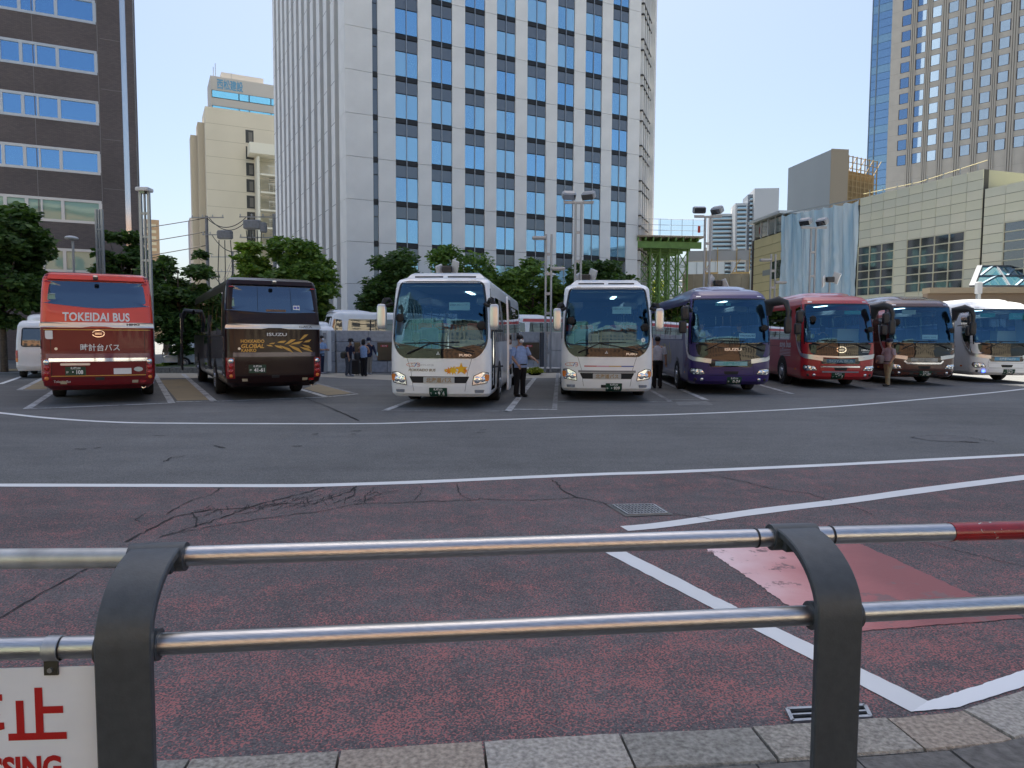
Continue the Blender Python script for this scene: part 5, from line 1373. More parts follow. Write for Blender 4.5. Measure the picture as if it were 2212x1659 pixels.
        for yy in (.42, 1.24): MB().tube([(1.2, yy, .5), (1.2, yy, 2.7)], .022, 6).build('door_post', M_chrome, t)
        MB().tube([(1.22, .5, 1.0), (1.45, 1.1, 1.0)], .025, 6).build('door_link', M_rub, t); MB().tube([(1.22, .5, 1.9), (1.45, 1.1, 1.9)], .025, 6).build('door_link', M_rub, t)
    else:
        B.patch('door', rpoly([(sd + .08, .42), (sd + .98, .42), (sd + .98, 2.72), (sd + .08, 2.72)], .06), .03, M_darkg, t, 3, .03)
    interior(B, t, head=M_head, dashz=1.42)
    bd = MB().box((.42, .58, 2.50), (.52, .012, .20), rot=Euler((R(-10), 0, 0)).to_matrix()).build('tour_board', mat('board_green', (.55, .72, .66), .6), t)
    tx = text_flat('board_lettering', '道東観光 貸切バス ツアー', .042, mat('ink', (.05, .05, .06), .6), t, (.42, .572, 2.52)); tx.rotation_euler = (R(80), 0, 0)
    tx = text_flat('board_lettering', '送迎・21号車', .042, mat('ink', (.05, .05, .06), .6), t, (.42, .583, 2.45)); tx.rotation_euler = (R(80), 0, 0)
    MB().box((-.55, .42, 1.50), (.30, .2, .02), rz=.3).build('papers', M_paper, t); MB().box((.45, .5, 1.50), (.36, .2, .015), rz=-.2).build('papers', mat('yellow_paper', (.7, .72, .4), .7), t)
    wheels(B, t, (2.5, 8.9)); underside(B, t)
    decor(B, t)
    return B, t
def cb_logo(B, par, s0, z0, k=1.0):
    r_ = mat('logo_red', (.55, .08, .06), .4); bl = mat('logo_blue', (.06, .10, .45), .4); go = mat('logo_gold', (.55, .30, .10), .4)
    def arc(cx, cz, rx, rz, a0, a1, m, wd): B.strip('emblem', [(s0 + k * (cx + rx * math.cos(a)), z0 + k * (cz + rz * math.sin(a))) for a in [R(a0 + (a1 - a0) * i / 12) for i in range(13)]], wd * k, m, par, .006, .05)
    arc(-.06, .0, .20, .055, 60, 300, r_, .012); arc(.03, .01, .13, .05, 40, 250, go, .010)
    B.strip('emblem', [(s0 + k * .02, z0 - k * .06), (s0 + k * .09, z0 + k * .06)], .022 * k, bl, par, .007)
    arc(.13, .03, .055, .03, -120, 120, r_, .014); arc(.13, -.03, .06, .032, -120, 120, r_, .014)
def diamond3(B, par, s0, z0, m, k=.05):
    for a in (90, 210, 330):
        d = Vector((math.cos(R(a)), math.sin(R(a)))) * k; p = Vector((-d.y, d.x)) * .55
        c = Vector((s0, z0)); B.poly('emblem', [c, c + d * .5 + p * .5 * 1.0, c + d, c + d * .5 - p * .5 * 1.0], m, par, .02)
def decor3(B, t):
    cb_logo(B, t, -.62, 1.06, .75)
    B.text('name_lettering', 'HOKKAIDO BUS', .085, -.42, .905, mat('letter_brown', (.22, .15, .08), .5), t, italic=.2, bold=.002, width=.68)
    B.text('fleet_number', '32F75-072B', .062, -.32, 1.035, mat('letter_grey', (.45, .46, .48), .5), t, width=.38)
    diamond3(B, t, -.02, 1.335, M_ltr); B.text('maker_lettering', 'FUSO', .075, .64, 1.275, M_silver, t, .020, bold=.004, width=.30)
    yl = mat('star_yellow', (.85, .50, .02), .5); og = mat('star_orange', (.80, .25, .02), .5)
    def star(cx, cz, r, m, off, rot=0, spikes=5, inr=.42):
        B.patch('star', [(cx + (r if i % 2 == 0 else r * inr) * math.sin(math.pi * i / spikes + rot), cz + (r if i % 2 == 0 else r * inr) * math.cos(math.pi * i / spikes + rot)) for i in range(2 * spikes)], off, m, t, 2, 0, .06)
    star(.54, .965, .16, yl, .007); star(.54, .955, .125, og, .009); star(.54, .955, .105, yl, .011)
    star(.35, .93, .12, yl, .006, .2, 8, .5); star(.25, .92, .10, og, .005, .5, 8, .5); star(.63, .92, .08, og, .005, .3, 7, .5); star(.16, .93, .05, yl, .005, .1, 6, .4)
def decor4(B, t):
    cb_logo(B, t, -.94, 1.01, .8)
    for i, c_ in enumerate(((.50, .07, .07), (.62, .28, .36), (.52, .33, .12), (.06, .10, .36))): B.strip('stripe', [(-.62 + i * .335, .965), (-.62 + (i + 1) * .335, .965)], .03, mat('stripe_%s' % 'redpinkgoldblue'[(0, 3, 7, 11)[i]:(3, 7, 11, 15)[i]], c_, .4), t, .005)
    B.strip('grey_trim', [(-.78, .82), (.78, .82)], .06, mat('trim_grey', (.22, .22, .23), .5), t, .005)
    diamond3(B, t, -.02, 1.335, M_ltr); B.text('maker_lettering', 'FUSO', .075, .66, 1.275, M_silver, t, .020, bold=.004, width=.30)
    B.patch('camera_box', rect(-.16, -.02, .38, .46, .01), .02, M_rub, t, 2)
    B.patch('round_sticker', [(.98 + .06 * math.cos(R(a * 30)), 1.68 + .06 * math.sin(R(a * 30))) for a in range(12)], .010, M_paper, t, 2, 0); B.text('sticker_number', '3', .08, .98, 1.652, mat('ink', (.05, .05, .06), .6), t, .013)
white_coach('white_coach', 'white coach with yellow stars on its nose and its door open', -3.0, 17.56, 4.2, (-.02, 'う', '・916'), True, decor3)
white_coach('white_coach', 'white coach with a four colour stripe on its nose', 1.355, 19.6, 4.2, (.19, 'あ', '・939'), False, decor4)

# ------------------------------------------------------------------ later coaches with black glass fronts
def front_coach(name, label, X, Y, az, body, plate_, maker, extra, lower=None, roofm=None, board=None, side_art=None, mir=True, passen=None):
    B = Body(PROF_B, L=11.9, bulge=.12, rc=.30)
    t = coach_at(name, label, 'bus', X, Y, az)
    sd = B.sF
    glass = rpoly([(-1.22, 1.62), (-.6, 1.575), (.6, 1.575), (1.22, 1.62), (1.20, 2.4), (1.15, 2.94), (-1.15, 2.94), (-1.20, 2.4)], [.06, .3, .3, .06, .3, .10, .10, .3])
    holes = [glass] + [[(sx * (sd + 1.15), 1.70), (sx * (sd + 10.6), 1.70), (sx * (sd + 10.6), 2.82), (sx * (sd + 1.15), 2.82)] for sx in (-1, 1)]
    B.shell('body', body, t, holes, ss=(sd + 1.15, sd + 10.6), zs=(1.70, 2.82))
    mk = [(-1.38, 2.93), (-1.40, 1.75), (-1.36, 1.42), (-1.28, 1.20), (-.8, 1.10), (0, 1.075), (.8, 1.10), (1.28, 1.20), (1.36, 1.42), (1.40, 1.75), (1.38, 2.93), (1.21, 2.93), (1.235, 2.4), (1.245, 1.62), (.6, 1.565), (0, 1.56), (-.6, 1.565), (-1.245, 1.62), (-1.235, 2.4), (-1.21, 2.93)]
    # black mask as strips: lower band and two pillars
    B.patch('lower_mask', rpoly([(-1.40, 1.60), (-1.36, 1.35), (-1.27, 1.18), (-.8, 1.09), (0, 1.065), (.8, 1.09), (1.27, 1.18), (1.36, 1.35), (1.40, 1.60), (1.2, 1.63), (.6, 1.60), (0, 1.595), (-.6, 1.60), (-1.2, 1.63)], .03), .012, M_black, t, 4, .012, .07)
    for sx in (-1, 1): B.strip('windscreen_pillar', [(sx * 1.30, 1.55), (sx * 1.30, 2.2), (sx * 1.26, 2.96)], .20, M_black, t, .012)
    B.strip('top_seal', [(-1.22, 2.955), (1.22, 2.955)], .04, M_black, t, .010)
    B.patch('windscreen', glass, .006, M_wind, t, 6, 0)
    wiper(B, t, (-.80, 1.36), (-.20, 1.66), (.40, 1.655)); wiper(B, t, (1.0, 1.36), (.42, 1.56), (-.20, 1.575))
    # silver line sweeping from the nose up the flank
    for sx in (-1, 1):
        B.strip('silver_sweep', [(sx * .60, 1.035), (sx * 1.15, 1.105), (sx * 1.40, 1.20)], (.14, .11), M_silver, t, .013)
        B.strip('silver_sweep', [(sx * 1.40, 1.20), (sx * 1.62, 1.36), (sx * 1.85, 1.62), (sx * 1.98, 1.95), (sx * 2.02, 2.3)], (.10, .05), M_silver, t, .013)
        B.patch('front_side_glass', rpoly([(sx * 1.42, 1.30), (sx * 1.62, 1.45), (sx * 1.84, 1.72), (sx * 2.0, 2.1), (sx * 2.05, 2.82), (sx * 1.42, 2.88)], .05), .008, M_darkg, t, 4)
    cp = B.patch('centre_panel', rpoly([(-.62, .86), (.62, .86), (.70, 1.06), (-.70, 1.06)], .03), .010, M_black, t, 3)
    if board:
        tx, bc, lc, wd = board
        b_ = B.patch('name_board', rect(-.48, .48, .90, 1.03, .01), .016, mat('board_' + name, bc, .4), cp, 2, .004); B.text('board_lettering', tx, .115, 0, .925, mat('boardl_' + name, lc, .5), b_, .022, bold=.003, width=wd)
    for sx in (-1, 1):
        o = rpoly([(sx * .76, .63), (sx * 1.14, .61), (sx * 1.27, .70), (sx * 1.23, .82), (sx * .86, .79)], .04)
        headlamp(B, t, o, [(sx * .90, .695, .07), (sx * 1.05, .705, .07), (sx * 1.16, .73, .045)])
        B.disc('fog_lamp', sx * .88, .47, .052, M_refl, t, .006); B.disc('lower_lamp', sx * 1.08, .47, .05, M_dkgrey, t, .006)
        B.patch('clearance_lamp', rect(sx * 1.02 - .08, sx * 1.02 + .08, 3.02, 3.055, .015), .012, M_silver, t, 2)
        B.strip('panel_seam', [(sx * .62, 1.05), (sx * .70, .80), (sx * .66, .36)], .008, M_rub, t, .002)
        B.patch('side_marker', rect(sx * (sd + .55) - .07, sx * (sd + .55) + .07, .62, .68, .01), .01, M_amber, t, 2)
        mirror_b(t, B, sx)
    B.strip('bumper_crease', [(-.66, .60), (.66, .60)], .010, M_rub, t, .002); B.strip('bumper_crease', [(-.68, .80), (.68, .80)], .008, M_rub, t, .002)
    B.patch('centre_grille', rpoly([(-.19, .63), (.19, .63), (.23, .73), (-.23, .73)], .02), .004, M_rub, t, 2)
    round_mirror(t, (1.0, .14, 2.06), .10); 
    plate(B, t, plate_[0], .335, plate_[3], plate_[1], plate_[2])
    if roofm: pass
    # roof hump set back from the brow
    vs = []; fs = []
    Rr = [(1.0, .78, 3.28), (1.5, .92, 3.41), (2.4, .98, 3.46), (5.5, .98, 3.46), (6.6, .9, 3.34)]
    for y, hw, z in Rr:
        for k in range(9): x = hw * (k / 4 - 1); vs.append((x, y, z - .20 * abs(k / 4 - 1) ** 5))
    for r_ in range(4):
        for k in range(8): fs.append((r_ * 9 + k, r_ * 9 + k + 1, r_ * 9 + k + 10, r_ * 9 + k + 9))
    b0_ = len(vs)
    for y, hw, z in Rr: vs += [(-hw - .05, y, 3.12), (hw + .05, y, 3.12)]
    for r_ in range(4): fs += [(b0_ + 2 * r_, r_ * 9, r_ * 9 + 9, b0_ + 2 * r_ + 2), (r_ * 9 + 8, b0_ + 2 * r_ + 1, b0_ + 2 * r_ + 3, r_ * 9 + 17)]
    fs.append((b0_, b0_ + 1, 8, 7, 6, 5, 4, 3, 2, 1, 0))
    MB().add(vs, fs).build('roof_hump', body, t, 40)
    side_glazing(B, t, 1.70, 2.82, sd + 1.15, 7, 1.35)
    if side_art: side_art(B, t)
    B.strip('locker_seam', [(-(sd + 1.0), 1.45), (-(sd + 10.5), 1.45)], .012, M_rub, t, .003, .6); B.strip('locker_seam', [(-(sd + 3.6), 1.15), (-(sd + 7.2), 1.15)], .012, M_rub, t, .003, .6)
    interior(B, t, fz=1.0, seatm=M_seat, dashz=1.5, head=passen)
    wheels(B, t, (2.5, 8.9)); underside(B, t)
    extra(B, t)
    return B, t
def mk_text(B, t, tx, s0, z0, h, wd, sp=1.0): B.text('maker_lettering', tx, h, s0, z0, M_silver, t, .020, bold=.003, width=wd)
def purple_extra(B, t):
    mk_text(B, t, 'ISUZU', .04, 1.36, .115, .50)
    b_ = MB().box((.58, .52, 1.82), (.50, .012, .15)).build('tour_board', M_paper, t); text_flat('board_lettering', 'WAKUWAKU BUS', .082, mat('ink_blue', (.02, .08, .18), .6), b_, (.58, .512, 1.79), bold=.002, width=.45)
    for x, w_ in ((-.28, .26), (-.02, .15)): MB().box((x, .55, 2.80), (w_, .01, .09)).build('sticker_strip', mat('teal_strip', (.12, .42, .45), .5), t)
    round_mirror(t, (.98, .2, 2.05), .09)
def purple_side(B, t):
    s1 = B.sF + .95; art = B.patch('flank_livery', rpoly([(-s1, .55), (-(s1 + 9.5), .55), (-(s1 + 9.5), 1.66), (-s1, 1.66)], .05), .004, mat('grey_violet', (.20, .18, .24), .3, coat=.6, var=.25, vscale=1.2), t, 4, .004, .4)
    gd = mat('livery_yellow', (.50, .42, .12), .4); random.seed(3)
    for i in range(16):
        a = -(s1 + 2.6 + i * .22); z = random.uniform(.75, 1.1)
        B.strip('livery_stroke', [(a, z), (a + random.uniform(-.05, .1), z + .25), (a + random.uniform(-.1, .1), z + random.uniform(.4, .55))], random.uniform(.02, .06), gd, art, .010)
def hino_logo(B, t, s0, z0, m, k=1.0, off=.022):
    for sg_ in (1, -1):
        o = [(s0 + k * .165 * math.cos(R(a)), z0 + sg_ * k * (.02 + .075 * math.sin(R(a)))) for a in range(0, 181, 15)] + [(s0 + k * .11 * math.cos(R(a)), z0 + sg_ * k * (.02 + .035 * math.sin(R(a)))) for a in range(180, -1, -15)]
        B.strip('emblem', [(s0 + k * .15 * math.cos(R(a)), z0 + sg_ * k * (.012 + .085 * math.sin(R(a)))) for a in range(-5, 186, 12)], .026 * k, m, t, off, .03)
    B.strip('emblem', [(s0 - .09 * k, z0 + .016 * k), (s0 + .09 * k, z0 + .016 * k)], .014 * k, m, t, off); B.strip('emblem', [(s0 - .09 * k, z0 - .016 * k), (s0 + .09 * k, z0 - .016 * k)], .014 * k, m, t, off)
def red_extra(B, t):
    hino_logo(B, t, .0, 1.36, M_chrome); mk_text(B, t, 'HINO', .86, 1.32, .08, .32); B.text('maker_lettering', 'SELEGA', .04, .86, 1.265, M_silver, t, .02, width=.26)
    B.strip('chrome_strip', [(-1.25, 1.185), (-.7, 1.125), (0, 1.10), (.7, 1.125), (1.25, 1.185)], .055, M_silver, t, .024)
    B.strip('chrome_bar', [(-.66, .765), (.66, .765)], .05, M_chrome, t, .02); B.strip('chrome_bar', [(-.62, .585), (.62, .585)], .05, M_chrome, t, .02)
    round_mirror(t, (-.95, .14, 2.42), .12); MB().box((.52, .5, 2.66), (.56, .01, .13)).build('tour_board', mat('teal_board', (.08, .42, .40), .5), t)
    MB().box((-.5, .62, 1.62), (.2, .16, .06)).build('tissue_box', M_paper, t); MB().box((.72, 1.6, 1.75), (.75, .5, .7)).build('side_cabinet', mat('cabinet_cream', (.5, .48, .42), .7), t)
def red_side(B, t):
    s1 = B.sF; B.text('flank_lettering', 'soya bus', .34, -(s1 + 1.75), 1.42, mat('pale_letters', (.62, .58, .60), .5), t, .012, bold=.012, width=1.35)
    for i in range(5): B.strip('flank_stripe', [(-(s1 + 1.1), 1.33 - i * .055), (-(s1 + 2.4), 1.33 - i * .055)], .018, mat('pale_letters', (.62, .58, .60), .5), t, .01, .3)
def brown_extra(B, t):
    B.text('maker_lettering', 'GALA', .085, .98, 1.34, M_silver, t, .02, bold=.003, width=.30)
    B.strip('chrome_garnish', [(-.70, .93), (-.60, .835), (.60, .835), (.70, .93)], .06, M_chrome, t, .024)
    B.patch('lower_valance', rpoly([(-1.3, .34), (1.3, .34), (1.3, .56), (-1.3, .56)], .02), .003, M_dkgrey, t, 3)
    MB().box((.40, .5, 1.82), (.56, .012, .17)).build('tour_board', M_paper, t); text_flat('board_lettering', 'INORYO TRAVEL', .06, mat('ink_blue', (.02, .08, .18), .6), t, (.40, .49, 1.79), width=.46)
    MB().box((-.36, .6, 2.76), (.5, .02, .17)).build('mirror_panel', mat('inner_panel', (.5, .55, .5), .3), t); round_mirror(t, (-.98, .15, 2.38), .12)
    MB().ell((-.95, .55, 1.62), (.22, .16, .12), 2.4, 10, 6).build('white_bag', M_paper, t)
def white8_extra(B, t):
    B.disc('blue_lamp', -.86, .47, .06, mat('blue_lamp', (.05, .08, .8), .3, emit=(.05, .1, 1), estr=2.5), t, .02)
    MB().box((-.55, .5, 2.72), (.56, .01, .16)).build('tour_board', mat('teal_board', (.08, .42, .40), .5), t); b_ = MB().box((.62, .5, 2.68), (.7, .01, .26)).build('tour_board', mat('teal_board', (.08, .42, .40), .5), t)
    text_flat('board_lettering', 'kkday', .16, mat('mint', (.45, .75, .72), .5), t, (.62, .49, 2.63))
    MB().ell((-1.0, 1.2, 1.9), (.16, .12, .3), 3, 10, 7).build('white_coat', M_paper, t); MB().box((.72, 1.6, 1.75), (.75, .5, .7)).build('side_cabinet', mat('cabinet_cream', (.5, .48, .42), .7), t)
front_coach('purple_coach', 'deep purple coach with a tour board in its windscreen', 5.49, 22.07, 4.2, M_purple, (.10, 'あ', '10-04', '札幌230'), 'ISUZU', purple_extra, side_art=purple_side, board=('北都交通バス', (.25, .50, .55), (.12, .42, .42), .5), passen=None)
front_coach('cherry_red_coach', 'cherry red coach with two chrome bars across its nose', 10.2, 25.0, 4.2, M_cherry, (-.08, 'い', '・715', '札幌230'), 'HINO', red_extra, side_art=red_side, board=('SOYA BUS', (.05, .14, .22), (.28, .42, .48), .8))
front_coach('dark_brown_coach', 'dark brown coach behind the man in the cap', 14.2, 26.9, 4.2, M_copper, (.06, 'か', '57-89', '札幌200'), 'GALA', brown_extra, board=('北海道観光', (.42, .44, .42), (.3, .3, .28), .5))
front_coach('white_coach', 'white coach with a small blue lamp at the right edge', 18.55, 28.7, 4.2, M_white, (.10, 'あ', '29-51', '札幌230'), 'X', white8_extra, board=('北海道リムジン', (.10, .30, .48), (.5, .6, .65), .62))

# ------------------------------------------------------------------ coaches seen from behind
def rear_coach(name, label, X, Y, az, lower, upper, extra, glass, side_m):
    B = Body(PROF_C, L=11.9, bulge=.05, rc=.12, rr=.3); t = coach_at(name, label, 'bus', X, Y, az); sd = B.sF
    B.shell('body', lower, t, ss=(sd + .5,), zs=(1.9,))
    if upper is not lower:
        up = MB(); Sx = [-(sd + .5) + i * .07 for i in range(int((2 * sd + 1) / .07) + 1)]; Zs = [1.92 + i * .06 for i in range(22)] + [3.27, 3.30]
        Sx = [v for v in Sx] ; n_ = len(Sx)
        up.add([B.P(a, z, .004) for z in Zs for a in Sx], [(j * n_ + i, j * n_ + i + 1, j * n_ + n_ + i + 1, j * n_ + n_ + i) for j in range(len(Zs) - 1) for i in range(n_ - 1)]); up.build('upper_panel', upper, t, 40)
    # spoiler lip
    lip = MB(); vs = []; N_ = 24
    for i in range(N_ + 1):
        a = -1.12 + 2.24 * i / N_
        for (z, off) in ((3.10, .012), (3.13, .10), (3.24, .11), (3.335, .02), (3.34, -.2)): vs.append(B.P(a, z, off))
    lip.add(vs, [(i * 5 + k, i * 5 + k + 1, i * 5 + k + 6, i * 5 + k + 5) for i in range(N_) for k in range(4)] + [(0, 1, 2, 3, 4), tuple(N_ * 5 + k for k in (4, 3, 2, 1, 0))]); lip.build('roof_spoiler', upper, t, 35)
    MB().bbox((-.02, -.10, 3.16), (.11, .10, .10), .02).build('rear_camera', M_dkgrey, t)
    MB().bbox((-.02, -.15, 3.20), (.10, .06, .04), .01).build('camera_cap', M_silver, t)
    rw = B.patch('rear_window', glass, .010, M_rearg, t, 5, .012)
    for sx in (-1, 1): B.patch('high_lamp', rect(sx * 1.12 - .06, sx * 1.12 + .06, 3.045, 3.075, .01), .018, M_redl, rw, 2)
    g_ = B.patch('silver_garnish', rpoly([(-1.24, 1.93), (-.35, 1.93), (-.15, 1.96), (.15, 1.96), (.35, 1.93), (1.24, 1.93), (1.22, 2.06), (-1.22, 2.06)], [.03, .02, .02, .02, .02, .03, .06, .06]), .05, M_silver, t, 3, .05)
    for sx in (-1, 1):
        p_ = B.patch('tail_lamp', rpoly([(sx * 1.04, .60), (sx * 1.26, .60), (sx * 1.30, .85), (sx * 1.29, 1.16), (sx * 1.04, 1.16)], .03), .014, M_reddeep, t, 3, .02)
        B.disc('reversing_lamp', sx * 1.13, 1.07, .062, M_refl, p_, .018); B.disc('lens', sx * 1.13, .93, .066, M_redl, p_, .018, .045); B.disc('lens', sx * 1.13, .79, .066, M_redl, p_, .018, .045); B.disc('indicator', sx * 1.135, .67, .046, M_amber, p_, .018, .035)
        B.strip('panel_seam', [(sx * 1.03, 1.92), (sx * 1.03, 1.2), (sx * 1.03, .46)], .010, M_rub, t, .002)
        B.patch('bumper_lamp', rect(sx * .80 - .07, sx * .80 + .07, .52, .59, .01), .012, mat('bumper_lens', (.5, .45, .32), .3), t, 2)
    B.patch('bumper_reflector', rect(.98 - .07, .98 + .07, .52, .58, .01), .012, M_redl, t, 2)
    B.strip('bumper_seam', [(-1.08, .68), (1.08, .68)], .008, M_rub, t, .002)
    B.patch('latch', rect(-.10, .10, .60, .68, .02), .008, M_dkgrey, t, 2)
    B.patch('filler_cap', [(-.92 + .035 * math.cos(R(a * 30)), 1.40 + .035 * math.sin(R(a * 30))) for a in range(12)], .008, M_silver, t, 2)
    # flank that shows: dark glass band, lockers, louvres
    for sx in (-1, 1):
        q = B.patch('side_glass', rpoly([(sx * (sd + .9), 1.75), (sx * (sd + 11.2), 1.75), (sx * (sd + 11.2), 2.95), (sx * (sd + .9), 2.95)], .1), .008, M_darkg, t, 4, .01, .3)
        for k in range(1, 8): B.strip('window_pillar', [(sx * (sd + .9 + k * 1.3), 1.78), (sx * (sd + .9 + k * 1.3), 2.92)], .06, M_black, q, .012, .4)
        if side_m is not lower: B.patch('flank_panel', rect(sx * (sd + .5) if sx > 0 else -(sd + 6.5), (sd + 6.5) if sx > 0 else -(sd + .5), .55, 1.72, .03), .004, side_m, t, 4, .004, .3)
        lv = B.patch('engine_louvre', rect(min(sx * (sd + .12), sx * (sd + .5)), max(sx * (sd + .12), sx * (sd + .5)), .62, 1.38, .02), .010, M_dkgrey, t, 2)
        for k in range(7): B.strip('louvre_blade', [(sx * (sd + .14), .68 + k * .1), (sx * (sd + .48), .68 + k * .1)], .035, side_m, lv, .025)
    wheels(B, t, (3.0, 9.3)); underside(B, t, .4)
    MB().lathe([(.05, -.1), (.055, .1), (.045, .1), (.04, -.05)], 12, (.98, .12, .42), 'Y', False).build('exhaust_pipe', M_chrome, t)
    extra(B, t); return B, t
def red_rear(B, t):
    B.text('name_lettering', 'TOKEIDAI BUS', .29, -.03, 2.10, M_ltr, t, .012, bold=.008, width=1.48, space=1.04)
    B.text('name_lettering', '時計台バス', .19, .03, 1.36, M_ltr, t, .012, bold=.002, width=.86)
    hino_logo(B, t, 0, 1.78, M_chrome, .85, .012)
    for z in (1.875, .72): B.strip('gold_line', [(-1.28, z), (1.28, z)], .018, M_gold, t, .006)
    B.strip('chrome_bar', [(-1.08, 1.12), (1.08, 1.12)], .085, M_chrome, t, .022)
    pl = B.patch('plate_lamp_bar', rect(-.84, -.20, .985, 1.04, .03), .04, M_silver, t, 2, .04); plate(B, t, -.52, .735, '札幌230', 'か', '・108', .02)
    B.patch('white_sticker', rpoly([(-1.14, 1.64), (-.98, 1.64), (-.98, 1.85), (-1.14, 1.85)], [.06, .02, .02, .02]), .006, M_ltr, t, 2); B.patch('white_sticker', rect(.31, .71, .75, .90, .01), .006, M_ltr, t, 2)
    B.patch('oval_badge', [(.87 + .105 * math.cos(R(a * 20)), .87 + .06 * math.sin(R(a * 20))) for a in range(18)], .008, mat('badge_pale', (.55, .6, .55), .4), t, 2)
    B.text('script_lettering', 'Tokeidai Bus', .085, -.82, .555, M_ltr, t, .008, italic=.35, width=.36)
    B.text('maker_lettering', 'HINO', .07, .78, 1.99, mat('letter_dark', (.06, .06, .07), .4), t, .056, bold=.004, width=.30)
    B.strip('violet_band', [(-1.25, 1.22), (1.25, 1.22)], .12, mat('violet_maroon', (.16, .03, .07), .25, coat=.6), t, .004)
    B.patch('grey_vent', rect(-1.34, -1.26, 1.40, 1.62, .01), .012, M_dkgrey, t, 2)
def brown_rear(B, t):
    B.text('maker_lettering', 'ISUZU', .115, .05, 1.745, M_ltr, t, .012, bold=.002, width=.52)
    for tx, z, sz, it, w_ in (('HOKKAIDO', 1.56, .115, 0, .60), ('GLOBAL', 1.42, .15, .2, .58), ('KANKO', 1.315, .115, 0, .38)):
        B.text('name_lettering', tx, sz, -.58 + (0 if tx != 'KANKO' else -.10), z, M_gold, t, .010, bold=.004, italic=it, width=w_)
    def leaf(x0, z0, x1, z1, bw):
        a = Vector((x0, z0)); b = Vector((x1, z1)); d = b - a; nn = Vector((-d.y, d.x)).normalized() * bw
        pts = [a, a + d * .3 + nn * .5, a + d * .65 + nn, b, a + d * .7 - nn * .35, a + d * .35 - nn * .5]
        B.patch('gold_leaf', pts, .008, M_gold, t, 2, 0, .06)
    K = lambda x, y: ((x - 1145) / 1010 * 2.49 * 1.0, .36 + (1390 - y) * .00254)
    for (x0, y0, x1, y1, bw) in ((1050, 943, 1120, 957, .03), (1080, 930, 1145, 918, -.025), (1135, 945, 1225, 982, .045), (1165, 915, 1265, 897, -.045), (1245, 937, 1370, 883, .055), (1190, 945, 1340, 1025, .05), (1285, 940, 1440, 1028, .06), (1305, 937, 1448, 900, -.045), (1410, 890, 1510, 825, .05), (1450, 915, 1543, 882, -.045), (1435, 938, 1540, 982, .045), (1408, 962, 1555, 1018, .05)):
        leaf(*K(x0, y0), *K(x1, y1), bw)
    B.text('maker_lettering', 'GALA', .085, .82, 1.965, mat('letter_dark', (.06, .06, .07), .4), t, .056, width=.36)
    fr = B.patch('plate_recess', rpoly([(-.80, .72), (-.12, .72), (-.18, .98), (-.74, .98)], .03), .010, M_brown, t, 2); plate(B, t, -.47, .745, '札幌200', 'か', '41-61', .03)
    B.strip('violet_sheen', [(-1.08, 1.24), (1.08, 1.24)], .12, mat('aubergine', (.05, .03, .055), .2, coat=.8), t, .005); B.strip('plate_lamp_bar', [(-.80, 1.04), (-.14, 1.04)], .05, M_brown, t, .035)
    B.patch('lower_window_panel', rpoly([(-1.20, 2.12), (1.20, 2.12), (1.21, 2.40), (.4, 2.44), (-.4, 2.44), (-1.21, 2.40)], .04), .008, M_brown, t, 3)
    for x in (-.43, .47): B.strip('window_seam', [(x, 2.42), (x, 3.06)], .012, M_black, t, .016)
    B.patch('louvre_slot', rpoly([(-.22, 2.40), (.32, 2.40), (.32, 2.46), (-.22, 2.46)], .03), .016, mat('bronze_slot', (.16, .09, .05), .4), t, 2)
    s_ = B.patch('seat_belt_stickers', rect(.52, .70, 2.46, 2.58, .01), .014, M_ltr, t, 2); B.patch('sticker_mark', rect(.54, .60, 2.49, 2.55, .01), .018, mat('logo_blue', (.06, .10, .45), .4), s_, 2); B.patch('sticker_mark', rect(.62, .68, 2.49, 2.55, .01), .018, mat('logo_blue', (.06, .10, .45), .4), s_, 2)
    # door folded open far along the flank
    d = MB().box((-1.75, 10.6, 1.5), (.06, .9, 2.2)).build('open_door', M_dkgrey, t); MB().box((-1.79, 10.6, 1.9), (.01, .7, 1.0)).build('door_glass', M_darkg, d)
    o = MB().tube([(-1.2, 11.6, 2.7), (-1.5, 11.9, 2.75), (-1.65, 12.0, 2.4), (-1.65, 12.0, 1.9)], [.1, .1, .09, .09], 8).build('mirror_arm', M_dkgrey, t, 60)
rear_coach('red_coach', 'red and maroon coach seen from behind with white lettering', -11.66, 17.6, -28.0, M_maroon, M_red, red_rear,
           rpoly([(-1.38, 2.56), (-.9, 2.50), (0, 2.40), (.9, 2.46), (1.38, 2.50), (1.34, 3.09), (-1.34, 3.09)], [.05, .2, .4, .2, .05, .08, .08]), M_maroon)
rear_coach('brown_coach', 'dark brown coach seen from behind with gold leaf pattern', -7.67, 19.0, -28.0, M_brown, M_brown, brown_rear,
           rpoly([(-1.36, 2.44), (0, 2.36), (1.36, 2.40), (1.32, 3.09), (-1.32, 3.09)], [.05, .4, .05, .08, .08]), mirror_mat('brown_flank_gloss', (.06, .05, .05), .14, .03))
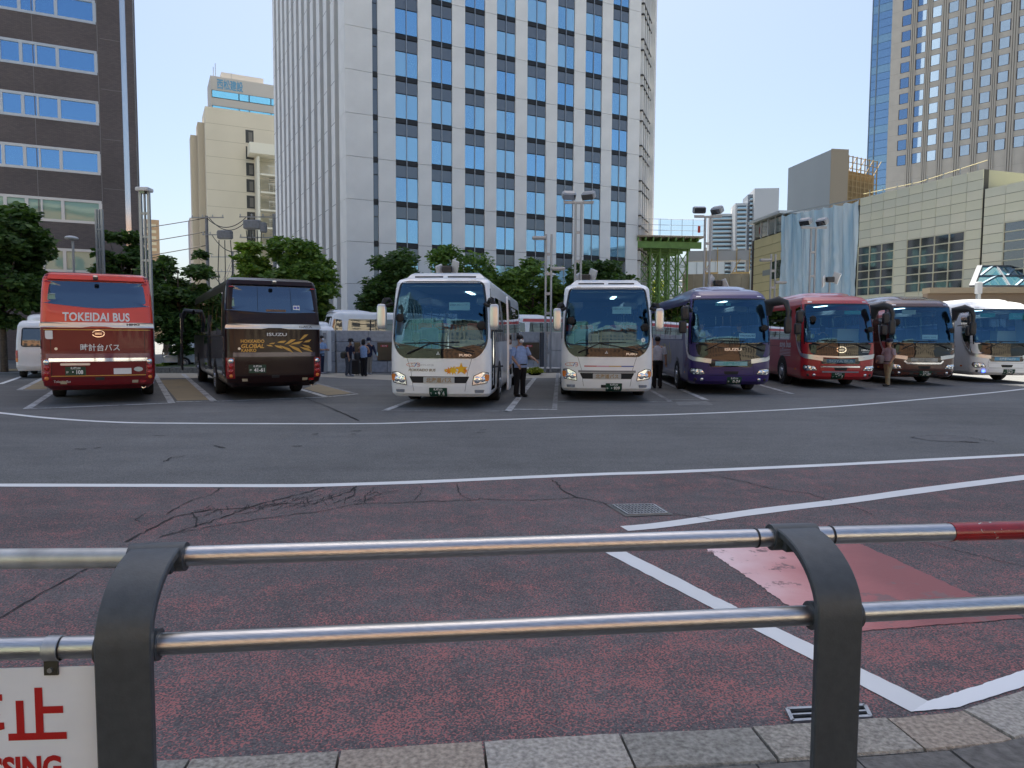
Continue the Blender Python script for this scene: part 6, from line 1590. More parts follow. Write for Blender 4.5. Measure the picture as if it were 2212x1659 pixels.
# ================================================================== trees and planting
def leaf_mat(name, dark, light, tr=.35):
    m, n, l = nodes_of(name); b = n['Principled BSDF']
    g = NN(n, 'NewGeometry')
    c = ramp(n, l, g.outputs['Random Per Island'], [(0, dark), (.6, tuple((a + b_) / 2 for a, b_ in zip(dark, light))), (1, light)])
    l.new(c, b.inputs['Base Color']); b.inputs['Roughness'].default_value = .55; b.inputs['Specular IOR Level'].default_value = .3
    t = NN(n, 'BsdfTranslucent'); l.new(mixc(n, l, 1.0, c, (1.2, 1.35, .5), 'MULTIPLY'), t.inputs['Color'])
    mx = NN(n, 'MixShader'); mx.inputs[0].default_value = tr
    l.new(b.outputs[0], mx.inputs[1]); l.new(t.outputs[0], mx.inputs[2]); l.new(mx.outputs[0], n['Material Output'].inputs[0])
    return m
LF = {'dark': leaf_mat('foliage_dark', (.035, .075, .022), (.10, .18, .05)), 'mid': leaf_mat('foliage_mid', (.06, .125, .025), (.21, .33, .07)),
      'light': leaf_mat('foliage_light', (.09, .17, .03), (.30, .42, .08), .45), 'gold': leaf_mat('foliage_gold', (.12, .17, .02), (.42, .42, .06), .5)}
bark = mat('bark', (.085, .07, .055), .9, var=.35, vscale=9, bump=.6, bscale=25)
def leaves(n, pts_fn, size, rnd, flat=.5):
    vs = []; fs = []
    for i in range(n):
        p = pts_fn(rnd)
        if p is None: continue
        s_ = size * rnd.choice((.6, .8, 1, 1.2, 1.7)) * rnd.uniform(.8, 1.2); a = rnd.uniform(0, 6.283)
        t = Vector((math.cos(a), math.sin(a), rnd.uniform(-.7, .3))).normalized()
        nn = Vector((rnd.gauss(0, flat), rnd.gauss(0, flat) - .25, rnd.uniform(.2, 1))).normalized(); sd = t.cross(nn)
        if sd.length < .05: continue
        sd.normalize(); o = len(vs); b = p + t * s_ * 1.5
        vs += [p - sd * s_ * .12, p + t * s_ * .7 - sd * s_ * .42, b, p + t * s_ * .7 + sd * s_ * .42]; fs.append((o, o + 1, o + 2, o + 3))
    return vs, fs
def tree(label, px, Y, wpx, ytop, ybot, kind='mid', seed=1, n=9000, shape='round', dens_=1., size=.15, X=None, lean=0.):
    rnd = random.Random(seed); X = (px - CXP) / FPX * Y if X is None else X
    zt = HZ(ytop, X, Y); zb = HZ(ybot, X, Y); rw = wpx / FPX * Y / 2; zc = (zt + zb) / 2; rh = (zt - zb) / 2
    t = thing('street_tree', label, 'tree', (X, Y, 0), 0, 'trees along the yard and street')
    # clumps inside an uneven envelope
    cl = []
    for i in range(int(56 * dens_)):
        for _ in range(30):
            u = Vector((rnd.uniform(-1, 1), rnd.uniform(-1, 1), rnd.uniform(-1, 1)))
            k = u.x ** 2 + u.y ** 2; lim = {'round': 1 - u.z ** 2, 'cone': ((1 - u.z) / 2) ** .8 * (1.0 if u.z > -.75 else .8), 'vase': 1.05 - max(0, -u.z) ** 1.5 - max(0, u.z) ** 3}[shape]
            if .2 * lim < k < lim * (.9 if i % 4 else 1.25): break
        r_ = rw * rnd.uniform(.24, .42) * (1 if i % 4 else .6); cl.append((Vector((u.x * rw * .86 + lean * u.z, u.y * rw * .86, zc + u.z * rh * .9)), r_))
    wts = [c[1] ** 2 for c in cl]
    def pt(rn):
        c, r_ = rn.choices(cl, wts)[0]
        d = Vector((rn.gauss(0, 1), rn.gauss(0, 1), rn.gauss(0, 1))).normalized() * (rn.random() ** .45) * r_
        d.z *= .55; d.z -= .12 * (d.x ** 2 + d.y ** 2) / r_; p = c + d
        if p.z < zb - .2: return None
        return p
    vs, fs = leaves(n, pt, size, rnd)
    MB().add(vs, fs).build('crown', LF[kind], t)
    hgt = zc; tr = MB(); r0 = max(.09, rw * .055)
    path = [(0, 0, -.1), (.03, 0, hgt * .3), (-.04, .03, hgt * .65), (.02, 0, zc + rh * .4)]
    tr.tube(path, [r0 * 1.3, r0, r0 * .8, r0 * .25], 8)
    for c, r_ in cl[:14]:
        h0 = min(c.z - .2, rnd.uniform(max(zb - .6, 1.6), zc)); 
        if h0 < .8: h0 = .8
        tr.tube([(0, 0, h0), (c.x * .5, c.y * .5, h0 + (c.z - h0) * .6), tuple(c)], [r0 * .5, r0 * .3, r0 * .1], 5)
    tr.build('trunk', bark, t, 50)
    return t
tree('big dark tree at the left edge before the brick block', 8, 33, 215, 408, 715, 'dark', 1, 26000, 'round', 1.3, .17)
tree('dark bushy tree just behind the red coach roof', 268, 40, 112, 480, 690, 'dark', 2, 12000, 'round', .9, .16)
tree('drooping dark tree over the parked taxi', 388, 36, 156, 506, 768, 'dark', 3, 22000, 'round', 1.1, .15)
tree('sunny yellow green tree beside the utility pole', 548, 50, 104, 505, 700, 'light', 4, 11000, 'round', .9, .17)  # paler leaf colour stands in for sunlight on this crown
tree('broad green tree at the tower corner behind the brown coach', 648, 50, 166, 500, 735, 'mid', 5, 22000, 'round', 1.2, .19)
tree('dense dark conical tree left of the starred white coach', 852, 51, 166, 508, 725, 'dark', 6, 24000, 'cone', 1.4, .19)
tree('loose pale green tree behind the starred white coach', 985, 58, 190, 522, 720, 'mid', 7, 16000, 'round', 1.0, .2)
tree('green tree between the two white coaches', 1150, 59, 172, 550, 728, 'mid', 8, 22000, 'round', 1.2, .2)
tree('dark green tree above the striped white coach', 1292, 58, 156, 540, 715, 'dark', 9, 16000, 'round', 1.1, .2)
tree('golden lit tree at the foot of the green scaffold', 1398, 97, 66, 580, 720, 'gold', 10, 5000, 'round', .8, .3)  # gold leaf colour carries part of the sunlight on this crown
def shrub(label, px, py, wpx, h, kind, seed, n=1500, deep=.9, size=.07, name='low_shrub'):
    rnd = random.Random(seed); p = G(px, py, .15); w_ = wpx / FPX * p.y / 2
    t = thing(name, label, 'shrub', (p.x, p.y, 0), 0, 'low planting in the yard')
    def pt(rn):
        a = rn.uniform(0, 6.283); r_ = rn.random() ** .5; x = w_ * r_ * math.cos(a); y = deep * r_ * math.sin(a); z = .15 + h * (1 - r_ ** 2) * rn.uniform(.3, 1) * (.8 + .2 * math.sin(x * 3)); return Vector((x, y, z))
    vs, fs = leaves(n, pt, size, rnd); MB().add(vs, fs).build('foliage', LF[kind], t)
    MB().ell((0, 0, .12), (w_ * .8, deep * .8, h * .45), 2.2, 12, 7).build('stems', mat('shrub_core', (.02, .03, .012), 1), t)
shrub('dark hedge behind the white minibus', 0, 770, 130, 1.7, 'dark', 21, 6000, 1.2, .11, 'hedge')
shrub('bright grassy clump on the verge by the lamp post', 372, 789, 66, .28, 'light', 22, 2500)
shrub('low olive shrub on the verge beside the coach door', 405, 783, 80, .42, 'dark', 23, 2500)
shrub('shrubs at the end of the stone wall', 697, 795, 36, .75, 'dark', 24, 2500)
shrub('orange tinged plant on the raised kerb', 1155, 803, 40, .28, 'gold', 25, 900, .4)

# ------------------------------------------------------------------ verge, kerbs, stone wall
kst = mat('verge_kerb', (.20, .20, .19), .85, var=.3, vscale=12)
def kerb_run(name, label, a, b_, h, wd=.25, seg=1.0, top=None, soil=None):
    A, B = G(*a), G(*b_); d = (B - A); L_ = d.length; d.normalize(); t = thing(name, label, 'kerb', (A.x, A.y, 0), math.atan2(d.y, d.x)); k = int(L_ / seg)
    for i in range(k): MB().bbox((seg * (i + .5), wd / 2, h / 2 - .02), (seg - .015, wd, h + .04), .02).build('kerb_stone', kst, t)
    if top: MB().box((L_ / 2, wd + top / 2, h / 2 - .03), (L_, top, h - .02)).build('bed', soil, t)
    return t
soil = mat('verge_soil', (.10, .12, .05), .95, var=.4, vscale=5)
kerb_run('verge_kerb', 'stone kerb of the planted verge behind the red and brown coaches', (318, 806), (560, 806), .28, top=4.0, soil=soil)
kerb_run('platform_kerb', 'stone kerb of the raised paving behind the white coaches', (1100, 807), (1240, 805), .22, top=7, soil=mat('pale_plaza', (.42, .41, .38), .8, var=.1))
chain = thing('chain_fence', 'thin chain slung between short posts on the verge', 'chain fence', tuple(G(345, 790)))
cp = [G(x, 790) for x in (352, 386, 420)]; c0 = G(345, 790)
for a, b_ in zip(cp, cp[1:]):
    MB().tube([(a + (b_ - a) * k / 8) - c0 + Vector((0, 0, .62 - .25 * math.sin(math.pi * k / 8))) for k in range(9)], .015, 5).build('chain', galv, chain)
for a in cp: MB().tube([a - c0, a - c0 + Vector((0, 0, .66))], .03, 6).build('post', galv, chain)
SW = Face(wpt(727, 33.6), Vector((.93, .367)), 'stone_wall', 'grey granite block wall behind the white coaches', 'wall')
sm = [mat('wall_granite_%s' % q, c_, .8, var=.18, vscale=6) for q, c_ in (('one', (.36, .37, .39)), ('two', (.32, .33, .35)), ('three', (.40, .40, .40)))]
WL = 17.; hh = [0, .55, 1.02, 1.48, 2.02]; rnd = random.Random(4)
for r_ in range(4):
    x = -.0; k = 0
    while x < WL:
        wd_b = rnd.choice((1.45, 1.5, 1.2, .9)) if r_ != 3 else 1.5
        MB().bbox((x + wd_b / 2, .2 + rnd.uniform(-.008, .008), (hh[r_] + hh[r_ + 1]) / 2), (wd_b - .014, .4, hh[r_ + 1] - hh[r_] - .012), .012).build('stone_block', sm[rnd.randrange(3)], SW.t); x += wd_b
for r_ in range(4):
    for k in range(4): 
        o = MB().bbox((0, 0, 0), (.9, .4, hh[r_ + 1] - hh[r_] - .012), .012).build('stone_block', sm[(r_ + k) % 3], SW.t, loc=(-.28 - .62 * (k + .3), .35 + .78 * k, (hh[r_] + hh[r_ + 1]) / 2)); o.rotation_euler.z = R(-52)
MB().box((WL / 2, .55, .98), (WL, .3, 1.9)).build('backing', mat('wall_core', (.12, .12, .12), .9), SW.t)
br = mat('bronze_plate', (.13, .10, .065), .35, .6, var=.1, vscale=2); rdp = mat('red_label', (.5, .05, .04), .5)
for x0, x1, nm in ((SW.u(815), SW.u(853), 1), (SW.u(1128), SW.u(1164), 1), (SW.u(765), SW.u(778), 0)):
    p_ = MB().bbox(((x0 + x1) / 2, -.03, 1.02), (x1 - x0, .05, .88), .015).build('metal_plate', br, SW.t)
    if nm:
        q = MB().box(((x0 + x1) / 2 - .12 * (x1 - x0), -.065, 1.28), (.36, .01, .1)).build('label', rdp, p_); text_flat('label_lettering', '消火栓', .085, M_ltr, p_, ((x0 + x1) / 2 - .12 * (x1 - x0), -.073, 1.25))
MB().box((SW.u(1170), -.03, 1.0), (.22, .1, 2.0)).build('dark_pilaster', mat('dark_pilaster', (.07, .07, .075), .5), SW.t)
for i in range(2): MB().bbox((SW.u(1180) + .75, -.03, .55 + i * .98), (1.4, .06, .96), .01).build('marble_slab', mat('streaked_marble', (.5, .48, .46), .4, var=.2, vscale=2, stretch=(3, 1, .5)), SW.t)
bx = thing('meter_cabinet', 'tall pale metal meter cabinet at the end of the stone wall', 'cabinet', tuple(D(706, 800, 33.0).xy) + (0,), R(-20))
MB().bbox((0, 0, 1.05), (.34, .3, 1.9), .02).build('case', mat('cabinet_pale', (.62, .63, .62), .5), bx)
for k in range(5): MB().box((0, -.153, 1.62 + k * .06), (.18, .01, .02)).build('vent_slot', M_rub, bx)
MB().box((.08, -.155, 1.25), (.03, .02, .08)).build('handle', M_rub, bx)
pst = thing('steel_bollard', 'slim steel post on the raised kerb beside the striped coach', 'bollard', tuple(G(1178, 806).xy) + (.2,))
MB().tube([(0, 0, 0), (0, 0, 1.15)], .05, 10).build('post', galv, pst, 50); MB().ell((0, 0, 1.15), (.052, .052, .04), 2, 10, 6).build('cap', galv, pst, 50)

# ------------------------------------------------------------------ lamp masts
polem = mat('mast_steel', (.36, .37, .38), .45, .5); lampg = mat('lamp_glass', (.5, .52, .5), .25)
def twin(t, h, gap=.26, r=.055, n=6):
    for sx in (-1, 1): MB().tube([(sx * gap / 2, 0, 0), (sx * gap / 2, 0, h)], r, 10).build('pole', polem, t, 50)
    for k in range(1, n): MB().box((0, 0, h * k / n), (gap, .06, .12)).build('spacer', polem, t)
def flood(t, c, ry, rx):
    Mx = Euler((R(rx), 0, R(ry))).to_matrix(); b_ = Vector(c)
    h = MB().bbox(b_, (.62, .36, .34), .06, Mx).build('floodlight', polem, t); MB().box(b_ + Mx @ Vector((0, -.18, -.02)), (.54, .02, .26), rot=Mx).build('lens', M_darkg, h)
    MB().box(b_ + Vector((0, 0, -.28)), (.5, .05, .05)).build('bracket', polem, h)
def flood_mast(label, px, Y, ytop, angs):
    X = (px - CXP) / FPX * Y; h = HZ(ytop, X, Y) - .45
    t = thing('floodlight_mast', label, 'lamp mast', (X, Y, 0), 0, 'floodlight masts behind the coaches'); twin(t, h)
    MB().box((0, 0, h + .03), (1.35, .12, .09)).build('crossbar', polem, t)
    for sx, (ry, rx) in zip((-1, 1), angs): flood(t, (sx * .45, -.02, h + .36), ry, rx)
flood_mast('floodlight mast behind the striped white coach', 1246, 33, 418, ((8, 35), (-30, 30)))
flood_mast('floodlight mast behind the purple coach', 1522, 36, 450, ((0, 12), (-55, 30)))
flood_mast('floodlight mast before the blue sheeting', 1748, 38.5, 475, ((-50, 32), (-60, 32)))
def arm_post(label, px, Y, ytop, arms, base=0., gap=.24):
    X = (px - CXP) / FPX * Y; h = HZ(ytop, X, Y)
    t = thing('twin_lamp_post', label, 'lamp post', (X, Y, base), 0, 'twin pole lamp posts'); twin(t, h - base, gap, .05, 7)
    for sx, yy in arms:
        z = HZ(yy, X, Y) - base; a = MB().bbox((sx * .42, 0, z), (.62, .3, .13), .03).build('lamp_box', polem, t); MB().box((sx * .45, 0, z - .07), (.46, .2, .02)).build('lamp_lens', lampg, a)
arm_post('twin pole lamp post between the white coaches', 1183, 31.5, 506, ((-1, 514), (1, 580)), .2)
arm_post('twin pole lamp post before the yellow block', 1664, 39, 549, ((-1, 562), (1, 610)))
def lattice_post(label, px, Y, ytop, w_=.34, head=True):
    X = (px - CXP) / FPX * Y; h = HZ(ytop, X, Y); t = thing('lattice_lamp_post', label, 'lamp post', (X, Y, 0), 0, 'flat steel lattice lamp posts')
    for x, ww_ in ((-w_ / 2, .10), (0, .05), (w_ / 2, .10)): MB().box((x, 0, h / 2), (ww_, .12, h)).build('upright', polem, t)
    for k in range(1, 8): MB().box((0, 0, h * k / 8), (w_, .08, .1)).build('tie', polem, t)
    if head:
        q = MB().bbox((0, 0, h), (w_ + .2, .5, .16), .03).build('head', mat('lamp_white', (.62, .63, .63), .5), t); MB().box((0, -.1, h - .12), (w_ * .6, .2, .12)).build('lamp', M_darkg, q)
    MB().box((0, 0, .7), (w_ + .06, .22, 1.6)).build('base_casing', polem, t)
lattice_post('tall flat lattice lamp post beside the red coach', 322, 30, 410)
lattice_post('shorter lattice lamp post behind the red coach', 224, 37, 452, .3, False)
sl = thing('street_lamp', 'small round headed street lamp in the left tree', 'street lamp', tuple(wpt(166, 38)) + (0,)); zz = HZ(515, *wpt(166, 38))
MB().tube([(0, 0, 0), (0, 0, zz)], .06, 8).build('pole', polem, sl, 50); MB().ell((0, -.1, zz), (.3, .4, .12), 2, 12, 8).build('lamp_head', mat('lamp_white', (.62, .63, .63), .5), sl, 50)
def sign_lights(label, px, Y, yc, flip=1):
    X = (px - CXP) / FPX * Y; h = HZ(yc, X, Y); t = thing('panel_floodlight', label, 'floodlight', (X, Y, 0), 0, 'panel floodlights behind the coaches')
    MB().tube([(0, 0, 0), (0, 0, h)], .055, 8).build('pole', polem, t, 50); wp = mat('lamp_white', (.62, .63, .63), .5)
    MB().bbox((0, -.05, h), (.42, .25, .3), .03).build('driver_box', M_dkgrey, t)
    for sx, ry in ((-1, 50), (1, -38)): MB().bbox((sx * .34, 0, h + .1 * sx * flip), (.42, .09, .62), .03, Euler((R(8), R(22 * sx * flip), R(ry))).to_matrix()).build('lamp_panel', wp, t)
sign_lights('white panel floodlights above the starred coach', 966, 32, 582); sign_lights('white panel floodlights above the striped coach', 1262, 34, 600)
sign_lights('white panel floodlights above the purple coach', 1546, 37, 612, -1); sign_lights('white panel floodlights above the cherry coach', 1786, 40, 604)
sp = thing('short_white_post', 'short white post in front of the skylight', 'post', tuple(wpt(2106, 36)) + (0,)); h_ = HZ(622, *wpt(2106, 36)); MB().box((0, 0, h_ / 2), (.16, .16, h_)).build('post', M_silver, sp); MB().bbox((0, 0, h_), (.26, .24, .6), .02).build('head_box', mat('lamp_white', (.62, .63, .63), .5), sp)

# ------------------------------------------------------------------ utility poles and wires
conc = mat('pole_concrete', (.27, .28, .29), .85, var=.12, vscale=4); wirem = mat('wire', (.03, .03, .032), .6)
def upole(label, px, Y, ytop, arms):
    X = (px - CXP) / FPX * Y; h = HZ(ytop, X, Y); t = thing('utility_pole', label, 'utility pole', (X, Y, 0), 0, 'utility poles')
    MB().tube([(0, 0, 0), (0, 0, h)], [.24, .15], 10).build('pole', conc, t, 50)
    for f, w_, off in arms:
        a = MB().box((off, -.2, h * f), (w_, .1, .1)).build('crossarm', polem, t)
        for k in range(4): MB().lathe([(.03, 0), (.07, .06), (.05, .12), (.08, .18), (.04, .26)], 8, (off - w_ / 2 + .1 + k * (w_ - .2) / 3, -.2, h * f + .05)).build('insulator', mat('insulator', (.45, .46, .45), .3), a)
    return t, X, h
u1, ux1, uh1 = upole('utility pole before the beige block', 453, 76, 466, ((.985, 3.4, .2), (.86, 2.4, .8), (.55, 2.2, .3), (.42, 3.4, .6)))
MB().bbox((2.0, -.2, uh1 * .86), (1.5, .7, .9), .1).build('switch_box', conc, u1)
for dx in (-.6, 0, .6): MB().tube([(2.0 + dx, -.3, uh1 * .82), (2.0 + dx * 1.3, -.3, uh1 * .6), (1.9 + dx, -.3, uh1 * .5), (1.8, -.3, uh1 * .38), (.4, -.3, uh1 * .2)], .05, 5).build('drop_cable', wirem, u1)
u2, ux2, uh2 = upole('utility pole at the tower corner', 597, 72, 462, ((.975, 3.6, -1.6), (.83, 3.6, -1.6), (.60, 3.0, -1.2), (.48, 2.8, -1.0)))
MB().bbox((-2.1, -.2, uh2 * .92), (1.7, .7, .9), .1).build('transformer', conc, u2); MB().bbox((-1.0, -.2, uh2 * .9), (.6, .6, 1.0), .1).build('transformer', conc, u2)
for dx in (-.7, -.2, .4, .8): MB().tube([(-2 + dx, -.3, uh2 * .88), (-1.9 + dx * .8, -.35, uh2 * .74), (-2.2 + dx, -.3, uh2 * .62), (-1.6 + dx * .5, -.3, uh2 * .45)], .045, 5).build('drop_cable', wirem, u2)
for k in range(6): MB().box((.17, 0, 2 + k * .5), (.3, .03, .03)).build('step_bolt', polem, u2)
u3, ux3, uh3 = upole('short distant utility pole below the beige block', 507, 92, 545, ((.95, 3.0, -1.2), (.8, 2.4, -1)))
wr = thing('overhead_wires', 'overhead wires strung between the utility poles', 'wires', (ux1, 76, 0))
def span(a, b_, sag): 
    P_ = [Vector(a).lerp(Vector(b_), k / 14) - Vector((ux1, 76, 0)) - Vector((0, 0, sag * 4 * (k / 14) * (1 - k / 14))) for k in range(15)]; MB().tube(P_, .045, 4).build('wire', wirem, wr)
for i, (f1, f2) in enumerate(((.985, .975), (.985, .975), (.86, .83), (.55, .6), (.42, .48))): span((ux1 + .3 * i, 76 - .1 * i, uh1 * f1), (ux2 - 2.8 + .4 * i, 72 - .1 * i, uh2 * f2), 1.0 + .3 * i)
for i, f1 in enumerate((.95, .9, .8)): span((ux3, 92, uh3 * f1), (ux2 - 1, 72, uh2 * (.55 - .05 * i)), .6); span((ux1, 76, uh1 * (.42 - .05 * i)), (ux3, 92, uh3 * f1), .8)
for i in range(3): span((ux1, 76, uh1 * (.985 - .1 * i)), (ux1 - 26, 66, uh1 * (.7 - .1 * i)), .8)

# ------------------------------------------------------------------ vehicles further back
def far_coach(label, px, Y, az, body, band, name):
    B = Body(PROF_A, L=11.0, bulge=.14, rc=.3); t = thing(name, label, 'bus', tuple(wpt(px, Y)) + (0,), -R(az), 'coaches out on the street'); sd = B.sF
    B.shell('body', body, t, [[(sd + .9, 1.7), (sd + 9.8, 1.7), (sd + 9.8, 2.8), (sd + .9, 2.8)]], ss=(sd + .9, sd + 9.8), zs=(1.7, 2.8), fine=.1)
    B.patch('windscreen', rect(-1.15, 1.15, 1.45, 2.95, .12), .008, M_darkg, t, 4); 
    for sx in (1,): B.patch('cab_glass', rpoly([(sx * (sd - .1), 1.7), (sx * (sd + .65), 1.75), (sx * (sd + .45), 2.75), (sx * (sd - .1), 2.8)], .06), .008, M_darkg, t, 3)
    side_glazing(B, t, 1.7, 2.8, sd + .9, 6, 1.48, pane_mat('street_coach_glass', (.30, .46, .52), .14), M_dkgrey, sides=(1,))
    if band: B.strip('roof_band', [(1.3, 2.95), (sd + 10.4, 2.95)], .22, band, t, .008, .5)
    for y in (2.4, 8.4): wheel(t, 1.11, y, sgn=1)
    MB().box((0, 5.5, 1.0), (2.2, 10, .1)).build('cabin_floor', M_dash, t)
    for r_ in range(8):
        for x in (-.6, .7): seat('seat', M_seat, t, (x, 2.2 + r_ * .95, .9))
    vs = [(sx * (.9 if z > 3.3 else 1.0), y, z) for y, z in ((.5, 3.2), (.7, 3.36), (2.2, 3.36), (3.0, 3.24)) for sx in (-1, 1)]
    MB().add(vs, [(0, 1, 3, 2), (2, 3, 5, 4), (4, 5, 7, 6), (0, 2, 4, 6), (1, 7, 5, 3)]).build('roof_pod', body, t)
    return t
far_coach('white coach passing behind the stone wall', 694, 44.5, 66, M_white, None, 'street_coach')
far_coach('red roofed coach behind the wall between the white coaches', 1090, 52, 68, M_white, mat('coral_band', (.55, .10, .11), .4), 'street_coach')
def minibus(label, px, Y, az, name='minibus'):
    pr = [(.30, .05, .03), (.45, 0, 0), (1.0, .0, 0), (1.5, .02, .04), (2.1, .07, .10), (2.22, .12, .14), (2.3, .2, .2), (2.33, .4, .4)]
    B = Body(pr, w=.94, L=5.2, bulge=.03, rc=.12, rr=.3); t = thing(name, label, 'minibus', tuple(wpt(px, Y)) + (0,), -R(az))
    B.shell('body', M_white, t); sd = B.sF
    MB().ell((0, 2.6, 2.32), (.72, 2.2, .30), 3.5, 18, 10).build('raised_roof', M_white, t, 50)
    B.patch('rear_window', rect(-.72, .72, 1.30, 1.98, .08), .008, M_darkg, t, 3); B.ring('window_seal', rect(-.76, .76, 1.26, 2.02, .1), .04, .012, M_rub, t)
    for sx in (-1, 1):
        l_ = B.patch('tail_lamp', rect(min(sx * .86, sx * .97), max(sx * .86, sx * .97), .80, 1.12, .02), .012, M_redl, t, 2); B.patch('indicator', rect(min(sx * .86, sx * .97), max(sx * .86, sx * .97), .66, .80, .02), .014, M_amber, l_, 2)
        B.patch('side_glass', rect(min(sx * (sd + .3), sx * (sd + 4.2)), max(sx * (sd + .3), sx * (sd + 4.2)), 1.3, 1.95, .06), .008, M_darkg, t, 3, d=.3)
        for y in (1.1, 4.1): wheel(t, sx * .83, y, .33, .33, .22, sx)
    B.patch('tailgate_step', rect(-.9, .9, .36, .52, .03), .03, M_white, t, 2, .03)
    MB().box((-.99, 4.2, 1.75), (.16, .1, .12)).build('mirror', M_silver, t)
    return t
minibus('white high roof minibus parked left of the red coach', 94, 28.5, -27)
minibus('white van behind the taxi on the left', 392, 41, 62, 'white_van'); minibus('white van glimpsed behind the brown coach', 690, 41, -20, 'white_van')
def sedan(label, px, Y, az):
    t = thing('taxi', label, 'car', tuple(wpt(px, Y)) + (0,), -R(az)); L_ = 4.6
    prof = [(.0, .35), (.02, .62), (.25, .72), (1.15, .86), (1.75, 1.38), (2.1, 1.46), (3.0, 1.46), (3.75, 1.0), (4.5, .92), (4.58, .6), (4.55, .35)]
    vs = []; 
    for y, z in prof:
        for x in (-1, 1): vs.append((x * (.84 if z < 1.0 else .84 - (z - 1.0) * .38), y, z))
    n_ = len(prof); fs = [(2 * i, 2 * i + 1, 2 * i + 3, 2 * i + 2) for i in range(n_ - 1)] + [tuple(2 * i for i in range(n_))[::-1], tuple(2 * i + 1 for i in range(n_))]
    MB().add(vs, fs).build('body', M_white, t, 30)
    for sx in (-1, 1):
        q = lambda y, z: (sx * (.84 - max(0, z - 1.0) * .38 + .006), y, z)
        o = MB().add([q(1.45, 1.0), q(1.85, 1.36), q(2.28, 1.40), q(2.28, 1.0)], [(0, 1, 2, 3)]).build('door_window', M_darkg, t); MB().add([q(2.38, 1.0), q(2.38, 1.40), q(2.95, 1.38), q(3.4, 1.06)], [(0, 1, 2, 3)]).build('door_window', M_darkg, t)
        for y in (.95, 3.7): wheel(t, sx * .75, y, .32, .32, .2, sx)
        for y in (1.9, 2.9): MB().box((sx * .85, y, .82), (.02, .16, .03)).build('door_handle', M_rub, t)
        v, f = text_mesh('TAXI GO', .22, bold=.006); MB().add([(sx * .848, 2.4 + sx * x, .55 + y) for x, y in v], f).build('door_lettering', mat('taxi_navy', (.03, .10, .2), .5), t)
    MB().add([(-.70, 1.2, .92), (.70, 1.2, .92), (.62, 1.76, 1.36), (-.62, 1.76, 1.36)], [(0, 1, 2, 3)]).build('windscreen', M_darkg, t)
    MB().bbox((0, 2.3, 1.55), (.5, .2, .16), .04).build('roof_lamp', M_ltr, t)
sedan('white taxi with lettered door behind the verge', 352, 37, 62)
# ================================================================== people
skin_m = mat('skin', (.42, .25, .17), .6); hair_d = mat('hair_dark', (.012, .011, .011), .6); hair_g = mat('hair_grey', (.30, .30, .30), .7)
mask_m = mat('mask_white', (.80, .81, .82), .8); shoe_d = mat('shoe_black', (.012, .012, .013), .45); shoe_g = mat('shoe_grey', (.32, .32, .34), .7)
CL = {k: mat('cloth_' + k, c, .9, var=.12, vscale=14, bump=.15, bscale=18) for k, c in {'blue': (.30, .42, .68), 'sky': (.28, .40, .60), 'white': (.66, .69, .74), 'navy': (.018, .022, .05), 'black': (.013, .013, .015), 'grey': (.09, .10, .12), 'khaki': (.34, .29, .19), 'lilac': (.36, .29, .34), 'brown': (.14, .11, .08), 'sand': (.30, .27, .22), 'jean': (.06, .08, .13)}.items()}
def eloft(rows, n=14):                     # rows of (centre, half width, half depth) along a limb or trunk that stays near upright
    vs = [(c[0] + a * math.cos(2 * math.pi * k / n), c[1] + d * math.sin(2 * math.pi * k / n), c[2]) for c, a, d in rows for k in range(n)]
    fs = [(j * n + k, j * n + (k + 1) % n, (j + 1) * n + (k + 1) % n, (j + 1) * n + k) for j in range(len(rows) - 1) for k in range(n)]
    return vs, fs + [tuple(range(n - 1, -1, -1)), tuple((len(rows) - 1) * n + k for k in range(n))]
def hand(par, c, d, sgn, s_=1.0):
    c = Vector(c); d = Vector(d).normalized(); sd = d.cross(Vector((0, 1, .1))).normalized()
    if sd.length < .1: sd = Vector((1, 0, 0))
    up = sd.cross(d); m = MB(); rot = Matrix((sd, up, d)).transposed()
    m.ell(c + d * .04 * s_, (.042 * s_, .018 * s_, .05 * s_), 2.6, 10, 6, rot)
    for k, (x, L_) in enumerate(((-.03, .065), (-.01, .078), (.011, .074), (.031, .056))):
        b = c + d * .08 * s_ + sd * x * s_; m.tube([b, b + (d * .6 + up * .25) * L_ * s_, b + (d * .95 + up * .65) * L_ * s_], [.0095 * s_, .009 * s_, .006 * s_], 6)
    b = c + d * .02 * s_ + sd * .04 * sgn * s_; m.tube([b, b + (d * .5 + sd * .6 * sgn) * .04 * s_, b + (d * 1.2 + sd * .7 * sgn) * .045 * s_], [.011 * s_, .01 * s_, .007 * s_], 6)
    return m.build('hand', skin_m, par, 60)
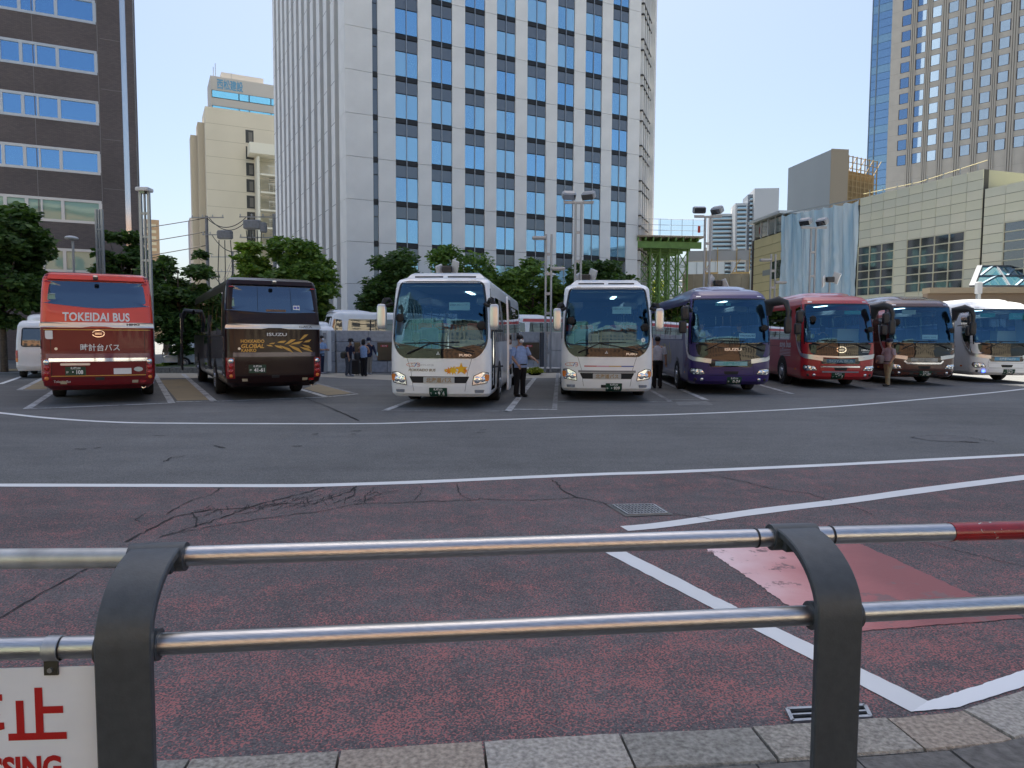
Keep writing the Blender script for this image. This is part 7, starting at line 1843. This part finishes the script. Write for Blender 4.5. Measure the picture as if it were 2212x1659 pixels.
def person(label, loc, rz, h=1.7, shirt='blue', sleeve='short', legs='black', hair=hair_d, hat=None, mask=False, shoes=shoe_d, fat=1.0, lean=0., stance=.10, stride=0., la=None, ra=None, seated=False, bag=None, group='people in the bus yard', skirt=None, headturn=0., rear=False):
    """local -y is the way the figure faces"""
    k = h / 1.7; t = thing('person', label, 'person', loc, rz, group)
    V = lambda x, y, z: Vector((x * k, y * k, z * k))
    hip = .90 if not seated else .50; tz = lambda z: z
    ln = lambda z: -lean * (z - hip)       # forward lean
    sh, nk, hd = hip + .50, hip + .57, hip + .70
    foot = [(-stance, stride), (stance, -stride)]
    if seated: knee = [V(-.12, -.45, .50), V(.12, -.45, .50)]; ank = [V(-.12, -.48, .08), V(.12, -.48, .08)]
    else: knee = [V(f[0] * .95, f[1] * .5 - .02, .48) for f in foot]; ank = [V(f[0], f[1], .08) for f in foot]
    hipj = [V(-.09, 0, hip), V(.09, 0, hip)]; shj = [V(-.19 * fat ** .5, ln(sh), sh - .02), V(.19 * fat ** .5, ln(sh), sh - .02)]
    la = la or [(-.27, -.02, hip + .22), (-.28, -.10, hip - .03)]; ra = ra or [(.27, -.02, hip + .22), (.28, -.10, hip - .03)]
    arms = [[V(*la[0]), V(*la[1])], [V(*ra[0]), V(*ra[1])]]
    # continuous body under the clothes
    vs = [V(0, ln(hip), hip), V(0, ln(hip + .25), hip + .25), V(0, ln(sh), sh - .03), V(0, ln(nk), nk + .02), V(0, ln(hd) - .015, hd - .035), V(0, ln(hd) - .01, hd + .06), V(0, ln(hd) + .005, hd + .125)]
    rad = [.115 * fat, .115 * fat, .10, .052, .076, .086, .05]; ed = [(i, i + 1) for i in range(6)]
    for i in (0, 1):
        o = len(vs); vs += [shj[i], arms[i][0], arms[i][1]]; rad += [.058, .046, .034]; ed += [(2, o), (o, o + 1), (o + 1, o + 2)]
        o = len(vs); vs += [hipj[i], knee[i], ank[i], ank[i] + V(0, -.13, -.045)]; rad += [.085, .058, .042, .036]; ed += [(0, o), (o, o + 1), (o + 1, o + 2), (o + 2, o + 3)]
    me = bpy.data.meshes.new('body'); me.from_pydata([tuple(v) for v in vs], ed, []); b = obj('body', me, skin_m, t)
    md = b.modifiers.new('skin', 'SKIN'); sv = me.skin_vertices[0].data
    for q, r_ in zip(sv, rad): q.radius = (r_ * k, r_ * k)
    sv[0].use_root = True; md.use_smooth_shade = True; su_ = b.modifiers.new('sub', 'SUBSURF'); su_.levels = 1; su_.render_levels = 2
    # face
    hc = V(0, ln(hd) - .01, hd + .03); rot = Matrix.Rotation(headturn, 3, 'Z'); f_ = MB()
    H = lambda x, y, z: hc + rot @ V(x, y, z)
    f_.tube([H(0, -.085, .03), H(0, -.112, -.008), H(0, -.09, -.02)], [.010 * k, .016 * k, .012 * k], 6)
    for sx in (-1, 1): f_.ell(H(sx * .082, .005, .0), (.014 * k, .022 * k, .032 * k), 2, 8, 6)
    f_.ell(H(0, -.075, -.06), (.032 * k, .02 * k, .014 * k), 2, 8, 5); f_.build('face', skin_m, b, 60)
    ey = MB()
    for sx in (-1, 1): ey.ell(H(sx * .032, -.086, .022), (.012 * k, .007 * k, .007 * k), 2, 8, 5)
    ey.build('eyes', hair_d, b)
    if mask: MB().ell(H(0, -.062, -.035), (.066 * k, .055 * k, .055 * k), 2.6, 12, 8, rot).build('face_mask', mask_m, t, 60)
    hm = MB(); hm.ell(H(0, .018, .055), (.096 * k, .105 * k, .095 * k), 2.2, 14, 9, rot)
    if hair is hair_d and rear: hm.ell(H(0, .045, -.03), (.10 * k, .075 * k, .115 * k), 2.4, 12, 8, rot)
    hm.build('hair', hair, t, 60)
    if hat:
        hh_ = MB(); hh_.ell(H(0, .01, .092), (.108 * k, .122 * k, .085 * k), 2.5, 16, 8, rot)
        if hat[0] == 'cap': hh_.ell(H(0, -.15, .065), (.075 * k, .085 * k, .012 * k), 2.2, 12, 5, rot)
        else: hh_.lathe([(.105 * k, 0), (.165 * k, -.035 * k), (.17 * k, -.045 * k), (.10 * k, -.006 * k)], 18, tuple(H(0, .005, .06)), 'Z', False)
        hh_.build('hat', hat[1], t, 60)
    # shirt
    s_ = MB(); F_ = fat
    rows = [(hip - .06, .165 * F_, .125 * F_), (hip + .06, .168 * F_, .135 * F_), (hip + .2, .165 * F_, .132 * F_), (hip + .36, .182 * F_ ** .5, .125), (hip + .46, .19 * F_ ** .4, .112), (hip + .52, .15, .085), (hip + .56, .075, .065)]
    v, fc = eloft([(V(0, ln(z) + (-.03 * (F_ - 1) * 4 if z < hip + .3 else 0), z), a * k, d * k) for z, a, d in rows]); s_.add(v, fc)
    for i in (0, 1):
        e = arms[i][0]; p = shj[i]
        if sleeve == 'short': q = p.lerp(e, .85); s_.tube([p + V(0, 0, .03), p.lerp(q, .3), q], [.07 * k, .078 * k, .068 * k], 10)
        elif sleeve == 'long': s_.tube([p + V(0, 0, .03), p.lerp(e, .3), e, e.lerp(arms[i][1], .95)], [.07 * k, .072 * k, .056 * k, .045 * k], 10)
    s_.build('shirt', CL[shirt], t, 60)
    col = MB().lathe([(.072 * k, 0), (.078 * k, .03 * k), (.066 * k, .032 * k)], 14, tuple(V(0, ln(nk), hip + .535)), 'Z', False).build('collar', CL[shirt], t, 60)
    # trousers
    p_ = MB(); zz = hip
    v, fc = eloft([(V(0, ln(hip) + .005, z), a * k, d * k) for z, a, d in ((hip - .10, .155 * F_, .12 * F_), (hip - .02, .162 * F_, .125 * F_), (hip + .07, .158 * F_, .12 * F_))]); p_.add(v, fc)
    for i in (0, 1): p_.tube([hipj[i] + V(0, 0, .02), hipj[i].lerp(knee[i], .35), knee[i], knee[i].lerp(ank[i], .55), ank[i] + V(0, .005, -.015)], [.105 * F_ * k, .10 * F_ * k, .078 * k, .072 * k, .074 * k], 12)
    p_.build('trousers', CL[legs], t, 60)
    MB().lathe([(.166 * F_ * k, -.018), (.168 * F_ * k, .018)], 18, tuple(V(0, ln(hip), hip + .03)), 'Z', False).build('belt', shoe_d, t, 60) if sleeve == 'short' and not skirt else None
    for i in (0, 1):
        c = ank[i]; MB().ell(c + V(0, -.07, -.035), (.048 * k, .135 * k, .05 * k), 2.8, 12, 7).build('shoe', shoes, t, 60)
        d = arms[i][1] - arms[i][0]; hand(b, arms[i][1], d, 1 if i == 0 else -1, k)
    return t, V, hip
def at(px, py): p = G(px, py); return (p.x, p.y, 0)
def face_to(deg): return R(deg)            # 0 = towards the viewpoint, 90 = towards picture right
bagm = mat('bag_dark', (.02, .02, .022), .6); bago = mat('bag_olive', (.07, .07, .055), .8)
def bag(par_loc, label, c, d, m, name='shoulder_bag', strap=None, rz=0.):
    t = thing(name, label, 'bag', par_loc, rz); MB().ell(c, d, 3.2, 14, 9).build('bag_body', m, t, 60)
    if strap: MB().tube(strap, .012, 5).build('strap', m, t)
    return t
# driver by the starred coach
l_ = at(1122, 857)
person('heavy set driver in a blue shirt and white mask beside the starred coach', l_, face_to(38), 1.74, 'blue', 'short', 'black', hair_d, None, True, shoe_d, 1.32, .02, .10, .03, la=[(-.30, -.03, 1.13), (-.24, -.22, .93)], ra=[(.32, -.08, 1.15), (.30, -.36, 1.05)])
person('driver in a white shirt seen from behind beside the striped coach', at(1419, 838), face_to(160), 1.72, 'white', 'short', 'black', hair_d, None, False, shoe_d, 1.08)
t_, V_, hp = person('man in a dark cap and lilac shirt standing before the dark brown coach', tuple(wpt(1919, 26.1)) + (0,), face_to(-78), 1.66, 'lilac', 'short', 'khaki', hair_g, ('cap', CL['navy']), False, shoe_d, 1.12, -.02, .07, .05, la=[(-.26, -.05, 1.16), (-.20, -.30, 1.0)], ra=[(.26, .03, 1.14), (.24, -.10, .90)])
bag(t_.location, 'grey shoulder bag on the man in the cap', (-.16, -.22, .98), (.15, .12, .16), mat('bag_grey', (.22, .20, .21), .8), strap=[(.16, 0, 1.42), (-.05, -.16, 1.25), (-.16, -.22, 1.1)], rz=t_.rotation_euler.z)
# passengers by the stone wall
t_, V_, hp = person('woman in a black bucket hat and navy top bending to a suitcase', at(753, 813), face_to(62), 1.56, 'navy', 'short', 'grey', hair_d, ('bucket', CL['black']), True, shoe_g, 1.0, .22, .07, .06, la=[(-.22, -.14, 1.12), (-.20, -.20, .86)], ra=[(.2, -.16, 1.12), (.18, -.3, .92)])
bag(t_.location, 'olive shoulder bag on the woman in the bucket hat', (-.02, .24, .92), (.14, .12, .15), bago, strap=[(-.1, -.1, 1.36), (-.04, .12, 1.15), (0, .22, 1.0)], rz=t_.rotation_euler.z)
t_, V_, hp = person('woman with a dark bob and pale blue top seen from behind', at(786, 813), face_to(176), 1.56, 'sky', 'none', 'black', hair_d, None, False, shoe_d, 1.0, .0, .075, 0, rear=True, la=[(-.25, -.1, 1.15), (-.16, -.26, 1.12)], ra=[(.25, -.04, 1.12), (.24, -.12, .9)])
bag(t_.location, 'black shoulder bag on the woman in pale blue', (.26, .06, .88), (.12, .15, .18), bagm, strap=[(.14, 0, 1.38), (.22, .04, 1.15), (.26, .05, 1.0)], rz=t_.rotation_euler.z)
person('person in a dark hat and navy jacket holding a bottle', at(797, 809), face_to(12), 1.60, 'navy', 'long', 'sand', hair_d, ('bucket', CL['navy']), True, shoe_g, 1.05, .04, .07, 0, ra=[(.30, -.1, 1.12), (.36, -.25, .98)])
bot = thing('water_bottle', 'small clear bottle held by the person in navy', 'bottle', tuple(Vector(at(797, 809)) + Vector((.42, -.2, .86)))); MB().lathe([(.03, 0), (.032, .12), (.015, .16), (.015, .18)], 10).build('bottle', mat('bottle_teal', (.45, .68, .72), .2), bot, 50)
def suitcase(label, px, py, m, w_=.42, h=.62):
    t = thing('suitcase', label, 'suitcase', at(px, py), R(12)); MB().bbox((0, 0, .06 + h / 2), (w_, .26, h), .05).build('shell', m, t)
    for sx in (-1, 1):
        for y in (-.09, .09): MB().ell((sx * w_ * .4, y, .03), (.02, .03, .03), 2, 8, 5).build('castor', M_rub, t)
    MB().tube([(-.1, .1, h), (-.1, .1, h + .26), (.1, .1, h + .26), (.1, .1, h)], .012, 5).build('handle', M_silver, t)
suitcase('black wheeled suitcase beside the bending woman', 765, 811, bagm, .5, .66); suitcase('olive suitcase behind the woman in pale blue', 776, 810, bago, .34, .5)
t_, V_, hp = person('man in a pale blue shirt half hidden by the brown coach', at(694, 808), face_to(70), 1.70, 'sky', 'short', 'navy', hair_d, None, True, shoe_g, 1.0, .06, .07, 0, la=[(-.24, -.12, 1.12), (-.1, -.34, 1.12)], ra=[(.24, -.12, 1.12), (.1, -.34, 1.1)])
person('person in a dark top raising both hands to take a photo', at(366, 790), face_to(30), 1.66, 'navy', 'long', 'jean', hair_d, None, True, shoe_d, 1.0, .0, .08, 0, la=[(-.26, -.24, 1.36), (-.08, -.34, 1.52)], ra=[(.26, -.24, 1.36), (.08, -.34, 1.52)])
person('person in a brown jacket on the verge by the taxi', at(361, 794), face_to(-40), 1.58, 'brown', 'long', 'sand', hair_d, None, True, shoe_d, 1.05, .03, .07)
person('person in a white shirt behind the open coach door', at(402, 797), face_to(150), 1.66, 'white', 'short', 'black', hair_d, None, False)
def in_coach(bus, loc, **k):               # people inside a coach stand in the coach's own axes
    M_ = Matrix.Rotation(-R(4.2), 3, 'Z'); f0 = Vector((math.sin(R(4.2)), math.cos(R(4.2)))); r0 = Vector((math.cos(R(4.2)), -math.sin(R(4.2))))
    c = Vector(bus) + r0 * (1.245 + loc[0]) + f0 * (loc[1] - .25); return (c.x, c.y, loc[2])
person('driver in a white shirt at the wheel of the purple coach', in_coach((5.49, 22.07), (-.62, 1.72, .95)), R(30), 1.7, 'white', 'short', 'black', hair_d, seated=True, la=[(-.26, -.2, .78), (-.16, -.46, .82)], ra=[(.26, -.2, .78), (.16, -.46, .82)], headturn=.5)
person('long haired guide seated at the front of the purple coach', in_coach((5.49, 22.07), (.62, 1.75, .95)), R(-30), 1.62, 'black', 'long', 'black', mat('hair_auburn', (.06, .02, .012), .6), seated=True, headturn=-.5)
person('person in dark clothes bending inside the cherry red coach', in_coach((10.2, 25.0), (.0, 1.9, .95)), R(180), 1.6, 'navy', 'long', 'black', hair_d, seated=True, rear=True)
person('driver in a pale waistcoat inside the dark brown coach', in_coach((14.2, 26.9), (-.55, 1.75, .95)), R(10), 1.7, 'grey', 'long', 'black', hair_g, seated=True)
